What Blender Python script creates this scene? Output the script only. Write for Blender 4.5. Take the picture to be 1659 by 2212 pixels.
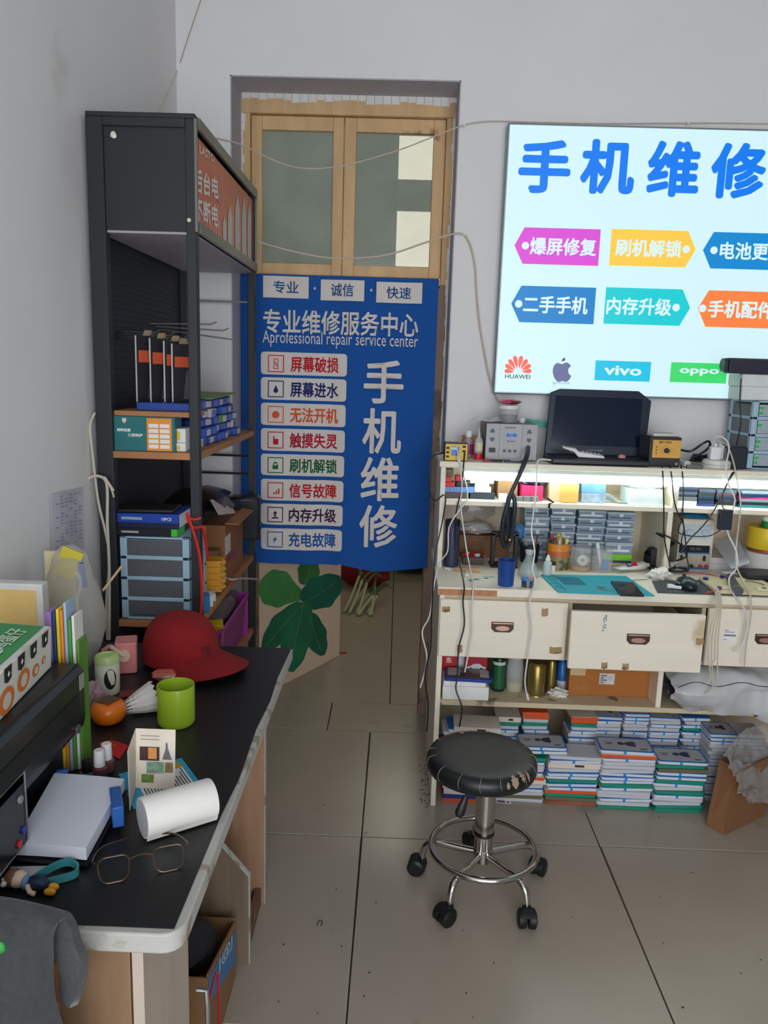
import bpy, bmesh, math, random
from mathutils import Vector, Matrix, noise
random.seed(7)
for o in list(bpy.data.objects): bpy.data.objects.remove(o)
SC = bpy.context.scene
COL = SC.collection
V = Vector
PI = math.pi

# ------------------------------------------------------------------ camera
# image taken as 1659 x 2212; f in pixels; world X right, Y into the room, Z up, camera above the origin
FPX, PCX, PCY, CH = 1680.0, 829.5, 1106.0, 1.5
SLOPE = .033
AY = V((34.5, -306.0, FPX)).normalized()
AX = V((1, SLOPE, (306*SLOPE-34.5)/FPX)).normalized()
AZ = AX.cross(AY)
if AZ.y > 0: AZ = -AZ
def ray(px, py):
    c = V(((px-PCX)/FPX, (py-PCY)/FPX, 1)); return V((c.dot(AX), c.dot(AY), c.dot(AZ)))
def hit(px, py, axis, val):
    r = ray(px, py); o = (0, 0, CH); t = (val-o[axis])/r[axis]; return V(o)+r*t
def pX(px, py, X): return hit(px, py, 0, X)
def pY(px, py, Y): return hit(px, py, 1, Y)
def pZ(px, py, Z): return hit(px, py, 2, Z)
cd = bpy.data.cameras.new('camera'); cam = bpy.data.objects.new('camera', cd); COL.objects.link(cam)
cd.sensor_fit = 'VERTICAL'; cd.sensor_height = 36; cd.lens = FPX/2212*36
cd.clip_start = .02; cd.clip_end = 60
# camera local x = image right, y = image up, z = backwards
R = Matrix(((AX.x, -AX.y, -AX.z), (AY.x, -AY.y, -AY.z), (AZ.x, -AZ.y, -AZ.z)))
cam.matrix_world = Matrix.Translation((0, 0, CH)) @ R.to_4x4()
SC.camera = cam

# ------------------------------------------------------------------ world, daylight, exposure
w = bpy.data.worlds.new('sky'); SC.world = w; w.use_nodes = True
w.node_tree.nodes['Background'].inputs[0].default_value = (.80, .88, 1.0, 1)
w.node_tree.nodes['Background'].inputs[1].default_value = 1.0
def area(name, loc, rot, sx, sy, power, col):
    l = bpy.data.lights.new(name, 'AREA'); l.shape = 'RECTANGLE'; l.size = sx; l.size_y = sy; l.energy = power; l.color = col
    o = bpy.data.objects.new(name, l); COL.objects.link(o); o.location = loc; o.rotation_euler = rot; return o
# daylight entering through the open shop front behind the camera
area('shopfront_daylight', (.45, -1.62, 1.45), (PI/2, 0, 0), 2.2, 2.1, 66, (.93, .97, 1.0))
SC.view_settings.view_transform = 'Standard'; SC.view_settings.look = 'None'
SC.view_settings.exposure = 0.0; SC.view_settings.gamma = 1; SC.view_settings.use_curve_mapping = False

# ------------------------------------------------------------------ materials
def lin(c):
    return tuple((x/255/12.92 if x/255 <= .04045 else ((x/255+.055)/1.055)**2.4) for x in c)
MC = {}
def M(col, rough=.55, metal=0, var=.08, scale=14, bump=0, alpha=1, emit=0, stretch=None, spot=None, spot_scale=6, spot_lo=.62, sheen=0, coat=0, trans=0):
    key = (tuple(col), rough, metal, var, scale, bump, alpha, emit, stretch, spot, spot_scale, spot_lo, sheen, coat, trans)
    if key in MC: return MC[key]
    m = bpy.data.materials.new('paint_%d' % len(MC)); m.use_nodes = True; MC[key] = m
    nt = m.node_tree; N = nt.nodes; L = nt.links; b = N['Principled BSDF']
    c = lin(col)
    b.inputs['Base Color'].default_value = (*c, 1); b.inputs['Roughness'].default_value = rough; b.inputs['Metallic'].default_value = metal
    b.inputs['Alpha'].default_value = alpha; b.inputs['Sheen Weight'].default_value = sheen; b.inputs['Coat Weight'].default_value = coat
    b.inputs['Transmission Weight'].default_value = trans
    if emit:
        b.inputs['Emission Color'].default_value = (*c, 1); b.inputs['Emission Strength'].default_value = emit
        b.inputs['Base Color'].default_value = (*[x*.3 for x in c], 1); return m
    if var or bump or spot:
        tc = N.new('ShaderNodeTexCoord'); mp = N.new('ShaderNodeMapping'); L.new(tc.outputs['Object'], mp.inputs[0])
        if stretch: mp.inputs['Scale'].default_value = stretch
        nz = N.new('ShaderNodeTexNoise'); nz.inputs['Scale'].default_value = scale; nz.inputs['Detail'].default_value = 5
        L.new(mp.outputs[0], nz.inputs['Vector'])
        mx = N.new('ShaderNodeMix'); mx.data_type = 'RGBA'
        L.new(nz.outputs['Fac'], mx.inputs['Factor'])
        mx.inputs['A'].default_value = (*[max(0, x*(1-2*var)) for x in c], 1); mx.inputs['B'].default_value = (*[min(1, x*(1+2*var)) for x in c], 1)
        out = mx.outputs['Result']
        if spot:
            n2 = N.new('ShaderNodeTexNoise'); n2.inputs['Scale'].default_value = spot_scale; n2.inputs['Detail'].default_value = 6
            L.new(tc.outputs['Object'], n2.inputs['Vector'])
            rp = N.new('ShaderNodeValToRGB'); rp.color_ramp.elements[0].position = spot_lo; rp.color_ramp.elements[1].position = spot_lo+.06
            L.new(n2.outputs['Fac'], rp.inputs[0])
            m2 = N.new('ShaderNodeMix'); m2.data_type = 'RGBA'; L.new(rp.outputs[0], m2.inputs['Factor']); L.new(out, m2.inputs['A'])
            m2.inputs['B'].default_value = (*lin(spot), 1); out = m2.outputs['Result']
        L.new(out, b.inputs['Base Color'])
        if bump:
            bp = N.new('ShaderNodeBump'); bp.inputs['Strength'].default_value = bump; bp.inputs['Distance'].default_value = .004
            L.new(nz.outputs['Fac'], bp.inputs['Height']); L.new(bp.outputs[0], b.inputs['Normal'])
    return m
def wood(col, d=(1, 1, 14), var=.22, rough=.6, scale=5, **k): return M(col, rough, var=var, scale=scale, stretch=d, bump=.15, **k)

# ------------------------------------------------------------------ mesh building
class MB:
    def __init__(s, T=None): s.v = []; s.f = []; s.T = T
    def add(s, vs, fs):
        o = len(s.v); T = s.T
        s.v += [(T @ V(p)) if T else V(p) for p in vs]; s.f += [tuple(i+o for i in f) for f in fs]; return s
    def box(s, x0, x1, y0, y1, z0, z1):
        if x0 > x1: x0, x1 = x1, x0
        if y0 > y1: y0, y1 = y1, y0
        if z0 > z1: z0, z1 = z1, z0
        return s.add([(x0,y0,z0),(x1,y0,z0),(x1,y1,z0),(x0,y1,z0),(x0,y0,z1),(x1,y0,z1),(x1,y1,z1),(x0,y1,z1)],
              [(0,3,2,1),(4,5,6,7),(0,1,5,4),(1,2,6,5),(2,3,7,6),(3,0,4,7)])
    def ring(s, pts, rs, n=10, caps=True, closed=False, flat=1.0):
        pts = [V(p) for p in pts]; k = len(pts); vs = []; fs = []
        up = None
        for i, p in enumerate(pts):
            if closed: t = pts[(i+1) % k]-pts[i-1]
            else: t = pts[min(i+1, k-1)]-pts[max(i-1, 0)]
            t = t.normalized() if t.length > 1e-9 else V((0,0,1))
            if up is None: up = V((0,0,1)) if abs(t.z) < .9 else V((0,1,0))
            a = up-t*up.dot(t)
            if a.length < 1e-6: a = t.orthogonal()
            a.normalize(); b = t.cross(a); up = a
            r = rs if not isinstance(rs, (list, tuple)) else (rs[i] if len(rs) == k else rs[min(len(rs)-1, int(i*(len(rs)-1)/(k-1)+.5))])
            for j in range(n):
                an = 2*PI*j/n; vs.append(p+a*(math.cos(an)*r*flat)+b*(math.sin(an)*r))
        for i in range(k if closed else k-1):
            i2 = (i+1) % k
            for j in range(n):
                j2 = (j+1) % n; fs.append((i*n+j, i2*n+j, i2*n+j2, i*n+j2)[::-1])
        if caps and not closed:
            fs.append(tuple(range(n))); fs.append(tuple((k-1)*n+j for j in range(n))[::-1])
        return s.add(vs, fs)
    def cyl(s, p0, p1, r0, r1=None, n=18): return s.ring([p0, p1], [r0, r0 if r1 is None else r1], n)
    def tube(s, pts, r, n=7, sm=0, closed=False):
        if sm: pts = smooth(pts, sm, closed)
        return s.ring(pts, r, n, closed=closed)
    def lathe(s, prof, n=24, at=(0,0,0), axis=None):
        # profile (r, z) from bottom to top around Z through `at`
        vs = []; fs = []; k = len(prof); at = V(at)
        for r, z in prof:
            for j in range(n):
                a = 2*PI*j/n; vs.append(V((r*math.cos(a), r*math.sin(a), z))+at)
        for i in range(k-1):
            for j in range(n):
                j2 = (j+1) % n; fs.append((i*n+j, i*n+j2, (i+1)*n+j2, (i+1)*n+j))
        if prof[0][0] > 1e-6: fs.append(tuple(range(n))[::-1])
        if prof[-1][0] > 1e-6: fs.append(tuple((k-1)*n+j for j in range(n)))
        return s.add(vs, fs)
    def prism(s, poly, d, at=(0,0,0), u=(1,0,0), v=(0,1,0), w=None):
        # polygon in (u,v) at `at`, extruded by d along w (default u x v)
        u = V(u); v = V(v); w = V(w) if w else u.cross(v); at = V(at); n = len(poly)
        a = sum(poly[i][0]*poly[(i+1) % n][1]-poly[(i+1) % n][0]*poly[i][1] for i in range(n))
        if a < 0: poly = poly[::-1]
        p0 = [at+u*x+v*y for x, y in poly]; p1 = [p+w*d for p in p0]
        return s.add(p0+p1, [tuple(range(n))[::-1], tuple(range(n, 2*n))]+[(i, (i+1) % n, n+(i+1) % n, n+i) for i in range(n)])
    def grid(s, fn, nu, nv, thick=0):
        # sheet fn(u,v)->point with u,v in 0..1; optional thickness along the normal
        P = [[V(fn(i/nu, j/nv)) for i in range(nu+1)] for j in range(nv+1)]
        vs = [p for r in P for p in r]; fs = []
        for j in range(nv):
            for i in range(nu): a = j*(nu+1)+i; fs.append((a, a+1, a+nu+2, a+nu+1))
        if thick:
            N = []
            for j in range(nv+1):
                for i in range(nu+1):
                    du = P[j][min(i+1, nu)]-P[j][max(i-1, 0)]; dv = P[min(j+1, nv)][i]-P[max(j-1, 0)][i]
                    N.append(du.cross(dv).normalized())
            m = len(vs); vs = vs+[p-q*thick for p, q in zip(vs, N)]
            fs += [tuple(i+m for i in f[::-1]) for f in fs]
            edge = [i for i in range(nu+1)]+[j*(nu+1)+nu for j in range(1, nv+1)]+[nv*(nu+1)+i for i in range(nu-1, -1, -1)]+[j*(nu+1) for j in range(nv-1, 0, -1)]
            k = len(edge)
            for i in range(k): a, b = edge[i], edge[(i+1) % k]; fs.append((b, a, a+m, b+m))
        return s.add(vs, fs)
    def blob(s, c, r, sub=3, amp=.25, fr=3., seed=0, flat=None):
        bm = bmesh.new(); bmesh.ops.create_icosphere(bm, subdivisions=sub, radius=1)
        vs = []
        for q in bm.verts:
            p = q.co.copy(); k = 1+amp*noise.noise(p*fr+V((seed*3.1, seed*1.7, seed)))+amp*.5*noise.noise(p*fr*2.3+V((seed, seed*2, 0)))
            p = V((p.x*r[0]*k, p.y*r[1]*k, p.z*r[2]*k))
            if flat is not None and p.z < flat: p.z = flat
            vs.append(p+V(c))
        fs = [tuple(q.index for q in f.verts) for f in bm.faces]; bm.free(); return s.add(vs, fs)
    def ball(s, c, r, sub=2): 
        r = (r, r, r) if isinstance(r, (int, float)) else r
        return s.blob(c, r, sub, 0)
    def rbox(s, c, size, rad, h=None, seg=4):
        # slab with rounded vertical corners centred at c (x,y), from c.z up by size.z
        x, y, z = size; pl = rrect(x, y, rad, seg); return s.prism(pl, z, c)
def rrect(x, y, rad, seg=4):
    pl = []
    for cx, cy, a0 in ((x/2-rad, y/2-rad, 0), (-x/2+rad, y/2-rad, 90), (-x/2+rad, -y/2+rad, 180), (x/2-rad, -y/2+rad, 270)):
        for i in range(seg+1):
            a = math.radians(a0+90*i/seg); pl.append((cx+rad*math.cos(a), cy+rad*math.sin(a)))
    return pl
def smooth(pts, k=4, closed=False):
    P = [V(p) for p in pts]; n = len(P); out = []
    for i in range(n if closed else n-1):
        if closed: a, b, c, d = P[i-1], P[i], P[(i+1) % n], P[(i+2) % n]
        else: a, b, c, d = P[max(i-1, 0)], P[i], P[i+1], P[min(i+2, n-1)]
        for j in range(k):
            t = j/k
            out.append(.5*((2*b)+(c-a)*t+(2*a-5*b+4*c-d)*t*t+(3*b-a-3*c+d)*t**3))
    if not closed: out.append(P[-1])
    return out
def TR(loc, rz=0, rx=0, ry=0, sc=1):
    return Matrix.Translation(V(loc)) @ Matrix.Rotation(rz, 4, 'Z') @ Matrix.Rotation(ry, 4, 'Y') @ Matrix.Rotation(rx, 4, 'X') @ Matrix.Scale(sc, 4)
ORG = {}
def mesh(name, mb, mat, org, bevel=0, ang=38, seg=2):
    me = bpy.data.meshes.new(name); me.from_pydata([p-org for p in mb.v], [], mb.f); me.update()
    me.materials.append(mat)
    o = bpy.data.objects.new(name, me); COL.objects.link(o)
    if bevel:
        b = o.modifiers.new('bevel', 'BEVEL'); b.width = bevel; b.segments = seg; b.limit_method = 'ANGLE'; b.angle_limit = math.radians(40)
    me.polygons.foreach_set('use_smooth', [True]*len(me.polygons)); me.set_sharp_from_angle(angle=math.radians(ang))
    return o
def thing(name, label, cat, org, group=None):
    o = bpy.data.objects.new(name, None); COL.objects.link(o); o.location = org; o.empty_display_size = .02
    o['label'] = label; o['category'] = cat
    if group: o['group'] = group
    ORG[o.name] = V(org); return o
def part(name, mb, mat, parent, bevel=0, label=None, **k):
    org = ORG[parent.name]; o = mesh(name, mb, mat, org, bevel, **k); o.parent = parent; ORG[o.name] = org
    if label: o['label'] = label
    return o
def base(mb):
    xs = [p.x for p in mb.v]; ys = [p.y for p in mb.v]; zs = [p.z for p in mb.v]
    return V(((min(xs)+max(xs))/2, (min(ys)+max(ys))/2, min(zs)))
def solo(name, label, cat, mb, mat, group=None, bevel=0, **k):
    org = base(mb); o = mesh(name, mb, mat, org, bevel, **k); o.location = org; ORG[o.name] = org
    o['label'] = label; o['category'] = cat
    if group: o['group'] = group
    return o
def struct(name, mb, mat, label=None, bevel=0, **k):
    org = V((0,0,0)); o = mesh(name, mb, mat, org, bevel, **k); ORG[o.name] = org; o['kind'] = 'structure'
    if label: o['label'] = label
    return o
# ------------------------------------------------------------------ lettering (the built-in font)
TXC = {}
def glyphs(s, bold=0):
    k = s
    if k not in TXC:
        cu = bpy.data.curves.new('txt', 'FONT'); cu.body = s; cu.resolution_u = 2; cu.fill_mode = 'BOTH'
        ob = bpy.data.objects.new('txt', cu); me = bpy.data.meshes.new_from_object(ob)
        TXC[k] = ([v.co.copy() for v in me.vertices], [tuple(p.vertices) for p in me.polygons])
        bpy.data.objects.remove(ob); bpy.data.curves.remove(cu); bpy.data.meshes.remove(me)
    return TXC[k]
def tmb(s, fn, bold=0, mb=None):
    # letters mapped through fn(a,b) with a,b in 0..1 over the text's bounding box; heavier strokes from shifted copies
    v, f = glyphs(s, 0)
    x0 = min(p.x for p in v)-bold; x1 = max(p.x for p in v)+bold; y0 = min(p.y for p in v)-bold; y1 = max(p.y for p in v)+bold
    mb = mb or MB()
    o0 = V(fn(0, 0)); nn = (V(fn(1, 0))-o0).cross(V(fn(0, 1))-o0)
    nn = nn.normalized() if nn.length > 1e-12 else V((0, 0, 0))
    for i in range(8 if bold else 1):
        dx, dy = (bold*math.cos(i*PI/4), bold*math.sin(i*PI/4)) if bold else (0, 0)
        mb.add([fn((p.x+dx-x0)/max(1e-6, x1-x0), (p.y+dy-y0)/max(1e-6, y1-y0))+nn*(4e-5*i) for p in v], f)
    return mb
def quadmap(a, b, c, d):
    # corners: a bottom-left, b bottom-right, c top-right, d top-left
    a, b, c, d = V(a), V(b), V(c), V(d)
    return lambda s, t: (a*(1-s)+b*s)*(1-t)+(d*(1-s)+c*s)*t
def text(name, s, parent, O, u, v, w, h, mat, bold=0, n=.0008):
    # text centred on O, u right, v up, size w x h, lifted by n
    u = V(u).normalized(); v = V(v).normalized(); nn = u.cross(v)*n; O = V(O)+nn
    return part(name, tmb(s, lambda a, b: O+u*((a-.5)*w)+v*((b-.5)*h), bold), mat, parent)
def patch(name, parent, O, u, v, w, h, mat, n=.0006, poly=None):
    u = V(u).normalized(); v = V(v).normalized(); O = V(O)+u.cross(v)*n
    mb = MB(); pl = poly or [(-w/2, -h/2), (w/2, -h/2), (w/2, h/2), (-w/2, h/2)]
    mb.add([O+u*x+v*y for x, y in pl], [tuple(range(len(pl)))]); return part(name, mb, mat, parent)
XR = (1,0,0); ZU = (0,0,1); YF = (0,1,0)
def fbox(x0, y0, x1, y1, Y, zb=None):
    # pixel rectangle of a front face standing in the plane Y: returns X0, X1, z bottom, z top
    xm = (x0+x1)/2; ym = (y0+y1)/2
    a = pY(x0, ym, Y).x; b = pY(x1, ym, Y).x; zl = pY(xm, y1, Y).z if zb is None else zb
    return a, b, zl, pY(xm, y0, Y).z
def cord(name, label, pts, r, mat, cat='cable', n=6, sm=4, group=None):
    return solo(name, label, cat, MB().tube(pts, r, n, sm), mat, group)
# ------------------------------------------------------------------ room shell
XL, XRW, YB, YFR, CEIL = -.85, 2.5, 3.06, -1.75, 3.15
wallm = M((236, 234, 234), .85, var=.03, scale=3, bump=.12, spot=(222, 219, 217), spot_scale=2.2, spot_lo=.66)
revealm = M((186, 184, 194), .85, var=.04, scale=5)
tilem = M((172, 160, 145), .28, var=.05, scale=4, spot=(156, 144, 130), spot_scale=5, spot_lo=.66)
groutm = M((52, 46, 40), .9)
DX0, DX1, DZ, YT = -.654, .188, 2.54, 3.34      # door opening, wall thickness to YT
fl = struct('floor', MB().box(XL, XRW, YFR, 6.1, -.05, -.006), groutm, 'beige tiled shop floor with thin dark joints')
def tile(x0, x1, y0, y1):
    g = .0022; part('floor_tile', MB().box(x0+g, x1-g, y0+g, y1-g, -.02, 0), tilem, fl, bevel=.0015, seg=1)
xs = [-.85, -.075, .70, 1.475, 2.25, 2.5]; ys = [-1.75, -1.47, -.715, .04, .795, 1.55, 2.305, 3.058]
for i in range(len(xs)-1):
    for j in range(len(ys)-1): tile(xs[i], xs[i+1], ys[j], ys[j+1])
for a, b in ((-.85, -.258), (-.258, .7)): tile(a, b, 3.058, 3.338)
for a, b in ((-.85, -.78), (-.78, .004), (.004, .79), (.79, 1.5)):
    for c, d in ((3.338, 3.91), (3.91, 4.68), (4.68, 5.45), (5.45, 6.05)): tile(a, b, c, d)
struct('wall_left', MB().box(XL-.12, XL, YFR, YT, -.05, CEIL), wallm, 'white plastered side wall behind the black rack')
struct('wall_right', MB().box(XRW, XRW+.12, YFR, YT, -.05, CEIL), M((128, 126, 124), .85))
struct('ceiling', MB().box(XL-.12, XRW+.12, YFR, YT, CEIL, CEIL+.1), M((205, 205, 206), .9))
mb = MB(); mb.box(XL, DX0, YB, YT, -.05, CEIL); mb.box(DX1, XRW, YB, YT, -.05, CEIL); mb.box(DX0, DX1, YB, YT, DZ, CEIL)
struct('wall_back', mb, wallm, 'white plastered back wall around the doorway')
mb = MB(); t = .004                                    # painted lining of the door opening
mb.box(DX0, DX0+t, YB+.002, YT, 0, DZ); mb.box(DX1-t, DX1, YB+.002, YT, 0, DZ); mb.box(DX0, DX1, YB+.002, YT, DZ-t, DZ)
struct('trim_1', mb, revealm, 'grey painted reveal of the doorway')
# shop front behind the camera: piers and lintel around a wide opening
mb = MB(); mb.box(XL-.12, -.7, YFR-.1, YFR, 0, CEIL); mb.box(1.6, XRW+.12, YFR-.1, YFR, 0, CEIL); mb.box(-.7, 1.6, YFR-.1, YFR, 2.55, CEIL)
struct('wall_front', mb, wallm)
# room behind the doorway
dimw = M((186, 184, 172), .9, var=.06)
mb = MB(); mb.box(-.97, -.85, YT, 6.1, -.05, 3.7); mb.box(1.5, 1.62, YT, 6.1, -.05, 3.7)
mb.box(-.97, 1.62, YT, 6.1, 3.7, 3.8)
wx0, wx1, wz0, wz1 = -.1, .78, 2.05, 3.38
mb.box(-.97, wx0, 6.05, 6.17, 0, 3.7); mb.box(wx1, 1.62, 6.05, 6.17, 0, 3.7); mb.box(wx0, wx1, 6.05, 6.17, 0, wz0); mb.box(wx0, wx1, 6.05, 6.17, wz1, 3.7)
struct('wall_rear', mb, dimw, 'dim walls of the room behind the curtain')
wf = M((200, 196, 180), .6)
w2 = struct('window_2', MB().box(wx0, wx0+.04, 6.06, 6.1, wz0, wz1).box(wx1-.04, wx1, 6.06, 6.1, wz0, wz1).box(wx0, wx1, 6.06, 6.1, wz0, wz0+.04).box(wx0, wx1, 6.06, 6.1, wz1-.04, wz1).box(wx0, wx1, 6.06, 6.1, 2.66, 2.88), wf, 'bright daylight window high in the rear room')
dayp = M((255, 250, 226), .5, emit=6.5)
part('window_pane', MB().box(wx0+.04, wx1-.04, 6.08, 6.09, wz0+.04, 2.66), dayp, w2)
part('window_pane', MB().box(wx0+.04, wx1-.04, 6.08, 6.09, 2.88, wz1-.04), dayp, w2)

# ------------------------------------------------------------------ timber door frame with two casements
YFm = 3.235
pine = M((218, 180, 132), .6, var=.16, scale=6, stretch=(3, 3, .5), bump=.12, spot=(170, 128, 84), spot_scale=9, spot_lo=.66)
pineold = M((150, 128, 110), .75, var=.2, scale=7, stretch=(4, 4, .6), bump=.2, spot=(112, 90, 76), spot_scale=5, spot_lo=.55)
def q(px, py): return pY(px, py, YFm)
d1 = struct('door_1', MB().box(DX0+.006, -.614, YFm, YFm+.09, 1.84, 2.465), pine, 'weathered yellow pine door frame with transom casements')
part('door_post', MB().box(.15, DX1-.006, YFm, YFm+.09, 1.84, 2.465), pine, d1, bevel=.003)
part('door_post', MB().box(.128, DX1-.006, YFm, YFm+.09, 0, 1.84), pineold, d1, bevel=.003, label='grimy grey-brown lower post of the door frame')
part('door_post', MB().box(DX0+.006, -.595, YFm, YFm+.09, 0, 1.84), pineold, d1, bevel=.003)
part('door_lintel', MB().box(DX0+.006, DX1-.006, YFm-.004, YFm+.09, 2.465, DZ-.005), pine, d1, bevel=.003)
part('transom_rail', MB().box(-.614, .15, YFm, YFm+.09, 1.825, 1.862), pine, d1, bevel=.003)
chip = M((232, 230, 226), .8)
mb = MB(); random.seed(4)
for i in range(26):
    x = DX0+.01+i*.032; h = .006+.012*random.random(); mb.box(x, x+.033, YFm-.0055, YFm-.0035, DZ-.012-h*1.4, DZ-.004)
for i in range(50):
    z = 1.05+i*.03; ww = .004+.012*random.random(); mb.box(DX0+.005, DX0+.006+ww, YFm-.002, YFm, z, z+.031)
    ww = .003+.008*random.random(); mb.box(DX1-.006-ww, DX1-.005, YFm-.002, YFm, z, z+.031)
part('plaster_smear', mb, chip, d1)
glassm = M((158, 168, 154), .12, var=.12, scale=5, alpha=.72)
def sash(x0, x1, z0, z1, sw, label):
    y0, y1 = YFm+.014, YFm+.052
    s = struct('window_1', MB().box(x0, x0+sw, y0, y1, z0, z1), pine, label, bevel=.003)
    part('sash_stile', MB().box(x1-sw, x1, y0, y1, z0, z1), pine, s, bevel=.003)
    part('sash_rail', MB().box(x0+sw, x1-sw, y0, y1, z1-.052, z1), pine, s, bevel=.003)
    part('sash_rail', MB().box(x0+sw, x1-sw, y0, y1, z0, z0+.045), pine, s, bevel=.003)
    part('pane', MB().box(x0+sw, x1-sw, y0+.016, y0+.02, z0+.045, z1-.052), glassm, s)
    return s
sash(-.612, -.249, 1.866, 2.462, .042, 'left pine casement with dusty grey-green glass')
sash(-.246, .148, 1.866, 2.462, .046, 'right pine casement with a bright window behind its glass')

# ------------------------------------------------------------------ blue curtain with printed advertising
blue = M((12, 84, 166), .9, var=.05, scale=60, sheen=.2)
pale = M((226, 218, 212), .9, var=.03)
YC = 3.213
def wav(x, z):
    k = .5+.5*max(0, min(1, (1.87-z)/1.2)); return YC+k*(.006*math.sin(x*19+z*1.2)+.004*math.sin(x*41+1))
cx = thing('door_curtain', 'blue printed repair-shop curtain hanging in the doorway', 'curtain', (-.25, YC, .68))
def cq(px, py): p = pY(px, py, YC); return p
cornTL, cornTR, cornBL, cornBR = cq(520, 585), cq(950, 606), cq(540, 1203), cq(920, 1222)
def cloth(xa, xb, za, zb, n, m, f):
    def fn(u, v):
        x = xa+(xb-xa)*u; z = za(u)+(zb(u)-za(u))*v
        return (x, wav(x, z)+f, z)
    return MB().grid(fn, n, m, .0016)
seam = cq(737, 800).x
c1 = part('curtain_panel', cloth(cornTL.x, seam+.004, lambda u: .676, lambda u: 1.862, 26, 30, -.002), blue, cx)
c2 = part('curtain_panel', cloth(seam-.002, cornTR.x-.004, lambda u: .682-.022*math.sin(u*PI*1.1)-.01*u, lambda u: 1.862-.0*u, 26, 30, .004), blue, cx)
cmap = lambda p, off=-.0045: V((p.x, wav(p.x, p.z)+off, p.z))
def cpanel(px0, py0, px1, py1, mat, rad=0, name='print_panel', off=-.0042):
    a, b, z0, z1 = fbox(px0, py0, px1, py1, YC); W = b-a; Hh = z1-z0
    n = max(6, int(W/.01)); mb = MB()
    def edge(u):
        x = u*W; d = min(x, W-x); return (rad-math.sqrt(max(0, rad*rad-(rad-d)**2))) if d < rad else 0
    us = sorted(set([i/n for i in range(n+1)]+([k*rad/W for k in (.1, .3, .6)]+[1-k*rad/W for k in (.1, .3, .6)] if rad else [])))
    vs = []
    for u in us:
        e = edge(u); x = a+u*W
        vs += [cmap(V((x, 0, z0+e)), off), cmap(V((x, 0, z1-e)), off)]
    mb.add(vs, [(2*i, 2*i+2, 2*i+3, 2*i+1) for i in range(len(us)-1)]); return part(name, mb, mat, cx)
def ctext(s, px0, py0, px1, py1, mat, bold=.02, off=-.0056, name='lettering'):
    a, b, z0, z1 = fbox(px0, py0, px1, py1, YC)
    mb = tmb(s, lambda u, v: V((a+(b-a)*u, 0, z0+(z1-z0)*v)), bold); mb.v = [cmap(p, off) for p in mb.v]
    return part(name, mb, mat, cx)
inkb = M((20, 84, 150), .9)
for r, s, tr in (((569, 597, 667, 644), '专业', (591, 607, 645, 634)), ((693, 605, 787, 650), '诚信', (715, 613, 764, 641)), ((813, 610, 912, 655), '快速', (835, 620, 888, 646))):
    cpanel(*r, pale); ctext(s, *tr, inkb, .012)
for px, py in ((680, 623), (802, 627)): cpanel(px-2, py-2.5, px+2, py+2.5, pale)
ctext('专业维修服务中心', 569, 672, 904, 724, pale, .018)
ctext('Aprofessional repair service center', 568, 718, 903, 754, pale, 0)
rows = [('屏幕破损', (206, 30, 44), 762, 812), ('屏幕进水', (26, 34, 104), 817, 866), ('无法开机', (232, 92, 36), 872, 921), ('触摸失灵', (192, 20, 56), 927, 976),
        ('刷机解锁', (22, 104, 50), 982, 1029), ('信号故障', (200, 26, 40), 1036, 1083), ('内存升级', (64, 20, 66), 1089, 1135), ('充电故障', (24, 92, 168), 1142, 1189)]
def cring(px0, py0, px1, py1, wd, mat):
    for r in ((px0, py0, px1, py0+wd), (px0, py1-wd, px1, py1), (px0, py0+wd, px0+wd, py1-wd), (px1-wd, py0+wd, px1, py1-wd)): cpanel(*r, mat, 0, 'icon_frame', -.0056)
for i, (s, c, y0, y1) in enumerate(rows):
    ink = M(c, .9, var=.04); xr = 750-i*1.6
    cpanel(564, y0, xr, y1-1, pale, .014)
    ctext(s, 628-i*.6, y0+9, 732-i*1, y1-7, ink, .022)
    cring(580-i*.3, y0+5, 614-i*.3, y1-8, 2, ink)
    m = (y0+y1)/2-1; X = 597-i*.3
    ic = [('rect', 5, 11), ('drop', 5, 9), ('disc', 8, 8), ('hand', 7, 10), ('lock', 6, 9), ('bars', 9, 9), ('up', 6, 10), ('bolt', 5, 8)][i]
    k, hw, hh = ic
    def ipoly(pts):
        P3 = [cmap(cq(X+a, m+b), -.006) for a, b in pts]; mb = MB().add(P3, [tuple(range(len(P3)))[::-1]]); part('icon', mb, ink, cx)
    if k == 'rect':
        cring(X-hw, m-hh, X+hw, m+hh, 1.6, ink); ipoly([(-3, -5), (-1, -5), (3, 5), (1, 5)])
    elif k == 'drop': ipoly([(0, -hh)]+[(hw*math.cos(a), 3+hw*math.sin(a)) for a in [x*PI/8-.3 for x in range(0, 10)]])
    elif k == 'disc': ipoly([(hw*math.cos(a*PI/8), hh*math.sin(a*PI/8)) for a in range(16)])
    elif k == 'hand': ipoly([(-5, 9), (-5, -2), (-5, -9), (-2, -9), (-2, -3), (6, -3), (6, 9)])
    elif k == 'lock':
        ipoly([(-6, 0), (6, 0), (6, 8), (-6, 8)]); ipoly([(-5, 0), (-4, -6), (0, -8), (4, -6), (5, 0), (3, 0), (2, -4), (0, -5), (-2, -4), (-3, 0)])
    elif k == 'bars':
        for j in range(4): ipoly([(-9+5*j, 8-4*j), (-6+5*j, 8-4*j), (-6+5*j, 8), (-9+5*j, 8)])
    elif k == 'up':
        ipoly([(0, -9), (5, -3), (2, -3), (2, 4), (-2, 4), (-2, -3), (-5, -3)]); ipoly([(-7, 5), (7, 5), (7, 8), (-7, 8)])
    else: ipoly([(3, -8), (-5, 1), (-1, 1), (-4, 8), (5, -2), (1, -2)])
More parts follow.
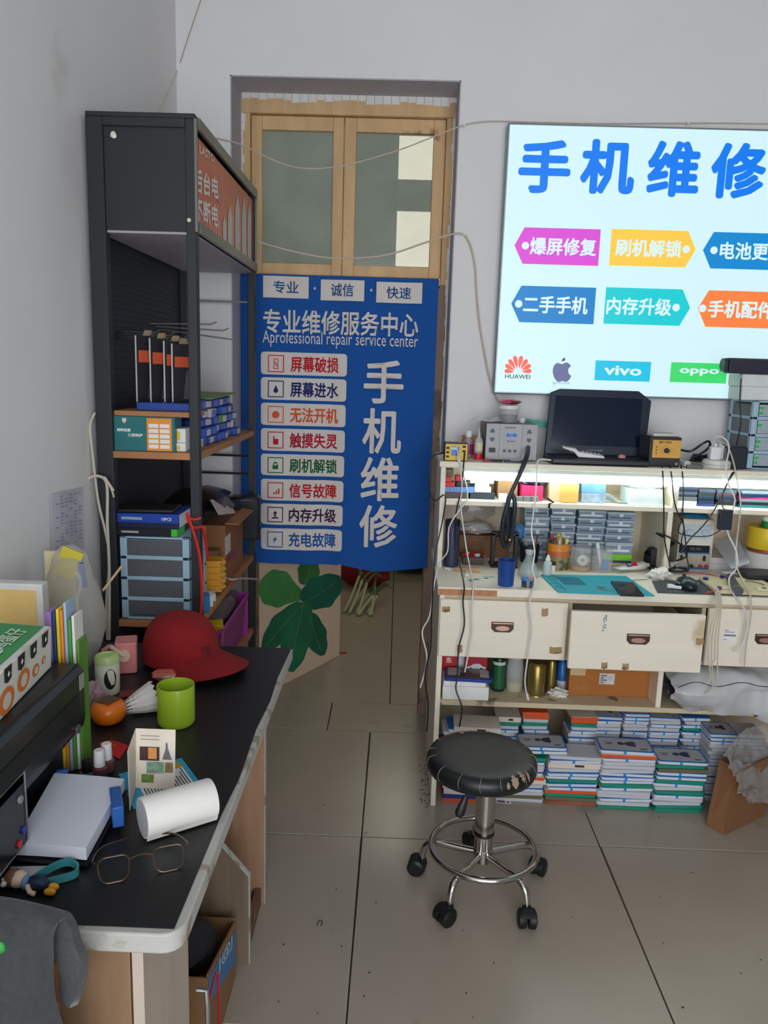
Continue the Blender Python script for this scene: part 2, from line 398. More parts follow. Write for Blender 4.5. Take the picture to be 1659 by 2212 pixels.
for s, x0, x1, y0, y1 in (('手', 786, 872, 778, 872), ('机', 783, 867, 882, 980), ('维', 779, 862, 987, 1082), ('修', 776, 858, 1090, 1182)):
    ctext(s, x0, y0, x1, y1, pale, .02)
# ------------------------------------------------------------------ back-lit wall sign
YS = 3.0
tl, bl = pY(1097, 268, YS), pY(1073, 850, YS)
SX0, SX1, SZ0, SZ1 = .366, 1.70, 1.432, 2.378
sg = thing('lightbox_sign', 'glowing white phone-repair lightbox with blue lettering on the back wall', 'sign', (1.03, YS+.03, SZ0))
part('sign_case', MB().box(SX0-.008, SX1+.008, YS+.004, YB-.001, SZ0-.008, SZ1+.008), M((150, 158, 164), .4, metal=.6), sg, bevel=.004)
EMS = .88
part('sign_face', MB().box(SX0, SX1, YS, YS+.006, SZ0, SZ1), M((208, 240, 246), .4, emit=EMS), sg)
def sp(px, py): return pY(px, py, YS)
def stext(s, px0, py0, px1, py1, col, bold=.02, name='lettering', em=None, n=.0016, shear=True):
    # corners follow the sign's own horizontals
    xm, ym = (px0+px1)/2, (py0+py1)/2
    a, b = sp(px0, ym).x, sp(px1, ym).x; z0, z1 = sp(xm, py1).z, sp(xm, py0).z
    mb = tmb(s, lambda u, v: V((a+(b-a)*u, YS-n, z0+(z1-z0)*v)), bold)
    return part(name, mb, M(col, .4, emit=EMS if em is None else em), sg)
def spoly(pts, col, name, n=.001, em=None):
    P3 = [sp(*p)+V((0, -n, 0)) for p in pts]; return part(name, MB().add(P3, [tuple(range(len(P3)))]), M(col, .4, emit=EMS if em is None else em), sg)
BL = (0, 120, 236)
for s, x0, x1, y0, y1 in (('手', 1120, 1233, 302, 418), ('机', 1254, 1372, 301, 420), ('维', 1398, 1512, 304, 426), ('修', 1535, 1655, 308, 430)):
    stext(s, x0, y0, x1, y1, BL, .036)
def tag_left(x0, x1, yt, yb, col, s, t0, t1, dot):
    a, b, z0, z1 = fbox(x0, yt, x1, yb, YS); w = (z1-z0)*.26; zm = (z0+z1)/2
    P3 = [V((x, YS-.001, z)) for x, z in ((a, zm), (a+w, z0), (b, z0), (b, z1), (a+w, z1))]
    part('tag_panel', MB().add(P3, [tuple(range(5))]), M(col, .4, emit=EMS), sg); tag_rest(s, t0, t1, dot, zm, z1-z0)
def tag_right(x0, x1, yt, yb, col, s, t0, t1, dot):
    a, b, z0, z1 = fbox(x0, yt, x1, yb, YS); w = (z1-z0)*.26; zm = (z0+z1)/2
    P3 = [V((x, YS-.001, z)) for x, z in ((a, z0), (b-w, z0), (b, zm), (b-w, z1), (a, z1))]
    part('tag_panel', MB().add(P3, [tuple(range(5))]), M(col, .4, emit=EMS), sg); tag_rest(s, t0, t1, dot, zm, z1-z0)
def tag_rest(s, t0, t1, dot, zm, h):
    a, b, d = sp(t0, 560).x, sp(t1, 560).x, sp(dot, 560).x; hh = h*.24
    ink = M((214, 240, 246), .4, emit=EMS)
    part('lettering', tmb(s, lambda u, v: V((a+(b-a)*u, YS-.0018, zm-hh+2*hh*v)), .026), ink, sg)
    r = h*.105; P3 = [V((d+r*math.cos(i*PI/10), YS-.0018, zm+r*math.sin(i*PI/10))) for i in range(20)]
    part('dot', MB().add(P3, [tuple(range(20))]), ink, sg)
tag_left(1111, 1295, 493, 572, (214, 74, 208), '爆屏修复', 1143, 1286, 1133)
tag_right(1318, 1503, 497, 576, (250, 200, 70), '刷机解锁', 1327, 1470, 1480)
tag_left(1518, 1702, 503, 582, (0, 134, 206), '电池更换', 1553, 1694, 1540)
tag_left(1104, 1285, 619, 698, (0, 124, 196), '二手手机', 1136, 1277, 1126)
tag_right(1306, 1491, 623, 702, (0, 200, 208), '内存升级', 1318, 1460, 1470)
tag_left(1507, 1691, 629, 708, (250, 128, 62), '手机配件', 1540, 1684, 1528)
# flower emblem of pointed petals
cxp, cyp = 1119, 806
for i in range(8):
    a = math.radians(90+(i-3.5)*24); u = V((math.cos(a), -math.sin(a), 0)); n_ = V((-u.y, u.x, 0))
    L = 37-abs(i-3.5)*2.2; pts = [V((cxp, cyp-2, 0))+u*8+u*(L-8)*t+n_*wd for t, wd in ((0, 0), (.3, 2.6), (.62, 4.6), (.85, 4.6), (1, 1.8), (1, -1.8), (.85, -4.6), (.62, -4.6), (.3, -2.6))]
    spoly([(p.x, p.y) for p in pts][::-1], (240, 96, 78), 'emblem_petal')
stext('HUAWEI', 1091, 809, 1145, 818, (40, 44, 52), .012)
ap = [(0, -13), (5, -16), (11, -17), (17, -13), (19, -9), (14, -4), (13, 2), (15, 8), (20, 12), (16, 20), (10, 25), (4, 24), (0, 23), (-5, 25), (-11, 24), (-17, 16), (-20, 6), (-20, -3), (-17, -11), (-11, -16), (-5, -15)]
spoly([(1214+a, 800+b*1.0) for a, b in ap][::-1], (96, 104, 150), 'fruit_emblem')
spoly([(1214+a, 800+b) for a, b in [(-1, -19), (1, -25), (7, -28), (6, -21)]][::-1], (60, 66, 84), 'fruit_leaf')
stext('iphone', 1194, 823, 1230, 832, (140, 150, 158), .0)
for x0, x1, y0, y1, col, s, tx0, tx1, ty0, ty1 in ((1285, 1405, 780, 823, (0, 190, 226), 'vivo', 1305, 1386, 790, 811), (1448, 1570, 784, 827, (60, 214, 108), 'oppo', 1467, 1553, 796, 812)):
    a, b, z0, z1 = fbox(x0, y0, x1, y1, YS)
    part('brand_panel', MB().add([V((a, YS-.001, z0)), V((b, YS-.001, z0)), V((b, YS-.001, z1)), V((a, YS-.001, z1))], [(0, 1, 2, 3)]), M(col, .4, emit=EMS), sg)
    stext(s, tx0, ty0, tx1, ty1, (214, 240, 246), .03)

# ------------------------------------------------------------------ workbench with hutch along the back wall
ivory = M((242, 233, 214), .5, var=.04, scale=3, stretch=(1, 6, 9), spot=(206, 186, 150), spot_scale=4, spot_lo=.68)
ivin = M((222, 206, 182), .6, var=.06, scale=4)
rawedge = wood((188, 132, 86), (9, 1, 1))
BX0, BX1, BY0, BY1, HY = .157, 1.98, 2.5, YB-.006, 2.75
ZD, ZT, ZM, ZL = .80, 1.188, 1.048, .395
bench = thing('repair_workbench', 'long ivory workbench with shelf hutch, drawers and open lower shelves', 'workbench', (BX0, BY1, 0))
def bp(name, x0, x1, y0, y1, z0, z1, mat=ivory, bev=.002, **k): return part(name, MB().box(x0, x1, y0, y1, z0, z1), mat, bench, bevel=bev, **k)
bp('side_panel', BX0, BX0+.018, BY0+.005, BY1, 0, ZD-.028)
bp('side_panel', BX1-.018, BX1, BY0+.005, BY1, 0, ZD-.028)
bp('desktop', BX0-.008, BX1+.008, BY0-.012, BY1, ZD-.028, ZD)
bp('edge_strip', BX0-.008, .345, BY0-.0135, BY0-.0115, ZD-.026, ZD-.006, rawedge, 0, label='bare brown chipboard edge where the ivory strip is missing')
bp('hutch_side', BX0, BX0+.018, HY, BY1, ZD, ZT-.018)
bp('hutch_side', BX1-.018, BX1, HY, BY1, ZD, ZT-.018)
bp('hutch_top', BX0-.006, BX1+.006, HY-.008, BY1, ZT-.02, ZT)
bp('hutch_shelf', BX0+.018, BX1-.018, HY+.004, BY1-.008, ZM-.018, ZM)
XDV = .975
bp('hutch_divider', XDV, XDV+.018, HY+.002, BY1-.008, ZD, ZM-.018)
bp('hutch_divider', XDV+.012, XDV+.03, HY+.002, BY1-.008, ZM, ZT-.02)
bp('back_panel', BX0+.018, BX1-.018, BY1-.008, BY1, .02, ZT-.02, ivin, 0)
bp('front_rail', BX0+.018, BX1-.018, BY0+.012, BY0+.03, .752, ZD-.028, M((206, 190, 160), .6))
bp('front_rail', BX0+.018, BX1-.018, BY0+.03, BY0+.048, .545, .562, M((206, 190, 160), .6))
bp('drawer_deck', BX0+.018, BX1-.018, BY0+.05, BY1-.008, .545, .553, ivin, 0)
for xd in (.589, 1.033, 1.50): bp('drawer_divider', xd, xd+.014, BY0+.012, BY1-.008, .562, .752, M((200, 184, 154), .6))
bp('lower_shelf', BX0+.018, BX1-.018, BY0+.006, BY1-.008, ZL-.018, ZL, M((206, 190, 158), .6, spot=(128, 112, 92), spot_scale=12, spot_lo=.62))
bp('shelf_divider', .908, .926, BY0+.008, BY1-.008, ZL, .545)
bp('shelf_divider', 1.56, 1.578, BY0+.008, BY1-.008, ZL, .545)
copper = M((206, 168, 150), .32, metal=.8); copd = M((88, 68, 60), .4, metal=.7); tapem = M((172, 142, 98), .5, spot=(120, 92, 60), spot_scale=40, spot_lo=.5)
def drawer(x0, x1, z0, z1, yf, hx, hz, label):
    d = part('drawer', MB().box(x0, x1, yf, yf+.018, z0, z1), ivory, bench, bevel=.003, label=label)
    part('drawer_box', MB().box(x0+.02, x1-.02, yf+.018, yf+.42, z0+.02, z0+.028).box(x0+.02, x0+.03, yf+.018, yf+.42, z0+.028, z1-.05).box(x1-.03, x1-.02, yf+.018, yf+.42, z0+.028, z1-.05).box(x0+.03, x1-.03, yf+.412, yf+.42, z0+.028, z1-.05), ivin, d)
    pl = [(-.037, .017), (.037, .017), (.037, -.006), (.026, -.018), (-.026, -.018), (-.037, -.006)]
    part('handle_plate', MB().prism(pl, .004, (hx, yf, hz), (1,0,0), (0,0,1)), copd, d, bevel=.001)
    part('handle_cup', MB().prism([(.024*math.cos(a*PI/8), -.004+.009*math.sin(a*PI/8)) for a in range(16)], .0025, (hx, yf-.004, hz), (1,0,0), (0,0,1)), copper, d, bevel=.0008)
    part('handle_pivot', MB().cyl((hx-.034, yf-.006, hz+.013), (hx+.034, yf-.006, hz+.013), .0026, n=8), copper, d)
    return d
def tapes(d, yf, L):
    for x, z, w, h in L: patch('tape_scrap', d, (x, yf, z), XR, ZU, w, h, tapem, .0008, poly=[(-w/2, -h*.4), (-w*.1, -h/2), (w/2, -h*.35), (w*.45, h/2), (-w*.2, h*.4), (-w/2, h/2)])
yf = BY0-.006
dA = drawer(.16, .585, .557, .757, yf, .370, .668, 'left drawer front, closed')
tapes(dA, yf, [(.180, .722, .026, .022), (.508, .723, .022, .03), (.553, .592, .042, .026), (.232, .585, .018, .03)])
yf = BY0-.075
pa, pb, z0, z1 = fbox(1231, 1316, 1521, 1442, yf)
dB = drawer(pa, pb, .556, .752, yf, pY(1378, 1383, yf).x, pY(1378, 1380, yf).z, 'middle drawer front, pulled out')
tapes(dB, yf, [(pY(1306, 1431, yf).x, .571, .02, .024), (pY(1352, 1432, yf).x, .570, .022, .024), (pY(1512, 1386, yf).x, pY(1512, 1386, yf).z, .026, .024)])
zz = pY(1306, 1346, yf); patch('sticker', dB, (zz.x, yf, zz.z), XR, ZU, .022, .062, M((240, 236, 222), .3), .0008); inkk = M((34, 30, 30), .5)
text('lettering', '℃-リ。', dB, (zz.x, yf, zz.z), (0,0,-1), (1,0,0), .055, .012, inkk, .02, .0014)
yf = BY0-.006
dC = drawer(1.05, 1.496, .557, .757, yf, pY(1648, 1380, yf).x+.01, pY(1648, 1380, yf).z, 'right drawer front with a barcode sticker')
zz = pY(1577, 1372, yf); patch('barcode_sticker', dC, (zz.x, yf, zz.z), XR, ZU, .046, .044, M((240, 240, 240), .4), .0008)
mb = MB(); random.seed(3); x = zz.x-.02
while x < zz.x+.018:
    ww = random.choice((.0006, .001, .0016)); mb.add([(x, yf-.0014, zz.z-.004), (x+ww, yf-.0014, zz.z-.004), (x+ww, yf-.0014, zz.z+.003), (x, yf-.0014, zz.z+.003)], [(0, 1, 2, 3)]); x += ww+.0008
for dz, l in ((.016, .014), (.010, .034), (-.016, .01)): mb.add([(zz.x-.02, yf-.0014, zz.z+dz), (zz.x-.02+l, yf-.0014, zz.z+dz), (zz.x-.02+l, yf-.0014, zz.z+dz+.0015), (zz.x-.02, yf-.0014, zz.z+dz+.0015)], [(0, 1, 2, 3)])
part('barcode', mb, inkk, dC)
drawer(1.514, 1.96, .557, .757, yf, 1.74, .668, None)
# fluorescent batten under the hutch top
tx0, tx1 = .236, 1.44
ft = thing('fluorescent_lamp', 'long lit fluorescent tube batten under the hutch top', 'lamp', (.84, HY+.01, ZT-.02))
part('lamp_batten', MB().box(tx0, tx1, HY-.006, HY+.02, ZT-.034, ZT-.0205), M((216, 226, 214), .5), ft, bevel=.002)
part('lamp_tube', MB().cyl((tx0+.004, HY+.004, ZT-.049), (tx1-.004, HY+.004, ZT-.049), .0145, n=20), M((238, 255, 250), .4, emit=11.0), ft)
for x in (tx0, tx1-.008): part('end_cap', MB().box(x, x+.008, HY-.008, HY+.02, ZT-.066, ZT-.03), M((230, 232, 228), .5), ft, bevel=.001)

# ------------------------------------------------------------------ black display rack on the left
RX0, RX1, RY0, RY1 = -.838, -.552, 2.15, 3.02
blk = M((34, 37, 42), .5, var=.05); blk2 = M((44, 46, 46), .45)
rack = thing('display_rack', 'tall black metal display rack with wooden shelves and orange header', 'rack', (-.7, 2.58, 0))
RT = 2.125
for x0, x1, y0, y1 in ((RX0, RX0+.045, RY0, RY0+.03), (RX1-.026, RX1, RY0, RY0+.03), (RX0, RX0+.03, RY1-.03, RY1), (RX1-.026, RX1, RY1-.03, RY1)):
    part('post', MB().box(x0, x1, y0, y1, 0, RT), blk, rack, bevel=.002)
HZ = 1.845
part('header_end', MB().box(RX0+.045, RX1-.026, RY0+.008, RY0+.012, HZ, RT-.02), blk, rack)
part('header_end', MB().box(RX0+.03, RX1-.026, RY1-.012, RY1-.008, HZ, RT-.02), blk, rack)
part('header_top', MB().box(RX0, RX1, RY0, RY1, RT, RT+.012), blk, rack, bevel=.002)
part('header_rail', MB().box(RX0+.045, RX1-.026, RY0, RY0+.006, RT-.022, RT), blk, rack, bevel=.001)
part('header_underside', MB().box(RX0+.02, RX1-.01, RY0+.012, RY1-.012, HZ-.006, HZ), M((176, 168, 174), .5), rack)
steel = M((124, 124, 116), .4, metal=.5)
part('sign_frame', MB().box(RX1-.004, RX1+.006, RY0+.03, RY1-.002, RT-.02, RT+.01), steel, rack, bevel=.001)
part('sign_frame', MB().box(RX1-.004, RX1+.006, RY0+.03, RY1-.002, HZ, HZ+.03), steel, rack, bevel=.001)
part('sign_frame', MB().box(RX1-.004, RX1+.004, RY1-.016, RY1-.002, HZ+.03, RT-.02), steel, rack)
part('post_trim', MB().box(RX1-.002, RX1+.004, RY0+.0, RY0+.012, HZ, RT), steel, rack)
adv = part('header_poster', MB().box(RX1-.012, RX1-.007, RY0+.03, RY1-.016, HZ+.02, RT-.03), M((206, 98, 62), .35, var=.06), rack)
pinkw = M((232, 224, 216), .5)
UY, VZ = V((0, 1, 0)), V((0, 0, 1))
def ady(px, py): p = pX(px, py, RX1-.007); return p.y, p.z
def adtext(s, p0, p1, h):
    (ya, za), (yb, zb) = ady(*p0), ady(*p1)
    if ya < RY0+.02: za += (zb-za)*(RY0+.006-ya)/(yb-ya); ya = RY0+.006
    part('lettering', tmb(s, lambda u, v: V((RX1-.006, ya+(yb-ya)*u, (za+(zb-za)*u)+h*v)), .03), pinkw, adv)
adtext('LASTO', (430, 330), (462, 352), .022)
adtext('后台电', (412, 412), (471, 432), .062)
adtext('不断电', (412, 474), (471, 492), .062)
(yp, zp) = ady(474, 432); patch('pink_strip', adv, (RX1-.007, yp, zp), UY, VZ, .055, .024, M((196, 128, 124), .5), .0012)
for px, top, w_ in ((484, 468, .05), (496, 442, .07), (512, 418, .075), (526, 424, .075), (538, 432, .07)):
    y_, zt = ady(px, top); zb_ = HZ+.035
    pl = [(-w_/2, 0), (w_/2, 0), (w_/2*.9, (zt-zb_)*.75), (.0, zt-zb_), (-w_/2*.9, (zt-zb_)*.7)]
    mb = MB().add([V((RX1-.0055-.0003*px/500, y_+a, zb_+b)) for a, b in pl], [(0, 1, 2, 3, 4)]); part('charger_picture', mb, M((206-int(px-484)//6, 200, 192), .5), adv)
part('bolt', MB().cyl((pY(409, 476, RY0).x, RY0+.002, pY(409, 476, RY0).z), (pY(409, 476, RY0).x, RY0-.004, pY(409, 476, RY0).z), .0052, n=12), M((222, 214, 190), .35, metal=.3), rack)
mb = MB().blob((pY(243, 290, RY0).x, RY0+.006, pY(243, 290, RY0).z), (.008, .003, .009), 2, .3); part('paint_chip', mb, pinkw, rack)
# perforated back panels
perf = M((30, 33, 40), .6)
part('back_panel', MB().box(RX0+.004, RX0+.008, RY0+.03, RY1-.03, .1, HZ), perf, rack)
mb = MB()
for i in range(44):
    for j in range(30):
        y = RY0+.09+i*.0175; z = 1.32+j*.0175
        mb.add([(RX0+.0086, y, z), (RX0+.0086, y+.008, z), (RX0+.0086, y+.008, z+.0025), (RX0+.0086, y, z+.0025)], [(0, 1, 2, 3)])
o = part('panel_slot', mb, M((16, 17, 20), .8), rack); o['kind'] = 'stuff'
oak = wood((176, 122, 76), (1, 8, 1)); oak2 = wood((158, 110, 84), (1, 8, 1))
RZ2, RZ3, RZ4 = 1.255, .762, .46
for z in (RZ2, RZ3, RZ4): part('shelf_board', MB().box(RX0+.012, RX1-.004 if z != RZ2 else RX1-.002, RY0+.002, RY1-.006, z-.02, z), oak, rack, bevel=.002)
for z in (1.155, 1.085): part('cross_bar', MB().cyl((RX0+.02, RY1-.012, z), (RX1-.01, RY1-.012, z), .0045, n=8), blk, rack)
part('cross_bar', MB().cyl((RX0+.02, RY1-.012, 1.735), (RX1-.01, RY1-.012, 1.735), .004, n=8), M((150, 146, 146), .5), rack)

# ------------------------------------------------------------------ desk on the left with black top
DZT = .75; DKX = -.266; DY0, DY1 = .915, 2.005
blackmat = M((20, 21, 24), .42, var=.2, scale=3, spot=(36, 37, 40), spot_scale=8, spot_lo=.64)
pvc = M((186, 184, 178), .45, spot=(150, 138, 118), spot_scale=14, spot_lo=.55)
ply = wood((140, 110, 82), (6, 6, .7), spot=(90, 64, 44), spot_scale=6, spot_lo=.64); plyl = wood((196, 180, 166), (6, 6, .6), var=.06); plyd = wood((120, 86, 66), (6, 6, .7))
desk = thing('counter_desk', 'black-topped desk with pale edging along the left wall', 'desk', (-.56, 1.46, 0))
pl = [(XL+.004, DY1), (XL+.004, DY0)]+[(DKX-.03+.03*math.sin(a*PI/10), DY0+.03-.03*math.cos(a*PI/10)) for a in range(6)]+[(DKX, DY1)]
part('desk_top', MB().prism(pl, .03, (0, 0, DZT-.0316)), pvc, desk, bevel=.003)
pl2 = [(XL+.006, DY1-.002), (XL+.006, DY0+.012), (DKX-.014, DY0+.012), (DKX-.012, 1.2), (DKX-.006, 1.32), (DKX-.011, 1.52), (DKX-.005, 1.66), (DKX-.009, 1.8), (DKX-.004, DY1-.002)]
part('black_top_sheet', MB().prism(pl2, .0016, (0, 0, DZT-.0016)), blackmat, desk)
part('end_panel', MB().box(XL+.01, -.345, .935, .953, 0, DZT-.032), ply, desk, bevel=.001)
part('side_door', MB().box(-.343, -.327, .937, 1.16, .06, DZT-.034), plyl, desk, bevel=.001)
hd = pX(425, 2150, -.327)
part('door_handle', MB().tube([(-.327, hd.y, hd.z+.012), (-.31, hd.y, hd.z+.012), (-.308, hd.y-.002, hd.z-.02), (-.308, hd.y-.002, hd.z-.1), (-.327, hd.y-.002, hd.z-.1)], .005, 8), M((170, 172, 170), .3, metal=.8), desk)
part('divider_panel', MB().box(XL+.01, -.345, 1.16, 1.176, 0, DZT-.032), ply, desk, bevel=.001)
gp = [pY(*p, 1.74) for p in ((484, 1838), (537, 1895), (538, 2076))]
gl = [(-.55, .0), (-.336, .0), (-.336, .245), (-.43, .36), (-.5, .45), (-.55, .45)]
part('gusset_panel', MB().prism(gl, .012, (0, 1.752, 0), (1,0,0), (0,0,1)), wood((128, 110, 92), (6, 6, .7)), desk, bevel=.001)
part('gusset_edge', MB().prism([(-.336, 0), (-.333, 0), (-.333, .247), (-.43, .366), (-.432, .36), (-.336, .245)], .0135, (0, 1.7525, 0), (1,0,0), (0,0,1)), pvc, desk)
part('end_panel', MB().box(XL+.01, -.336, 1.965, 1.981, 0, DZT-.032), wood((170, 132, 104), (6, 6, .7)), desk, bevel=.001)
part('panel_edge', MB().box(-.3358, -.333, 1.964, 1.982, 0, DZT-.032), pvc, desk)
part('kick_board', MB().box(-.36, -.344, 1.755, 1.963, 0, .05), plyd, desk)
part('under_shelf', MB().box(XL+.01, -.42, 1.18, 1.962, .42, .436), ply, desk)
# ------------------------------------------------------------------ helpers for goods on the bench
def fb(name, label, cat, x0, y0, x1, y1, Y, dep, mat, zb=None, bevel=.0015, group=None, rz=0, parts=None):
    a, b, z0, z1 = fbox(x0, y0, x1, y1, Y, zb)
    if z1-z0 < .004: z1 = z0+.004
    mb = MB(TR(((a+b)/2, Y+dep/2, z0), rz)); mb.box(-(b-a)/2, (b-a)/2, -dep/2, dep/2, 0, z1-z0)
    if parts:
        t = thing(name, label, cat, ((a+b)/2, Y+dep/2, z0), group); bd = part('box_body', mb, mat, t, bevel); parts(t, bd, a, b, z0, z1, Y); return t
    return solo(name, label, cat, mb, mat, group, bevel)
def cylpx(x0, x1, ybase, ytop, zb):
    # upright round thing standing on zb: centre, radius, height from its pixel silhouette (ybase = nearest rim point)
    xm = (x0+x1)/2; f = pZ(xm, ybase, zb); r = abs(pY(x1, ybase, f.y).x-pY(x0, ybase, f.y).x)/2
    c = V((f.x, f.y+r, zb)); h = pY(xm, ytop, c.y).z-zb; return c, r, h
def clear(col=(214, 226, 236), a=.3, r=.15): return M(col, r, var=0, alpha=a)
WH = M((238, 238, 236), .45, var=.02); BK = M((22, 24, 27), .45, var=.06); DK = M((44, 48, 54), .5); GY = M((150, 152, 152), .5)
CARD = M((164, 122, 84), .8, var=.07, scale=30); CARDD = M((128, 92, 64), .8, var=.07)
NAVY = M((38, 46, 72), .45); REDM = M((196, 32, 44), .45); TEAL = M((22, 150, 128), .5)
INK = M((30, 32, 38), .6)
# ---- on top of the hutch
ZTO = ZT+.0004
def _c(t, bd, a, b, z0, z1, Y):
    yl = M((226, 188, 40), .45); w = b-a; h = z1-z0; cxx = (a+b)/2; cz = (z0+z1)/2
    f = part('face_plate', MB().box(a+.003, b-.002, Y-.003, Y, z0+.002, z1-.003), yl, t, .001)
    part('screen', MB().box(cxx-w*.2, cxx+w*.12, Y-.0036, Y-.003, cz-h*.2, cz+h*.3), M((30, 60, 150), .3, emit=.9), f)
    text('lettering', '5.0 88', f, (cxx-w*.08, Y-.0036, cz+h*.2), XR, ZU, w*.22, h*.14, M((150, 220, 255), .5, emit=1.5), .01)
    mb = MB()
    for i in range(3): mb.box(a+w*.08, a+w*.2, Y-.0034, Y-.003, z0+h*(.18+.24*i), z0+h*(.30+.24*i))
    for i in range(2): mb.box(b-w*.24, b-w*.1, Y-.0034, Y-.003, z0+h*(.5+.25*i), z0+h*(.62+.25*i))
    part('socket', mb, INK, f)
fb('charging_station', 'yellow and navy multi-port charging station on the hutch corner', 'charger', 960, 957, 1011, 993, 2.765, .06, M((30, 44, 86), .4), ZTO, .003, parts=_c)
def bottle(name, label, x0, x1, yb, yt, zb, prof, mat, extra=None, cat='bottle', n=20):
    c, r, h = cylpx(x0, x1, yb, yt, zb); t = thing(name, label, cat, c)
    b = part('bottle_body', MB().lathe([(r*p, h*z) for p, z in prof], n, c), mat, t)
    if extra:
        for nm, pr, m in extra: part(nm, MB().lathe([(r*p, h*z) for p, z in pr], n, c), m, t)
    return t
pinkl = M((206, 170, 178), .25, alpha=.85); clr = clear((230, 232, 232), .45)
bottle('glue_bottle', 'pink liquid bottle with white cap behind the charging station', 1001, 1022, 988, 930, ZTO, [(.95, 0), (1, .03), (1, .62), (.5, .74), (.5, .76)], pinkl,
   [('cap', [(.68, .76), (.7, .78), (.68, .98), (.6, 1)], WH), ('wrap_label', [(1.02, .12), (1.02, .5)], M((170, 60, 130), .4))])
bottle('dropper_bottle', 'clear dropper bottle standing on its red cap end', 1024, 1043, 993, 925, ZTO, [(.9, .0), (.9, .22), (.95, .24), (.95, .62), (.45, .72), (.12, .98), (.1, 1)], clr,
   [('red_base', [(1, 0), (1, .2)], M((222, 26, 44), .4)), ('wrap_label', [(.97, .28), (.97, .55)], M((226, 216, 190), .5))])
solo('small_card_box', 'thin tan cardboard pack behind the two glue bottles', 'box', MB().box(pY(998, 960, 2.99).x, pY(1046, 960, 2.99).x, 2.99, 3.01, ZTO, pY(1020, 941, 2.99).z), M((196, 150, 96), .7))
def _h(t, bd, a, b, z0, z1, Y):
    w = b-a; h = z1-z0; P_ = M((178, 176, 178), .5)
    f = part('face_plate', MB().box(a+.002, b, Y-.004, Y, z0+.003, z1), P_, t, .0015)
    for u in (.27, .70): part('panel_seam', MB().box(a+w*u, a+w*u+.0012, Y-.0046, Y-.004, z0+h*.1, z1-.002), M((120, 118, 120), .6), f)
    part('display', MB().box(a+w*.38, a+w*.63, Y-.005, Y-.004, z0+h*.62, z0+h*.78), M((120, 150, 210), .3, emit=.5), f)
    text('lettering', '88.8 888', f, (a+w*.5, Y-.005, z0+h*.7), XR, ZU, w*.2, h*.1, M((40, 56, 110), .5), .02)
    text('lettering', 'QUICK', f, (a+w*.47, Y-.004, z0+h*.9), XR, ZU, w*.22, h*.05, INK, .02)
    text('lettering', '861DW', f, (a+w*.5, Y-.004, z0+h*.53), XR, ZU, w*.16, h*.04, INK, .01)
    tb = M((40, 84, 96), .4)
    for u in (.13, .84):
        for s_, zc in ((1, .76), (-1, .62)):
            pl = [(-.008, 0), (.008, 0), (.007, s_*.008), (0, s_*.015), (-.007, s_*.008)]
            part('arrow_button', MB().prism(pl, .003, (a+w*u, Y-.004, z0+h*zc), XR, ZU), tb, f, .0006)
    for u in (.38, .48, .58): part('round_button', MB().cyl((a+w*u, Y-.002, z0+h*.27), (a+w*u, Y-.008, z0+h*.27), .0058, n=14), tb, f)
    part('power_switch', MB().box(a+w*.08, a+w*.2, Y-.008, Y-.004, z0+h*.22, z0+h*.34), BK, f, .001)
fb('hot_air_station', 'grey hot-air rework station with blue display and arrow buttons', 'rework station', 1048, 916, 1160, 990, 2.83, .19, M((64, 66, 74), .45), ZTO, .004, parts=_h)
zst = pY(1100, 916, 2.83).z
ct, rt, ht = V((pY(1098, 912, 2.9).x, 2.9, zst+.0005)), .037, .067
t = thing('plastic_tub', 'clear plastic tub of dark paste with white rim on the rework station', 'tub', ct)
part('tub_wall', MB().lathe([(rt*.86, 0), (rt, ht*.8), (rt*1.02, ht*.8), (rt*1.0, ht*.82)], 24, ct), clear((220, 224, 226), .4), t)
part('contents', MB().lathe([(rt*.8, .002), (rt*.88, ht*.42), (rt*.6, ht*.45), (.001, ht*.44)], 24, ct), M((58, 58, 62), .7), t)
part('lid', MB().lathe([(rt*1.06, ht*.76), (rt*1.08, ht*.78), (rt*1.06, ht*.95), (.001, ht*.96)], 24, ct), WH, t)
solo('foil_packet', 'crumpled pink and dark-red foil packet on the tub lid', 'packet', MB().blob((ct.x+.004, ct.y, ct.z+ht+.009), (.04, .028, .009), 3, .35, 4, 3, flat=-.009), M((206, 84, 120), .35, spot=(120, 24, 40), spot_scale=30, spot_lo=.5))
solo('plastic_film', 'loose folded white plastic film on the left of the rework station', 'film', MB().grid(lambda u, v: (ct.x-.14+.11*u, 2.86+.06*v, zst+.004+.012*abs(math.sin(u*5))*(.4+v)), 8, 4, .001), clear((240, 240, 242), .6))
solo('white_cap', 'small white round cap standing on the rework station', 'pot', MB().lathe([(.011, 0), (.012, .012), (.011, .017), (0, .018)], 16, (pY(1128, 912, 2.92).x, 2.92, zst+.0005)), WH)  # loose white cap resting on the station
solo('teal_strip', 'teal paper strip sticking out behind the laptop', 'paper', MB(TR((pY(1160, 913, 3.0).x, 3.0, pY(1160, 920, 3.0).z), 0, 0, .15)).box(-.05, .045, 0, .003, 0, .02), M((70, 176, 160), .6))
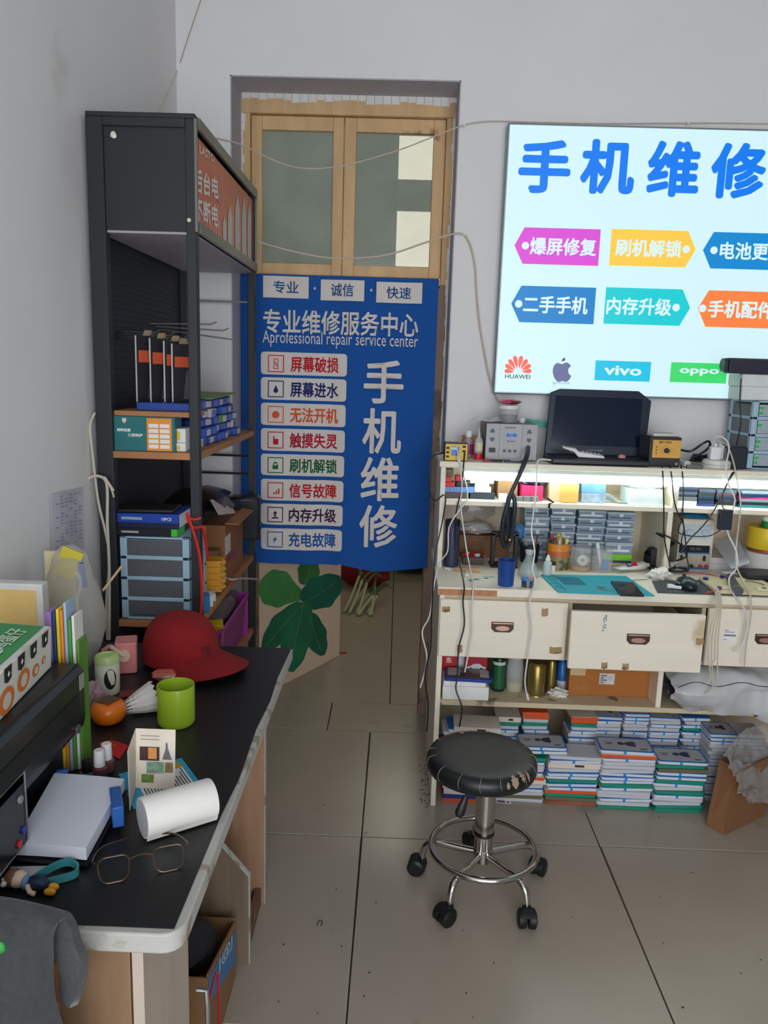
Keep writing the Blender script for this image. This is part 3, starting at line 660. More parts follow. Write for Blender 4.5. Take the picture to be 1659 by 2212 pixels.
# laptop
LX0, LX1 = pY(1178, 995, 2.76).x, pY(1428, 1003, 2.76).x
t = thing('laptop', 'black open laptop on the hutch top in front of the lightbox', 'laptop', ((LX0+LX1)/2, 2.86, ZTO))
LXa, LXb = pY(1176, 985, 2.92).x, pY(1392, 995, 2.92).x
part('laptop_base', MB().box(LXa-.004, pY(1402, 973, 2.79).x-.004, 2.752, 2.928, ZTO+.003, ZTO+.022), M((30, 34, 42), .35), t, .004)
part('keyboard', MB().box(LXa+.02, pY(1402, 973, 2.79).x-.02, 2.82, 2.9, ZTO+.022, ZTO+.0235), M((18, 20, 25), .5), t)
part('touchpad', MB().box(LXa+.12, LXb-.13, 2.765, 2.81, ZTO+.022, ZTO+.0228), M((46, 50, 58), .3), t)
za = ZTO+.02; zb_ = pY(1290, 842, 2.968).z
lid = [(LXa, za), (LXb, za), (pY(1406, 870, 2.968).x, zb_-.035), (pY(1380, 848, 2.968).x, zb_), (pY(1210, 840, 2.968).x, zb_), (pY(1189, 850, 2.968).x, zb_-.014)]
lean = math.atan2(.044, zb_-za); vv = V((0, math.sin(lean), math.cos(lean)))
at0 = V((0, 2.924, za)); sc_ = 1/math.cos(lean)
ld = part('laptop_lid', MB().prism([(x, (z-za)*sc_) for x, z in lid], -.012, at0, XR, vv, XR and V((1,0,0)).cross(vv)), M((24, 36, 58), .3), t, .003)
nn = V((1,0,0)).cross(vv)
hh = (zb_-za)*sc_
part('screen', MB().prism([(LXa+.022, .035), (LXb-.022, .035), (LXb-.014, hh-.03), (LXa+.036, hh-.026)], .0008, at0+nn*.0004, XR, vv), M((16, 30, 54), .12, var=0), ld)
text('lettering', 'ALIENWARE', ld, at0+V(((LXa+LXb)/2, 0, 0))+vv*.018, XR, vv, .06, .006, M((170, 176, 184), .5), .01, .002)
# white handset lying on the laptop
hs = thing('white_handset', 'white plastic handset with keys lying across the laptop keyboard', 'handset', (pY(1262, 978, 2.80).x, 2.8, ZTO+.0245))
T = TR((pY(1262, 978, 2.80).x, 2.805, ZTO+.0245), -.16)
part('handset_body', MB(T).prism([(-.076, .030), (-.078, .036), (-.03, .03), (-.02, .02), (.07, .008), (.072, 0), (-.02, 0), (-.036, .018)], .05, (0, .025, 0), XR, ZU, (0, -1, 0)), M((226, 224, 222), .4), hs, .003)
mb = MB(T)
for i in range(5):
    for j in range(3): mb.box(-.008+i*.014, .0+i*.014, -.018+j*.013, -.009+j*.013, .019-.0017*i, .0212-.0018*i)
part('key', mb, M((190, 190, 192), .5), hs)
solo('pink_pebble', 'small pink faceted stone on the laptop edge', 'stone', MB().blob((pY(1344, 978, 2.79).x, 2.79, ZTO+.031), (.015, .01, .009), 1, .2, 2, 5, flat=-.0065), M((222, 140, 130), .5))
def _s(t, bd, a, b, z0, z1, Y):
    w = b-a; h = z1-z0
    f = part('face_plate', MB().box(a+w*.1, b-w*.02, Y-.003, Y, z0+h*.3, z1-h*.1), M((226, 172, 76), .45), t, .001)
    cxx, cz = a+w*.54, z0+h*.55
    part('dial_knob', MB().cyl((cxx, Y-.003, cz), (cxx, Y-.014, cz), .0095, .008, 18), BK, f)
    mb = MB()
    for i in range(11):
        an = math.radians(220-26*i); x, z = cxx+.017*math.cos(an), cz+.015*math.sin(an); mb.box(x-.0012, x+.0012, Y-.0036, Y-.003, z-.0008, z+.0008)
    part('scale_marks', mb, INK, f); text('lettering', 'JBC 936A', f, (a+w*.48, Y-.003, z1-h*.18), XR, ZU, w*.4, h*.08, INK, .03)
    for i in range(3): part('indicator', MB().cyl((a+w*.22, Y-.003, cz+.012-.011*i), (a+w*.22, Y-.0045, cz+.012-.011*i), .0022, n=8), INK, f)
    part('socket', MB().cyl((b-w*.14, Y, z0+h*.12), (b-w*.14, Y-.012, z0+h*.12), .006, n=12), M((170, 140, 110), .3, metal=.8), t)
fb('soldering_station', 'small black soldering station with amber dial face', 'soldering station', 1402, 944, 1471, 1002, 2.79, .12, M((36, 38, 46), .4), ZTO, .004, parts=_s)
zt_ = pY(1436, 944, 2.79).z
t = thing('white_phone', 'thick white phone lying on the amber soldering station', 'phone', (pY(1435, 940, 2.82).x, 2.83, zt_+.0006))
T = TR((pY(1435, 940, 2.82).x, 2.835, zt_+.0006), .12)
part('phone_body', MB(T).rbox((0, 0, 0), (.098, .062, .011), .008), M((214, 212, 206), .4), t, .002)
part('screen', MB(T).rbox((-.004, .002, .0111), (.074, .05, .0006), .003), M((90, 92, 94), .2), t)
# chargers, plugs and power strip
def zz_(px, py, Y): return pY(px, py, Y)
t = thing('power_socket', 'white round power socket block on the hutch top', 'socket', (zz_(1549, 1000, 2.83).x, 2.83, ZTO))
c = V((zz_(1549, 1000, 2.83).x, 2.83, ZTO))
part('socket_body', MB().lathe([(.05, 0), (.052, .004), (.051, .022), (.046, .028), (0, .029)], 28, c), M((232, 228, 218), .45), t)
part('seam', MB().lathe([(.0523, .011), (.0526, .012), (.0523, .013)], 28, c), GY, t)
cA = zz_(1540, 985, 2.825)
for nm, lab, px, hgt, w_ in (('usb_charger', 'wider white usb charger plugged into the round socket', 1540, .046, .019), ('usb_charger', 'narrow white usb charger at the back of the round socket', 1558, .05, .010)):
    x = zz_(px, 980, 2.83).x; y = 2.815 if px < 1550 else 2.845
    t = thing(nm, lab, 'charger', (x, y, ZTO+.0292)); part('charger_body', MB().box(x-w_, x+w_, y-.014, y+.012, ZTO+.0292, ZTO+.0292+hgt), WH, t, .003)
    part('plug_end', MB().box(x-.004, x+.004, y-.003, y+.003, ZTO+.0292+hgt, ZTO+.0292+hgt+.012), WH, t, .001)
pl = thing('adapter_plug', 'white cylindrical plug lying beside the soldering station', 'plug', (zz_(1484, 992, 2.80).x, 2.8, ZTO))
pc = V((zz_(1484, 992, 2.80).x, 2.79, ZTO+.0115))
part('plug_body', MB().cyl(pc, pc+V((-.004, .05, 0)), .0112, .0105, 20), WH, pl); part('plug_face', MB().cyl(pc+V((0, -.001, 0)), pc, .009, n=18), M((206, 206, 204), .5), pl)
solo('grey_module', 'grey metal bar module in front of the white plug', 'module', MB().box(zz_(1484, 1002, 2.768).x, zz_(1519, 1002, 2.768).x, 2.764, 2.776, ZTO, ZTO+.012), M((120, 122, 122), .35, metal=.5), bevel=.002)
fb('black_adapter', 'upright black power adapter block beside the drawer cabinet', 'adapter', 1579, 966, 1614, 1008, 2.79, .045, M((28, 36, 48), .45), ZTO, .004)
random.seed(5)
for k, (pts, r, lab) in enumerate([([(1472, 972), (1495, 975), (1515, 958), (1530, 953), (1536, 962), (1520, 974), (1495, 990)], .0042, 'black cable loop arching between soldering station and socket')]): cord('cable_loop', lab, [V((zz_(a, b, 2.87).x, 2.87+.012*math.sin(i*2.1), max(zz_(a, b, 2.87).z, ZTO+.006))) for i, (a, b) in enumerate(pts)], r, BK)
cord('coiled_cord', 'coil of thick black cord lying behind the white plug', [V((zz_(1512, 985, 2.92).x+.035*math.cos(a*.7)*(1-.02*a), 2.92+.04*math.sin(a*.7), ZTO+.008+.0011*a)) for a in range(27)], .0048, BK, sm=3)
# translucent drawer cabinet at the right end
CXa, CY0, CDW, CZ1 = zz_(1622, 930, 2.80).x, 2.80, .24, zz_(1640, 866, 2.80).z
lb = M((170, 200, 218), .4, alpha=.95); fr = M((176, 182, 188), .3); drk = M((96, 98, 104), .35); grn = M((40, 190, 70), .5)
def cabinet(name, label, org, T, W, D, n, hgt, fronts):
    t = thing(name, label, 'drawer cabinet', org)
    dh = hgt/n
    pw = .02
    for x0, y0 in ((0, 0), (W-pw, 0), (0, D-pw), (W-pw, D-pw)): part('frame_post', MB(T).box(x0, x0+pw, y0, y0+pw, 0, hgt), lb, t, .002)
    for i in range(n+1): part('frame_deck', MB(T).box(0, W, 0, D, i*dh-.006 if i else 0, i*dh+.006 if i < n else hgt), lb, t, .002)
    for i in range(n):
        z0, z1 = i*dh+(.007 if i else .013), (i+1)*dh-(.007 if i < n-1 else .013)
        d = part('drawer', MB(T).box(pw+.002, W-pw-.002, -.002, D-.006, z0, z1), fr, t, .002)
        part('drawer_side', MB(T).box(.004, .006, pw+.001, D-pw-.001, z0, z1), drk, d)
        part('drawer_side', MB(T).box(W-.006, W-.004, pw+.001, D-pw-.001, z0, z1), drk, d)
        if fronts:
            ring = [T @ V((W*.27+.022*math.cos(a*PI/10), -.006, (z0+z1)/2-.002+.013*math.sin(a*PI/10))) for a in range(20)]
            part('ring_pull', MB().tube(ring, .0028, 6, closed=True), lb, d)
            for dx, dz in ((.0215, .009), (.0205, -.009)) if i != 2 else ((.0215, .006),): part('green_sticker', MB(T).box(dx, dx+.016, -.0028, -.002, (z0+z1)/2+dz-.0045, (z0+z1)/2+dz+.004), grn, d)
    return t
T = TR((CXa, CY0, ZTO), 0)
cabinet('drawer_tower', 'pale blue four-drawer tower with green stickers at the right of the hutch', (CXa, CY0, ZTO), T, .2, .2, 4, CZ1-ZTO, True)
for k, (y0, y1, lab) in enumerate(((836, 860, 'lower white carton on the drawer tower'), (809, 836, 'upper white carton under the black bar'))):
    zb = CZ1+.0006 if k == 0 else zz_(1640, 836, 2.83).z+.0008
    fb('white_carton', lab, 'box', 1603, y0, 1700, y1, 2.83, .12, M((226, 228, 226), .5, var=.03), zb, .003)
    
zb = zz_(1640, 809, 2.83).z+.0008
p = zz_(1573, 793, 2.8); L = .3; rr = zz_(1600, 773, 2.8).z-zb
t = thing('black_bar', 'thick black angular bar lying on the white cartons', 'speaker bar', (p.x+.15, 2.85, zb))
prof = [(0, 0), (.045, 0), (.06, rr*.35), (.06, rr*.75), (.045, rr), (.012, rr), (0, rr*.8)]
part('bar_body', MB().prism(prof, L, (p.x+.012, 2.82, zb), YF, ZU, XR), M((38, 42, 56), .4), t, .003)
part('end_cap', MB().prism([(a*.86+.004, b*.86+.006) for a, b in prof], -.014, (p.x+.012, 2.82, zb), YF, ZU, XR), M((34, 48, 58), .35), t, .003)
cord('hanging_lead', 'thin black lead dropping from the bar to the adapter', [zz_(1601, 818, 2.81), zz_(1598, 870, 2.78), zz_(1600, 915, 2.775), zz_(1596, 962, 2.79)+V((0, .02, 0))], .0022, BK)
# paste-covered marker odds in front of the rework station
for k, (x0, x1, yb, col, lab) in enumerate(((1043, 1060, 990, (150, 40, 56), 'dark red bottle cap lying before the rework station'), (1062, 1085, 992, (40, 44, 52), 'black plastic clip lying before the rework station'), (1088, 1128, 993, (60, 74, 96), 'slate blue screwdriver bit holder on the hutch edge'), (1104, 1128, 986, (226, 226, 226), 'white plastic pry tool on the hutch edge'))):
    a, b, z0, z1 = fbox(x0, yb-7, x1, yb, 2.785, ZTO)
    solo(['bottle_cap', 'plastic_clip', 'bit_holder', 'pry_tool'][k], lab, ['cap', 'clip', 'tool holder', 'tool'][k], MB().rbox(((a+b)/2, 2.776 if k < 3 else 2.802, ZTO), (b-a, .014, .006 if k else .009), .005), M(col, .45), bevel=.0015)

# ------------------------------------------------------------------ upper hutch shelf
ZMO = ZM+.0004; YU = 2.795
def ub(name, label, x0, y0, x1, y1, col, zb=ZMO, Y=YU, dep=.12, cat='box', mat=None, **k): return fb(name, label, cat, x0, y0, x1, y1, Y, dep, mat or M(col, .55), zb, **k)
def ztop(px, py, Y=YU): return pY(px, py, Y).z+.0005
ub('brown_carton', 'flat dark brown carton at the left end of the upper shelf', 960, 1064, 1012, 1078, (78, 66, 68))
z = ztop(985, 1064); ub('card_pack', 'pack of blue-edged cards on the dark brown carton', 960, 1052, 1024, 1065, (88, 120, 176), z, dep=.09, mat=M((92, 126, 186), .5, var=.35, scale=40, stretch=(6, .2, .2)))
z = ztop(990, 1052); ub('red_box', 'small red box with a green dot on the blue card pack', 961, 1042, 982, 1052, (200, 36, 46), z, dep=.05); ub('black_pouch', 'black pouch on the blue card pack', 985, 1040, 1013, 1052, (40, 42, 48), z, dep=.06, bevel=.004)
z2 = ztop(972, 1042); ub('red_box', 'larger red lettered box stacked on the small red box', 958, 1030, 976, 1042, (194, 40, 50), z2, dep=.05); ub('red_box', 'red box right of the stacked red pair', 984, 1028, 996, 1040, (180, 34, 56), ztop(998, 1040), dep=.04)
ub('grey_brush', 'grey bristle block on the red boxes', 959, 1014, 980, 1029, (104, 98, 86), ztop(967, 1030), dep=.05, cat='brush', mat=M((106, 98, 86), .9, var=.4, scale=60))
ub('black_case', 'flat black case under the white power bank', 1015, 1064, 1069, 1079, (36, 44, 56), dep=.14)
z = ztop(1042, 1064); ub('power_bank', 'white boxy power bank with sockets on the flat black case', 1025, 1053, 1061, 1064, (226, 228, 214), z)
z = ztop(1042, 1053); ub('white_box', 'narrow white box on the white power bank', 1026, 1045, 1057, 1053, (222, 226, 216), z)
z = ztop(1042, 1045); ub('white_box', 'wide white box directly under the lamp tube', 1016, 1035, 1067, 1045, (216, 228, 232), z, dep=.11)
ub('kraft_box', 'kraft cardboard box behind the hanging hose', 1075, 1038, 1118, 1078, (176, 146, 108), Y=2.83, mat=CARD)
ub('phone_board', 'white circuit shield lying before the kraft box', 1078, 1068, 1097, 1078, (214, 220, 222), dep=.03, Y=2.785)
ub('magenta_box', 'magenta box half wrapped by a dark bag', 1127, 1050, 1173, 1079, (196, 30, 92), dep=.1)
solo('dark_bag', 'glossy dark plastic bag on the magenta box', 'bag', MB().blob((pY(1152, 1046, 2.85).x, 2.85, pY(1152, 1050, YU).z+.012), (.05, .045, .014), 3, .35, 3, 2, flat=-.0105), M((40, 58, 84), .2))
for k in range(3): ub('metal_shield', ['long thin', 'short', 'bent'][k]+' grey metal shield in front of the magenta box', 1114+k*17, 1073, 1130+k*17, 1078, (118, 118, 118), dep=.02, Y=2.772, cat='metal scrap')
ub('tan_carton', 'tan open carton beside the yellow padded envelope', 1186, 1040, 1212, 1085, (196, 176, 140), dep=.14)
ub('padded_envelope', 'yellow padded envelope upright on the upper shelf', 1213, 1042, 1251, 1087, (222, 176, 92), Y=2.775, dep=.03, cat='envelope', bevel=.008)
ub('clear_case', 'clear plastic case of screws on the upper shelf', 1256, 1066, 1309, 1086, (150, 170, 190), mat=M((140, 158, 176), .2, var=.3, scale=50))
ub('blue_folder', 'stack of blue film sheets on the clear case', 1256, 1046, 1309, 1065, (70, 118, 170), ztop(1282, 1066), mat=M((96, 140, 186), .3, var=.3, scale=12))
solo('film_sheet', 'curled clear film sheet beside the white foam block', 'film', MB().grid(lambda u, v: (pY(1305+50*u, 1070, 2.8).x, 2.79+.05*v, ZMO+.002+.034*(1-u)*(1-v)+.006*math.sin(u*7)), 8, 4, .001), clear((190, 214, 224), .6))
ub('foam_block', 'white foam block at the shelf edge', 1361, 1059, 1434, 1097, (226, 236, 234), Y=2.766, dep=.13, cat='foam', bevel=.003)
solo('bubble_bag', 'crumpled clear bag on the white foam block', 'bag', MB().blob((pY(1390, 1050, 2.83).x, 2.83, pY(1397, 1059, 2.766).z+.010), (.075, .04, .011), 3, .4, 3, 8, flat=-.009), clear((206, 214, 216), .7))
solo('shelf_clamp', 'black plastic clamp gripping the upper shelf edge', 'clamp', MB().tube([pY(1182, 1076, 2.752), pY(1196, 1086, 2.745), pY(1187, 1088, 2.745), pY(1186, 1098, 2.745)], .004, 8), BK)
# right bay: dark phone boxes in loose stacks
bays = [(1453, 1508, 1095, [('white carton with a round mark', (228, 230, 228), 11), ('grey carton', (96, 100, 104), 9), ('black tablet box', (40, 44, 54), 5), ('slate tablet box', (70, 84, 104), 6), ('black glossy box', (34, 38, 48), 6), ('pale-edged black box', (52, 66, 88), 6)], 'far left'),
        (1510, 1546, 1096, [('blue phone box', (40, 66, 128), 6), ('navy phone box', (34, 48, 92), 6), ('black phone box', (30, 36, 50), 6), ('dark teal phone box', (34, 60, 70), 6), ('charcoal phone box', (48, 52, 58), 7), ('slate phone box', (66, 80, 98), 6)], 'second'),
        (1549, 1592, 1097, [('beige edged box', (188, 184, 160), 4), ('black notebook', (30, 34, 42), 6), ('charcoal notebook', (50, 56, 66), 6), ('blue-black notebook', (34, 46, 72), 6), ('dark grey notebook', (58, 62, 68), 5), ('dusky red notebook', (104, 54, 66), 3), ('slate notebook', (70, 86, 104), 7)], 'third'),
        (1600, 1690, 1098, [('teal edged case', (36, 120, 130), 6), ('black case', (30, 36, 46), 7), ('grey case', (120, 128, 136), 6), ('magenta edged case', (182, 50, 120), 4), ('navy case', (36, 46, 78), 8), ('light slate case', (120, 140, 158), 6)], 'far right')]
random.seed(12)
for x0, x1, yb, L, nm in bays:
    z = ZMO; n = len(L)
    for i, (desc, col, hp) in enumerate(L):
        a = pY(x0, yb-20, YU).x; b = pY(x1, yb-20, YU).x; h = hp*.00158; j = random.uniform(-.003, .003)
        mb = MB(TR(((a+b)/2+j, YU+.06, z), random.uniform(-.04, .04))).box(-(b-a)/2+.001, (b-a)/2-.001, -.055, .055, 0, h)
        solo('phone_box', '%s in the %s stack of the right upper bay' % (desc, nm), 'box', mb, M(col, .35), 'dark boxes in the right upper bay', bevel=.001); z += h+.0004
solo('red_button', 'coral red button cap on the grey carton in the right bay', 'button', MB().lathe([(.009, 0), (.0095, .003), (.006, .006), (0, .007)], 14, (pY(1492, 1073, 2.79).x, 2.815, ZMO+.0175*1.9+.001)), M((232, 96, 96), .4))
# ------------------------------------------------------------------ desktop under the hutch
ZDO = ZD+.0004
def db(name, label, x0, y0, x1, y1, col, Y, dep, zb=ZDO, cat='box', mat=None, **k): return fb(name, label, cat, x0, y0, x1, y1, Y, dep, mat or M(col, .55), zb, **k)
c, r, h = cylpx(959, 991, 1226, 1122, ZDO)
t = thing('thermos_flask', 'tall navy cylinder flask at the left end of the desktop', 'flask', c)
part('flask_body', MB().lathe([(r, 0), (r, h*.86), (r*.96, h*.88)], 28, c), M((48, 54, 84), .5), t)
part('flask_lid', MB().lathe([(r*1.01, h*.88), (r*1.01, h*.99), (r*.9, h), (0, h)], 28, c), M((26, 30, 38), .4), t)
def _fl(t, bd, a, b, z0, z1, Y):
    mb = MB(); cx_, cz = (a+b)/2, (z0+z1)/2
    for i in range(9):
        an = i*PI/8; x, z = cx_+.03*math.cos(an), cz-.018+.03*math.sin(an)
        mb.tube([V((x+.009*math.cos(q*PI/5), Y-.0008, z+.008*math.sin(q*PI/5))) for q in range(10)], .0006, 4, closed=True)
    part('flower_print', mb, M((104, 72, 50), .8), t); text('lettering', '1.7.3.8', t, (cx_, Y, z1-.008), XR, ZU, .1, .008, M((104, 72, 50), .8), 0)
    part('tape', MB().box(a+.01, b-.02, Y-.0012, Y-.0004, z0+.004, z0+.007), M((206, 190, 160), .5), t)
db('flower_carton', 'brown carton with a flower line print behind the sweets tray', 990, 1157, 1062, 1204, 0, 2.925, .1, mat=CARDD, parts=_fl)
db('brown_carton', 'plain brown carton behind the hot-air stand', 1064, 1160, 1100, 1206, 0, 2.93, .1, mat=CARDD)
zf = pY(1030, 1157, 2.925).z
solo('clear_bag', 'crumpled clear bag of parts on the flower carton', 'bag', MB().blob((pY(1028, 1148, 2.96).x, 2.965, zf+.024), (.07, .04, .026), 3, .35, 2.6, 4, flat=-.0232), clear((204, 200, 198), .6))
solo('clear_bag', 'tall glossy clear bag leaning on the hutch back', 'bag', MB().blob((pY(1035, 1120, 3.0).x, 3.0, zf+.095), (.062, .018, .042), 3, .4, 2.4, 9), clear((196, 184, 176), .5))
solo('blue_clip', 'small blue and white clip on the brown cartons', 'clip', MB().box(pY(1064, 1152, 2.94).x, pY(1082, 1152, 2.94).x, 2.94, 2.952, pY(1082, 1160, 2.93).z+.0008, pY(1082, 1160, 2.93).z+.009), M((50, 130, 200), .4), bevel=.002)
def _sw(t, bd, a, b, z0, z1, Y):
    random.seed(8)
    for k in range(6):
        x = a+.012+(b-a-.024)*k/5; part('sweet_wrapper', MB().blob((x, Y+.04+.02*(k % 2), z1-.002), (.013, .014, .011), 2, .3, 3, k), M([(204, 26, 40), (226, 222, 218), (190, 20, 36)][k % 3], .3), t)
db('sweets_tray', 'dim clear tray of red wrapped sweets beside the flask', 1000, 1205, 1046, 1224, 0, 2.8, .09, mat=M((92, 84, 78), .3, alpha=.85), cat='tray', parts=_sw)
p = pZ(1010, 1236, ZDO); solo('wood_batten', 'short raw wooden batten on the desktop', 'batten', MB(TR((p.x, p.y, ZDO), -.05)).box(-.045, .045, 0, .022, 0, .014), wood((186, 150, 112), (8, 1, 1)), bevel=.001)
p = pZ(1008, 1246, ZDO); solo('white_tube', 'small white plastic tube lying before the batten', 'tube', MB().cyl(p+V((0, -.004, .0065)), p+V((.003, .045, .0065)), .0062, .005, 14), M((230, 228, 214), .4))
p = pZ(968, 1232, ZDO); solo('white_clip', 'curled white plastic cable clip by the flask', 'clip', MB().tube([p+V((-.012, .01, .004)), p+V((.004, .012, .004)), p+V((.01, .0, .004)), p+V((.0, -.01, .004))], .0036, 8, 3), WH)
for k, (x0, x1, y, rz, lab) in enumerate(((1003, 1045, 1254, .25, 'white data card left of the blue cup'), (1036, 1076, 1249, .2, 'white and green data card touching the blue cup'))):
    p = pZ((x0+x1)/2, y, ZDO); t = thing('data_card', lab, 'card', p); T = TR((p.x, p.y, ZDO), rz)
    part('card_sheet', MB(T).box(-.032, .032, -.02, .02, 0, .0008+.0008*k), M((236, 238, 232), .5), t)
    for bx in ((-.02, -.004, -.012, -.002), (.004, .022, .002, .006), (-.02, .018, .010, .013)): part('card_print', MB(T).box(*bx, .0017, .0019), M((70, 72, 76), .5), t)
# hot-air gun stand with its coiled hose
c, r, h = cylpx(1075, 1114, 1269, 1209, ZDO)
t = thing('blue_cup', 'royal blue plastic cup at the front of the desktop', 'cup', c)
part('cup_wall', MB().lathe([(r*.86, 0), (r*.88, .002), (r*1.0, h*.98), (r*1.02, h), (r*.95, h), (r*.84, .006), (0, .005)], 30, c), M((22, 72, 150), .45), t)
sx, sy = pZ(1096, 1240, ZDO).x, 2.80
t = thing('hot_air_stand', 'black hot-air gun stand behind the blue cup', 'stand', (sx, sy, ZDO))
for dx in (-.042, .042): part('stand_leg', MB().box(sx+dx-.007, sx+dx+.007, sy-.012, sy+.012, ZDO, ZDO+.125), BK, t, .002)
part('stand_bridge', MB().box(sx-.049, sx+.049, sy-.012, sy+.012, ZDO+.115, ZDO+.13), BK, t, .002)
part('stand_base', MB().box(sx-.05, sx+.05, sy-.03, sy+.05, ZDO, ZDO+.006), BK, t, .002)
t = thing('hot_air_gun', 'black hot-air gun with looped hose hanging to its stand', 'heat gun', (sx, sy, ZDO+.1))
part('nozzle', MB().lathe([(.008, -.055), (.012, -.052), (.014, -.03), (.018, -.02), (.018, .02)], 18, (sx, sy-.03, ZDO+.13)), M((88, 70, 62), .4, metal=.6), t)
part('gun_handle', MB().cyl((sx, sy-.03, ZDO+.145), (sx+.004, sy-.02, ZDO+.235), .018, .015, 18), BK, t)
h0 = pY(1145, 975, 2.82)
hose = [pY(1143, 968, 2.80)+V((0, .02, 0)), pY(1138, 985, 2.745), pY(1125, 1020, 2.725), pY(1108, 1055, 2.72), pY(1096, 1090, 2.72), pY(1086, 1130, 2.725), pY(1084, 1165, 2.74), pY(1092, 1180, 2.75), pY(1103, 1165, 2.745), pY(1110, 1120, 2.735), pY(1112, 1085, 2.735), pY(1106, 1066, 2.74), pY(1098, 1080, 2.745), pY(1096, 1120, 2.75), pY(1098, 1160, 2.762), V((sx+.004, sy-.02, ZDO+.235))]
part('hose', MB().tube(hose, .0082, 10, 5), M((34, 44, 56), .35), t)
part('rating_dot', MB().cyl(pY(1101, 1166, 2.728), pY(1101, 1166, 2.728)+V((0, -.002, 0)), .004, n=12), M((236, 160, 40), .4), t)
solo('blue_mask', 'folded blue plastic part behind the hose', 'part', MB().blob((pY(1122, 1143, 2.9).x, 2.9, pY(1122, 1147, 2.9).z), (.022, .018, .028), 2, .25, 2, 3), M((74, 132, 196), .5))
# pen holder with tools
c, r, h = cylpx(1124, 1168, 1218, 1176, ZDO)
t = thing('tool_holder', 'black mesh tool holder crowded with tweezers and drivers', 'holder', c)
part('holder_wall', MB().lathe([(r*.86, 0), (r, h), (r*.94, h), (r*.8, .004), (0, .003)], 20, c), M((30, 33, 40), .5), t)
random.seed(21); tc_ = [(196, 196, 198), (180, 96, 60), (60, 90, 170), (44, 46, 50), (206, 206, 200), (120, 80, 60)]
for k in range(6):
    an = k*1.05; x, y = c.x+r*.55*math.cos(an), c.y+r*.55*math.sin(an)
    solo(['tweezers', 'screwdriver', 'blue_driver', 'black_spudger', 'steel_tweezers', 'copper_driver'][k], ['plain steel tweezers', 'brown handled screwdriver', 'blue handled driver', 'black plastic spudger', 'bright bent steel tweezers', 'copper brown driver'][k]+' standing in the mesh tool holder', 'tool',
         MB().cyl((x, y, c.z+.008), (x+.022*math.cos(an), y+.012*math.sin(an), c.z+h+.02+.012*(k % 3)), .0028, .0038, 8), M(tc_[k], .35, metal=.5 if k in (0, 4) else 0))
# conical flask
c, r, h = cylpx(1121, 1168, 1250, 1192, ZDO)
t = thing('conical_flask', 'clear glass conical flask with liquid left of the dropper bottle', 'flask', c)
gl_ = clear((214, 228, 230), .32, .08)
part('flask_glass', MB().lathe([(r*.9, 0), (r, h*.08), (r*.95, h*.2), (r*.36, h*.74), (r*.33, h*.94), (r*.42, h)], 28, c), gl_, t)
part('liquid', MB().lathe([(r*.88, .002), (r*.95, h*.08), (r*.9, h*.2), (r*.76, h*.33), (0, h*.33)], 28, c), M((196, 214, 214), .1, alpha=.45), t)
part('stopper', MB().lathe([(r*.3, h*.9), (r*.42, h*1.0), (r*.4, h*1.06), (0, h*1.07)], 20, c), M((206, 210, 210), .3, alpha=.8), t)
c, r, h = cylpx(1126, 1157, 1273, 1250, ZDO)
t = thing('solder_spool', 'small solder spool with orange and blue top on the bench', 'spool', c)
part('spool_flange', MB().lathe([(r, 0), (r, .002), (r*.8, .0025)], 24, c), M((222, 222, 220), .4), t)
part('solder_wire', MB().lathe([(r*.84, .0025), (r*.86, h*.5), (r*.84, h*.86)], 24, c), M((120, 122, 126), .3, metal=.85), t)
part('spool_flange', MB().lathe([(r*.84, h*.86), (r, h*.88), (r, h), (0, h)], 24, c), M((60, 130, 214), .4), t)
part('spool_sticker', MB().prism([(0, 0)]+[(r*.96*math.cos(-1.2+a*.24), r*.96*math.sin(-1.2+a*.24)) for a in range(11)], .0006, c+V((0, 0, h))), M((236, 140, 80), .5), t)
bottle('flux_bottle', 'white dropper bottle beside the teal mat', 1174, 1192, 1246, 1198, ZDO, [(.95, 0), (1, .03), (1, .62), (.6, .7), (.6, .72)], M((216, 226, 230), .4, alpha=.8), [('nozzle', [(.62, .72), (.6, .8), (.2, .98), (.1, 1)], WH)])
bottle('ointment_jar', 'squat white jar behind the dropper bottle', 1190, 1200, 1238, 1214, ZDO, [(1, 0), (1, .7), (.9, .72)], M((230, 226, 214), .4), [('lid', [(1.05, .72), (1.05, 1), (0, 1)], BK)], cat='jar')
# tin can of markers
c, r, h = cylpx(1184, 1232, 1233, 1172, ZDO)
t = thing('tin_can', 'orange and yellow printed tin can holding markers', 'can', c)
part('can_wall', MB().lathe([(r, 0), (r, h), (r*.95, h), (r*.94, .004), (0, .003)], 28, c), M((150, 140, 104), .4, var=.3, scale=18, spot=(86, 92, 60), spot_scale=24, spot_lo=.5), t)
part('can_band', MB().lathe([(r*1.012, h*.72), (r*1.012, h*.99)], 28, c), M((226, 142, 44), .4), t)
part('can_band', MB().lathe([(r*1.01, h*.5), (r*1.01, h*.72)], 28, c), M((214, 112, 60), .4, var=.3, scale=20), t)
a0 = [math.radians(x) for x in range(-30, 2, 4)]
part('can_stripe', MB().add([c+V((r*1.02*math.cos(a), r*1.02*math.sin(a), z)) for a in a0 for z in (0, h)], [(2*i, 2*i+2, 2*i+3, 2*i+1) for i in range(len(a0)-1)]), M((232, 196, 40), .4), t)
mkc = [((58, 120, 40), 'green'), ((232, 214, 60), 'yellow'), ((196, 40, 40), 'red'), ((40, 50, 70), 'black'), ((216, 150, 90), 'orange'), ((224, 222, 100), 'lemon')]
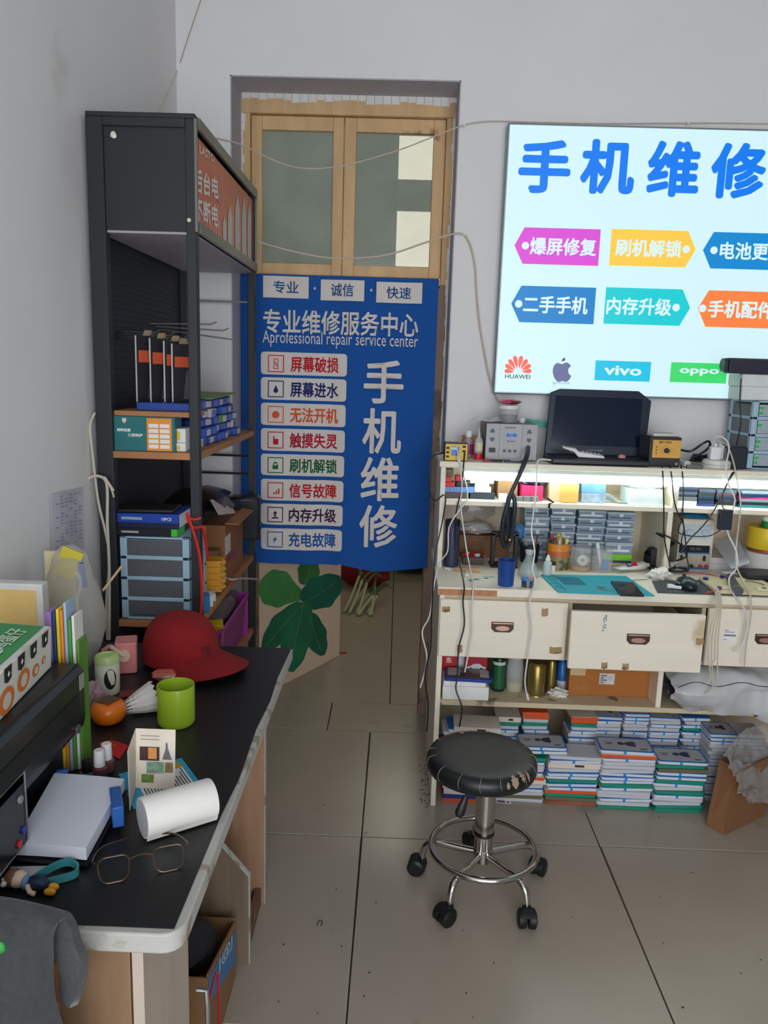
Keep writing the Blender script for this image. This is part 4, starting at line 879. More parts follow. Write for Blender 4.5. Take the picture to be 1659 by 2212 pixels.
for k, (col, nm) in enumerate(mkc):
    an = k*1.05+.4; x, y = c.x+r*.5*math.cos(an), c.y+r*.5*math.sin(an); top = V((x+.01*math.cos(an), y+.01*math.sin(an), c.z+h+.012+.008*((k*2) % 3)))
    mk = thing('marker_pen', '%s capped marker in the printed tin can' % nm, 'marker', (x, y, c.z+.006), 'markers in the tin can')
    part('pen_barrel', MB().cyl((x, y, c.z+.006), top-V((0, 0, .012)), .005, .006, 10), M((210, 206, 196), .4), mk); part('pen_cap', MB().cyl(top-V((0, 0, .012)), top, .0078, .007, 12), M(col, .4), mk)
for (x0, x1, yb, yt, lab, nm) in ((1234, 1281, 1236, 1180, 'clear jar with amber bottom and a tape roll inside', 'tape_jar'), (1281, 1328, 1238, 1184, 'clear jar with white tubes and a blue scraper', 'scraper_jar')):
    c, r, h = cylpx(x0, x1, yb, yt, ZDO)
    t = thing(nm, lab, 'jar', c)
    part('jar_wall', MB().lathe([(r*.94, 0), (r, h*.06), (r*.98, h*.8), (r*.92, h*.9), (r*.94, h)], 26, c), clear((222, 222, 218), .3), t)
    if nm == 'tape_jar':
        part('amber_base', MB().lathe([(r*.93, .001), (r*.97, h*.16), (0, h*.16)], 26, c), M((186, 130, 62), .4), t)
        cc = c+V((r*.1, -r*.35, h*.16+.024)); ring = [cc+V((.013*math.cos(q*PI/8), 0, .013*math.sin(q*PI/8))) for q in range(16)]
        solo('tape_roll', 'white tape roll standing inside the amber-bottomed jar', 'tape', MB().tube(ring, .0085, 8, closed=True), M((226, 216, 210), .5))
    else:
        q = c+V((.004, -r*.55, .008)); solo('blue_scraper', 'blue plastic scraper leaning in the clear jar', 'scraper', MB().prism([(-.012, 0), (.012, 0), (.014, .018), (.006, .042), (-.006, .042), (-.014, .018)], .004, q, XR, V((0, -.2, 1)).normalized()), M((24, 122, 206), .4), bevel=.001)
        solo('glue_tube', 'white glue tube leaning in the scraper jar', 'tube', MB().cyl(c+V((0, .005, .008)), c+V((-.022, 0, h+.02)), .006, .007, 10), WH)
# translucent component boxes in four stacks
def compbox(a, b, z, h, Y, dep, desc, stack, seed):
    random.seed(seed); t = thing('component_box', '%s translucent parts box in the %s stack' % (desc, stack), 'parts box', ((a+b)/2, Y+dep/2, z), 'translucent component boxes')
    part('tray', MB().box(a+.002, b-.002, Y+.002, Y+dep-.002, z, z+h*.62), M((150, 172, 192), .25, alpha=.8), t, .0015)
    part('lid', MB().box(a, b, Y, Y+dep, z+h*.64, z+h*.97), M((196, 212, 226), .2, alpha=.75), t, .0015)
    m_ = (a+b)/2+random.uniform(-.004, .004)
    part('latch', MB().rbox((m_, Y-.0016, z+h*.4), (.014, .003, h*.42), .0013, seg=2), M((206, 218, 226), .3), t)
    part('label_strip' if seed % 3 == 0 else 'contents', MB().box(a+.008, b-.008-.012*random.random(), Y+.0006, Y+.0014, z+h*.2, z+h*.4), M((226, 228, 226), .5) if seed % 3 == 0 else M((84, 96, 110), .6), t)
stx = [(1131, 1186, 1199, 1093, 2.9, [22, 22, 21, 21, 20], 'leftmost'), (1189, 1243, 1203, 1096, 2.88, [15]*7, 'second'), (1246, 1307, 1204, 1102, 2.88, [15]*7, 'third'), (1309, 1369, 1206, 1106, 2.86, None, 'rightmost')]
ordn = ['lowest', 'second lowest', 'third lowest', 'fourth lowest', 'fifth lowest', 'sixth lowest', 'seventh lowest']
for si, (x0, x1, yb, yt, Y, L, nm) in enumerate(stx):
    a, b = pY(x0, (yb+yt)/2, Y).x, pY(x1, (yb+yt)/2, Y).x; top = pY((x0+x1)/2, yt, Y).z; z = ZDO; dep = .1
    if si == 3:
        for col, hp, lab, name in (((206, 190, 150), .012, 'flat beige box with a dark strip under the lime box', 'beige_box'), ((60, 66, 120), .008, 'thin navy and white pack under the lime box', 'navy_pack'), ((130, 214, 40), .024, 'lime green box under the rightmost parts boxes', 'lime_box')):
            solo(name, lab, 'box', MB().box(a, b, Y, Y+dep, z, z+hp), M(col, .5), bevel=.0015); z += hp+.0003
        z0s = z; L = [24, 14, 14, 14, 16]
    tot = sum(L); sc2 = (top-z)/tot
    for i, hp in enumerate(L):
        h = hp*sc2; j = ((i*37+si*11) % 7-3)*.0008; ds = ordn[i] if i < len(L)-1 else 'topmost'
        compbox(a+j, b+j, z, h-.0004, Y+((i*13) % 5)*.001, dep, ds, nm, i+si*3); z += h
# soldering iron in its holder
p = pZ(1398, 1208, ZDO)
t = thing('iron_holder', 'dark soldering iron holder with the iron pushed in', 'soldering iron', (p.x, 2.86, ZDO))
part('holder_base', MB().box(p.x-.045, p.x+.03, 2.80, 2.90, ZDO, ZDO+.012), M((60, 58, 50), .5), t, .002)
part('holder_block', MB().prism([(-.04, 0), (.03, 0), (.03, .05), (.012, .068), (-.04, .062)], .05, (p.x, 2.88, ZDO+.012), XR, ZU, (0, -1, 0)), M((34, 38, 46), .5), t, .003)
part('iron_tip_guard', MB().cyl((p.x-.006, 2.828, ZDO+.066), (p.x+.004, 2.815, ZDO+.085), .014, .011, 16), M((168, 110, 70), .35, metal=.5), t)
part('iron_grip', MB().cyl((p.x+.004, 2.815, ZDO+.085), (p.x+.026, 2.79, ZDO+.112), .009, .007, 14), BK, t)
cord('iron_cable', 'black cord curving from the soldering iron to the white tube', [V((p.x+.026, 2.79, ZDO+.112)), pY(1418, 1152, 2.77), pY(1445, 1160, 2.75), pY(1475, 1180, 2.74), pY(1484, 1200, 2.735), pY(1470, 1208, 2.73), pY(1462, 1211, 2.72)], .0034, BK)
# brown tape reel, flux tubes, tissue
p = pZ(1416, 1228, ZDO)
t = thing('cable_drum', 'black drum bin of tangled red wire beside the white tube', 'drum', (p.x, p.y+.04, ZDO))
c = V((p.x, p.y+.042, ZDO)); part('drum_wall', MB(TR(c, 0, .35)).lathe([(.034, 0), (.038, .05), (.034, .056), (.03, .05), (.028, .03), (0, .03)], 26), M((30, 32, 38), .4), t)
part('wire_tangle', MB(TR(c, 0, .35)).tube([V((.02*math.cos(a*1.7)*(.5+.5*math.sin(a)), .02*math.sin(a*1.7), .034+.002*math.sin(a*3))) for a in range(30)], .0016, 5, 3), M((110, 60, 66), .5), t)
def tubepaste(name, label, p0, p1, w, mat, logo=None):
    d = (p1-p0); L = d.length; u = d.normalized(); s = u.cross(V((0, 0, 1))).normalized(); t = thing(name, label, 'tube', (p0+p1)/2)
    rings = [(0, .22*w, .22*w), (.06, .24*w, .24*w), (.1, .3*w, .3*w), (.16, .5*w, .44*w), (.5, .52*w, .36*w), (.85, .55*w, .16*w), (1, .56*w, .04*w)]
    vs = []; n = 14
    for q, rw, rh in rings:
        for j in range(n): an = 2*PI*j/n; vs.append(p0+u*(L*q)+s*(rw*math.cos(an))+V((0, 0, 1))*(rh*math.sin(an)))
    fs = [(i*n+j, i*n+(j+1) % n, (i+1)*n+(j+1) % n, (i+1)*n+j) for i in range(len(rings)-1) for j in range(n)]+[tuple(range(n))[::-1], tuple((len(rings)-1)*n+j for j in range(n))]
    part('tube_body', MB().add(vs, fs), mat, t)
    if logo: logo(t, p0, u, s, L)
    return t
def lg(t, p0, u, s, L):
    vv = V((0, -.72, .7)); O = p0+u*(L*.55)+V((0, -.012, .0125))
    for k, col in enumerate(((30, 40, 96), (206, 36, 52))): patch('logo_block', t, O+u*(.016-.026*k), -u, (s if s.y > 0 else -s)*1+V((0, 0, 1)), .024, .016, M(col, .5), .001)
    text('lettering', 'TECH', t, O+u*.016, -u, (s if s.y > 0 else -s)+V((0, 0, 1)), .018, .008, WH, .02, .002)
pa, pb = pZ(1332, 1228, ZDO+.017), pZ(1402, 1222, ZDO+.017)
tubepaste('glue_sachet', 'fat white glue tube with red and blue logo', pb+V((0, .01, 0)), pa, .036, WH, lg)
tubepaste('long_tube', 'long white nozzle tube pointing at the power supply', pZ(1460, 1215, ZDO+.028), pZ(1400, 1242, ZDO+.012), .024, WH)
p = pZ(1427, 1252, ZDO); solo('tissue', 'crumpled white tissue on the desktop by the mouse', 'tissue', MB().blob((p.x, p.y+.005, ZDO+.018), (.034, .026, .02), 3, .6, 3.2, 6, flat=-.0175), M((236, 234, 226), .8))
for k, (px, py, rz, lab) in enumerate(((1372, 1252, .35, 'long white paper slip left of the tissue'), (1352, 1238, .2, 'short white paper scrap beneath the glue tube'))):
    p = pZ(px, py, ZDO); solo('paper_slip', lab, 'paper', MB(TR((p.x, p.y, ZDO), rz)).box(-.045+.012*k, .045-.012*k, -.011, .011, .0002+.0025*(1-k), .0012+.0025*(1-k)), M((236, 236, 228), .6))
# power supply
def _ps(t, bd, a, b, z0, z1, Y):
    w = b-a; h = z1-z0; cr = M((226, 222, 210), .5)
    f = part('upper_panel', MB().box(a+.004, b-.005, Y-.003, Y, z0+h*.48, z1-.004), cr, t, .001)
    for u, nm in ((.27, 'A'), (.72, 'V')):
        g = part('meter', MB().box(a+w*(u-.2), a+w*(u+.2), Y-.007, Y-.003, z0+h*.62, z0+h*.9), M((206, 220, 232), .15, alpha=.95), f, .001)
        arc = [V((a+w*u+w*.15*math.cos(math.radians(150-12*i)), Y-.0074, z0+h*.66+h*.15*math.sin(math.radians(150-12*i)))) for i in range(11)]
        part('meter_scale', MB().tube(arc, .0004, 4), INK, g); part('needle', MB().tube([V((a+w*u, Y-.0074, z0+h*.65)), V((a+w*(u-.1), Y-.0074, z0+h*.8))], .0004, 4), INK, g)
        text('lettering', nm, g, (a+w*u, Y-.007, z0+h*.7), XR, ZU, .004, .005, INK, .02)
    f2 = part('lower_panel', MB().box(a+.004, b-.005, Y-.003, Y, z0+.004, z0+h*.46), M((176, 168, 152), .5), t, .001)
    part('display', MB().box(a+.004, b-.012, Y-.0042, Y-.003, z0+h*.36, z0+h*.5), M((20, 26, 40), .25), f2)
    text('lettering', '05.05', f2, (a+w*.5, Y-.0042, z0+h*.43), XR, ZU, w*.32, h*.05, M((120, 104, 90), .5), .02)
    for z in (.335, .03): part('blue_band', MB().box(a+.006, b-.008, Y-.0034, Y-.003, z0+h*z, z0+h*(z+.022 if z > .1 else z+.045)), M((40, 110, 170), .4), f2)
    for u in (.12, .78): part('rocker_switch', MB().box(a+w*u-.005, a+w*u+.005, Y-.006, Y-.003, z0+h*.2, z0+h*.3), BK, f2, .001)
    for u, col in ((.42, (40, 42, 46)), (.68, (214, 40, 50)), (.86, (214, 40, 50))): part('terminal', MB().cyl((a+w*u, Y-.003, z0+h*.1), (a+w*u, Y-.016, z0+h*.1), .0062, n=14), M(col, .35), f2)
db('power_supply', 'cream bench power supply with two needle meters', 1465, 1122, 1540, 1228, 0, 2.83, .16, mat=M((222, 216, 198), .5), cat='power supply', parts=_ps)
zp = pY(1500, 1122, 2.83).z+.0006; solo('blue_cloth', 'folded blue cloth on the bench power supply', 'cloth', MB().blob((pY(1500, 1118, 2.9).x, 2.9, zp+.004), (.05, .055, .009), 3, .25, 3, 2, flat=-.0042), M((36, 138, 196), .8))
a = pY(1553, 1100, 2.735); b = pY(1577, 1144, 2.735)
t = thing('hanging_adapter', 'black power adapter hanging from the upper shelf by its cable', 'adapter', (a.x, 2.74, b.z))
part('adapter_body', MB().box(a.x, b.x, 2.722, 2.744, b.z, a.z), M((30, 38, 54), .45), t, .003)
part('adapter_cable', MB().tube([V(((a.x+b.x)/2, 2.733, a.z)), pY(1561, 1094, 2.738), pY(1563, 1060, 2.735), pY(1580, 1030, 2.735), pY(1592, 1012, 2.75)], .002, 6, 4), BK, t)
part('adapter_cable', MB().tube([V(((a.x+b.x)/2-.008, 2.733, b.z)), pY(1548, 1150, 2.735), pY(1530, 1158, 2.735), pY(1495, 1158, 2.74), pY(1466, 1150, 2.74), pY(1472, 1125, 2.735), pY(1476, 1100, 2.74)], .002, 6, 4), BK, t)
# papers and acrylic sheet on the right
p = pZ(1560, 1205, ZDO)
for k in range(2): solo('paper_pile', ['white paper block beneath the acrylic sheet', 'pinkish paper pad on the white paper block'][k], 'paper', MB().box(pY(1532+4*k, 1210, 2.86).x, pY(1610-6*k, 1210, 2.86).x, 2.86, 3.0, ZDO+.022*k+.0003*k, ZDO+.022*(k+1)), M([(222, 220, 222), (226, 216, 222)][k], .7), bevel=.001)
acl = [pY(1580, 1228, 2.74), pY(1620, 1215, 2.74), pY(1592, 1160, 2.93), pY(1540, 1172, 2.93)]
q0 = quadmap(*acl); solo('acrylic_sheet', 'tilted clear acrylic sheet over the paper pile', 'sheet', MB().grid(lambda u, v: q0(u, v), 2, 2, .0035), clear((216, 224, 234), .55, .1))
c, r, h = cylpx(1624, 1712, 1250, 1190, ZDO)
t = thing('white_drum', 'white cylindrical tub carrying yellow tape rolls', 'drum', c)
part('drum_wall', MB().lathe([(r*.96, 0), (r, h*.95), (r*1.03, h), (0, h+.001)], 36, c), M((222, 220, 212), .5), t)
solo('tape_roll', 'dark red core tape roll beneath the yellow tape', 'tape', MB().lathe([(r*.86, 0), (r*.86, .012), (0, .012)], 32, c+V((0, 0, h+.0015))), M((150, 70, 60), .4))
solo('tape_roll', 'wide yellow tape roll on the white drum', 'tape', MB().lathe([(r*.5, .002), (r*.96, 0), (r*.98, .002), (r*.98, .076), (r*.96, .078), (r*.5, .076), (r*.5, .002)], 36, c+V((0, 0, h+.014))), M((222, 190, 44), .35, var=.08, scale=30))
zs_ = ZDO+h+.0145; sc_ = V((pY(1660, 1140, c.y).x, c.y, zs_)); t = thing('spray_bottle', 'green and white spray bottle inside the yellow tape roll', 'bottle', sc_)
part('bottle_body', MB().lathe([(.024, 0), (.026, .004), (.026, .1), (.024, .104)], 24, sc_), M((34, 140, 66), .4), t)
part('shoulder', MB().lathe([(.0262, .098), (.024, .112), (.012, .122)], 24, sc_), WH, t); part('nozzle', MB().lathe([(.0105, .12), (.01, .138), (.006, .142), (0, .142)], 16, sc_), WH, t)
# teal mat, phone, pad, mouse and fixture
mat4 = [pZ(1206, 1281, ZDO), pZ(1414, 1289, ZDO), pZ(1352, 1246, ZDO), pZ(1168, 1243, ZDO)]
t = thing('work_mat', 'teal silicone work mat with moulded grid on the desktop', 'mat', (mat4[0]+mat4[2])/2)
q1 = quadmap(*[V((p.x, p.y, ZDO)) for p in mat4])
part('mat_sheet', MB().grid(lambda u, v: q1(u, v)+V((0, 0, .004)), 2, 2, .0038), M((34, 168, 186), .55, spot=(40, 110, 110), spot_scale=7, spot_lo=.6), t)
mb = MB(); gm = M((28, 112, 140), .6)
for i in range(7):
    for j in range(6):
        u0, v0 = .15+i*.036, .42+j*.075; mb.add([q1(u0, v0)+V((0, 0, .0046)), q1(u0+.03, v0)+V((0, 0, .0046)), q1(u0+.03, v0+.06)+V((0, 0, .0046)), q1(u0, v0+.06)+V((0, 0, .0046))], [(0, 1, 2, 3)])
part('moulded_cells', mb, gm, t)
mb = MB()
for v0 in (.2, .42, .64):
    mb.tube([q1(.03, v0+.1)+V((0, 0, .0046)), q1(.1, v0)+V((0, 0, .0046)), q1(.1, v0-.12)+V((0, 0, .0046))], .0012, 5)
part('moulded_lines', mb, gm, t)
ph = [pZ(1340, 1283, ZDO+.012), pZ(1392, 1285, ZDO+.012), pZ(1368, 1257, ZDO+.012), pZ(1319, 1254, ZDO+.012)]
q2 = quadmap(*ph); t = thing('black_phone', 'black phone lying on the teal mat corner', 'phone', V((sum(p.x for p in ph)/4, sum(p.y for p in ph)/4, ZDO+.0042)))
part('phone_body', MB().grid(lambda u, v: q2(u, v), 2, 2, .0078), M((30, 32, 38), .3), t, .002); part('screen', MB().grid(lambda u, v: q2(.05+.9*u, .03+.94*v)+V((0, 0, .0006)), 1, 1), M((18, 22, 30), .08, var=0), t)
pd = [pZ(1432, 1291, ZDO), pZ(1700, 1304, ZDO), pZ(1672, 1252, ZDO), pZ(1408, 1256, ZDO)]
q3 = quadmap(*[V((p.x, max(p.y, BY0+.004), ZDO)) for p in pd]); solo('desk_pad', 'dark grey rubber pad under the mouse', 'mat', MB().grid(lambda u, v: q3(u, v)+V((0, 0, .003)), 2, 2, .0028), M((64, 70, 78), .6))
p = pZ(1492, 1277, ZDO+.003)
t = thing('computer_mouse', 'black gaming mouse on the grey pad', 'mouse', (p.x, p.y+.04, ZDO+.0034)); c = V((p.x, p.y+.042, ZDO+.0034))
part('mouse_shell', MB().blob(c+V((0, 0, .012)), (.033, .052, .026), 3, .05, 2, 3, flat=-.012), M((28, 38, 46), .3), t)
part('scroll_wheel', MB().cyl(c+V((-.004, .028, .034)), c+V((.004, .028, .034)), .007, n=12), DK, t); text('lettering', 'ASUS', t, c+V((0, -.02, .0355)), XR, (0, 1, -.5), .014, .005, M((190, 200, 206), .4), .02, .004)
part('side_trim', MB().tube([c+V((-.034, .02, .016)), c+V((-.03, -.02, .02))], .0022, 6).tube([c+V((.034, .02, .016)), c+V((.03, -.02, .02))], .0022, 6), M((150, 160, 166), .3), t)
p = pZ(1456, 1272, ZDO+.003); solo('white_ear_bud', 'white plastic earpiece case left of the mouse', 'earpiece', MB().tube([p+V((-.022, .003, .0085)), p+V((-.008, .002, .0085)), p+V((.006, -.002, .006)), p+V((.022, -.005, .0065))], [.0085, .008, .0055, .006], 10), WH)
fxq = [pZ(1545, 1283, ZDO+.003), pZ(1700, 1290, ZDO+.003), pZ(1640, 1256, ZDO+.003), pZ(1508, 1252, ZDO+.003)]
q4 = quadmap(*[V((p.x, p.y, ZDO+.0034)) for p in fxq]); t = thing('phone_fixture', 'cream phone repair clamp board with blue knobs', 'fixture', q4(.5, .5))
part('clamp_board', MB().grid(lambda u, v: q4(u, v)+V((0, 0, .012)), 2, 2, .0115), M((216, 206, 164), .5), t, .002)
part('clamp_bar', MB().grid(lambda u, v: q4(.05+.2*u, .08+.16*v)+V((0, 0, .019)), 1, 1, .007), M((226, 214, 176), .5), t, .001); part('clamp_bar', MB().grid(lambda u, v: q4(.62+.3*u, .1+.16*v)+V((0, 0, .019)), 1, 1, .007), M((226, 214, 176), .5), t, .001)
part('curved_slot', MB().tube([q4(.66, .72)+V((0, 0, .0125)), q4(.75, .7)+V((0, 0, .0125)), q4(.84, .58)+V((0, 0, .0125)), q4(.86, .48)+V((0, 0, .0125))], .003, 6, 3), M((120, 110, 84), .6), t)
for px, py in ((1524, 1250), (1553, 1270), (1560, 1246), (1650, 1273)):
    kq = pZ(px, py+2, ZDO+.0155); part('blue_knob', MB().lathe([(.008, 0), (.0095, .002), (.0095, .007), (.005, .009), (0, .009)], 10, kq), M((24, 50, 140), .4), t)
p0, p1 = pZ(1596, 1277, ZDO+.03), pZ(1575, 1246, ZDO+.03)
t = thing('torch', 'short dark grey cylindrical torch lying on the clamp board', 'torch', (p0+p1)/2)
ax = (p1-p0).normalized(); part('torch_body', MB().ring([p0, p0+ax*.012, p0+ax*.016, p1-ax*.01, p1], [.0145, .0145, .0135, .0135, .0125], 20), M((66, 68, 74), .35, metal=.3), t); part('torch_ring', MB().cyl(p0+ax*.018, p0+ax*.021, .0148, n=20), M((170, 172, 176), .3, metal=.8), t)
cord('red_probe', 'red tweezer probe lying on the clamp board edge', [pZ(1525, 1281, ZDO+.018), pZ(1545, 1276, ZDO+.018), pZ(1566, 1268, ZDO+.018)], .0028, M((206, 40, 50), .4), 'probe')
p = pZ(1640, 1256, ZDO+.003)
fb('black_case', 'flat black case at the right edge of the desktop', 'case', 1614, 1243, 1700, 1262, 2.66, .1, M((34, 36, 42), .5), ZDO+.0162, .003)
for k in range(3):
    p = pZ(1576+k*14, 1238-3*k, ZDO+.016); solo('white_card', ['leftmost', 'middle', 'rightmost'][k]+' white plastic card leaning over the clamp board', 'card', MB(TR((p.x, p.y, ZDO+.0165+.002*k), .3-.2*k)).box(-.022, .022, -.016, .016, 0, .0014), M((234, 236, 238), .5))
cord('red_lead', 'thin red test lead across the pad to the clamp board', [pZ(1478, 1236, ZDO+.01), pZ(1510, 1238, ZDO+.01), pZ(1545, 1244, ZDO+.012), pZ(1560, 1250, ZDO+.018)], .0018, M((196, 60, 70), .4))
cord('black_coil', 'tangled black lead coil beside the power supply', [pZ(1462, 1232, ZDO+.006+.001*(i % 4))+V((.045*math.cos(i*.9), .03*math.sin(i*.9)+.012, 0)) for i in range(24)], .003, BK, sm=3)
# ------------------------------------------------------------------ lower bench shelf
ZLO = ZL+.0004
def lb_(name, label, x0, y0, x1, y1, col, Y, dep, zb=ZLO, cat='box', mat=None, **k): return fb(name, label, cat, x0, y0, x1, y1, Y, dep, mat or M(col, .5), zb, **k)
def _rb(t, bd, a, b, z0, z1, Y): text('lettering', '东', t, ((a+b)/2, Y, z1-.03), XR, ZU, .02, .022, WH, .02, .001)
lb_('red_carton', 'red carton with a white character at the left of the lower shelf', 953, 1408, 985, 1478, (196, 28, 40), 2.62, .1, parts=_rb)
lb_('white_carton', 'narrow white carton between the two red cartons', 986, 1412, 1003, 1476, (226, 228, 232), 2.64, .1)
def _rc(t, bd, a, b, z0, z1, Y):
    cz = z1-.05; cx_ = (a+b)/2; W = b-a
    pl = [(-.4, -.1), (-.42, .0), (-.25, .06), (-.1, .16), (.15, .17), (.28, .06), (.44, .0), (.42, -.12)]
    part('car_picture', MB().add([V((cx_+u*W, Y-.0008, cz+v*W)) for u, v in pl], [tuple(range(8))[::-1]]), M((206, 208, 212), .4), t)
    for u in (-.24, .24): part('wheel_picture', MB().add([V((cx_+u*W+.07*W*math.cos(i*PI/6), Y-.0014, cz-.09*W+.07*W*math.sin(i*PI/6))) for i in range(12)], [tuple(range(12))[::-1]]), INK, t)
lb_('red_carton', 'dark red carton printed with a silver car', 1004, 1412, 1052, 1480, (168, 24, 38), 2.6, .1, parts=_rc)
p = pY(1000, 1480, 2.53)
lb_('white_pack', 'lower white flat pack under the blue blister pack', 956, 1484, 1056, 1503, (232, 230, 228), 2.512, .1)
zz1 = pY(1005, 1484, 2.512).z+.0006
lb_('white_pack', 'upper white flat pack under the blue blister pack', 958, 1473, 1050, 1484, (236, 234, 232), 2.514, .1, zb=zz1)
T = TR((pY(1003, 1468, 2.55).x+.014, 2.56, pY(1000, 1473, 2.514).z+.0012), -.08)
t = thing('blister_pack', 'blue-rimmed blister pack of black parts lying on white packs', 'package', T.to_translation())
part('tray', MB(T).rbox((0, 0, 0), (.165, .1, .012), .012), M((30, 60, 140), .4), t, .002); part('window', MB(T).rbox((0, 0, .0121), (.15, .086, .003), .008), M((70, 66, 72), .2), t, .001)
part('card_print', MB(T).box(-.07, -.03, -.03, .035, .0152, .0156), M((196, 190, 192), .5), t); part('card_print', MB(T).box(.04, .07, -.035, .03, .0152, .0156), M((196, 190, 192), .5), t)
bottle('green_bottle', 'dark green square-labelled bottle on the lower shelf', 1063, 1091, 1495, 1415, ZLO, [(1, 0), (1, .88), (.9, .94), (.5, .96)], M((20, 40, 34), .3), [('cap', [(.62, .96), (.62, 1.1), (0, 1.1)], BK), ('wrap_label', [(1.02, .08), (1.02, .74)], M((30, 96, 62), .4)), ('label_top', [(1.021, .76), (1.021, .85)], M((200, 222, 206), .4))])
c, r, h = cylpx(1094, 1131, 1497, 1418, ZLO)
t = thing('glass_jar', 'clear glass jar with pale oil at the bottom', 'jar', c)
part('jar_glass', MB().lathe([(r*.92, 0), (r, .006), (r, h*.72), (r*.9, h*.8), (r*.9, h)], 26, c), clear((226, 230, 230), .4, .05), t); part('oil', MB().lathe([(r*.9, .003), (r*.96, .007), (r*.96, h*.28), (0, h*.28)], 26, c), M((214, 196, 120), .1, alpha=.8), t)
part('jar_lid', MB().lathe([(r*.95, h), (r*.95, h*1.14), (0, h*1.14)], 26, c), M((206, 206, 204), .4), t)
gold = M((150, 132, 74), .28, metal=.75)
for x0, x1, yb, lab in ((1141, 1179, 1508, 'wide brass-coloured spray can on the lower shelf'), (1180, 1200, 1500, 'narrow brass-coloured spray can beside the wide one')):
    c, r, h = cylpx(x0, x1, yb, 1420, ZLO); h = min(h, .12); t = thing('spray_can', lab, 'can', c); part('can_body', MB().lathe([(r*.96, 0), (r, .004), (r, h*.9), (r*.7, h), (0, h)], 26, c), gold, t); part('can_rim', MB().lathe([(r*1.02, 0), (r*1.03, .003), (r*1.0, .005)], 26, c), M((196, 180, 120), .25, metal=.9), t)
bottle('blue_bottle', 'bright blue plastic bottle behind the crumpled tissue', 1203, 1224, 1490, 1425, ZLO, [(1, 0), (1, .3)], M((206, 212, 220), .4), [('blue_sleeve', [(1.02, .3), (1.02, .86), (.6, .95), (.5, 1.05), (0, 1.06)], M((24, 104, 176), .35))])
p = pZ(1210, 1512, ZLO); solo('tissue', 'crumpled grey-white tissue at the lower shelf edge', 'tissue', MB().blob((p.x, p.y+.035, ZLO+.012), (.034, .024, .014), 3, .7, 3.4, 12, flat=-.0118), M((222, 220, 212), .8))
def _ct(t, bd, a, b, z0, z1, Y):
    part('shipping_label', MB().box(a+.105, a+.158, Y-.0012, Y-.0004, z0+.044, z0+.084), M((206, 208, 210), .5, var=.2, scale=90), t); part('paper_tape', MB().box(a+.002, a+.055, Y-.0014, Y-.0004, z1-.034, z1), M((206, 176, 130), .5), t)
    mb = MB()
    for i in range(4): mb.box(a+.1085, a+.1085+.012+.01*(i % 2), Y-.0016, Y-.0012, z0+.05+.008*i, z0+.053+.008*i)
    part('label_print', mb, INK, t)
    text('lettering', 'ᴨ2 ᴜᴍ', t, (a+.045, Y, z0+.028), XR, ZU, .04, .014, M((196, 136, 70), .7), .02, .001)
lb_('orange_carton', 'orange-brown shipping carton with a white label', 1229, 1441, 1406, 1505, 0, 2.59, .26, mat=M((176, 108, 46), .75, var=.06), cat='carton', parts=_ct)
# big silver courier bag spilling over the shelf edge
def bagf(u, v):
    x = .945+.6*u; a = v*2*PI; cy, cz = 2.59, ZL+.082
    droop = .02+max(0, u-.2)*.13
    ry = .14+.02*math.sin(u*9); rz = (.078+.012*math.sin(u*6+1))*min(1, 6*u+.25)*min(1, 6*(1-u)+.3)
    n_ = noise.noise(V((x*9, math.cos(a)*1.6, math.sin(a)*1.6)))*.026+noise.noise(V((x*26, math.cos(a)*4, math.sin(a)*4)))*.012
    y = cy-(ry+n_)*math.cos(a); z = cz+(rz+n_)*math.sin(a)
    if y < 2.5 and math.sin(a) < 0: z -= droop*min(1, -1.5*math.sin(a))
    elif z < ZL+.0025: z = ZL+.0025
    if z > .541: z = .541
    return (x, y, z)
mb = MB().grid(bagf, 44, 36); solo('courier_bag', 'crumpled silver-grey courier bag bulging from the lower shelf', 'bag', mb, M((196, 198, 200), .38, var=.06, scale=10), ang=60)
o = bpy.data.objects['courier_bag']
pts = [V(bagf(.02+.96*i/24, .07+.012*math.sin(i*.9)-.0006*i))+V((0, -.0025, 0)) for i in range(25)]
part('black_line_print', MB().tube(pts, .0012, 5, 2), INK, o)
cc = V(bagf(.78, .095))+V((0, -.004, 0)); part('ring_print', MB().tube([cc+V((.010*math.cos(q*.55), 0, .010*math.sin(q*.55))) for q in range(10)], .0022, 6, 2), INK, o)

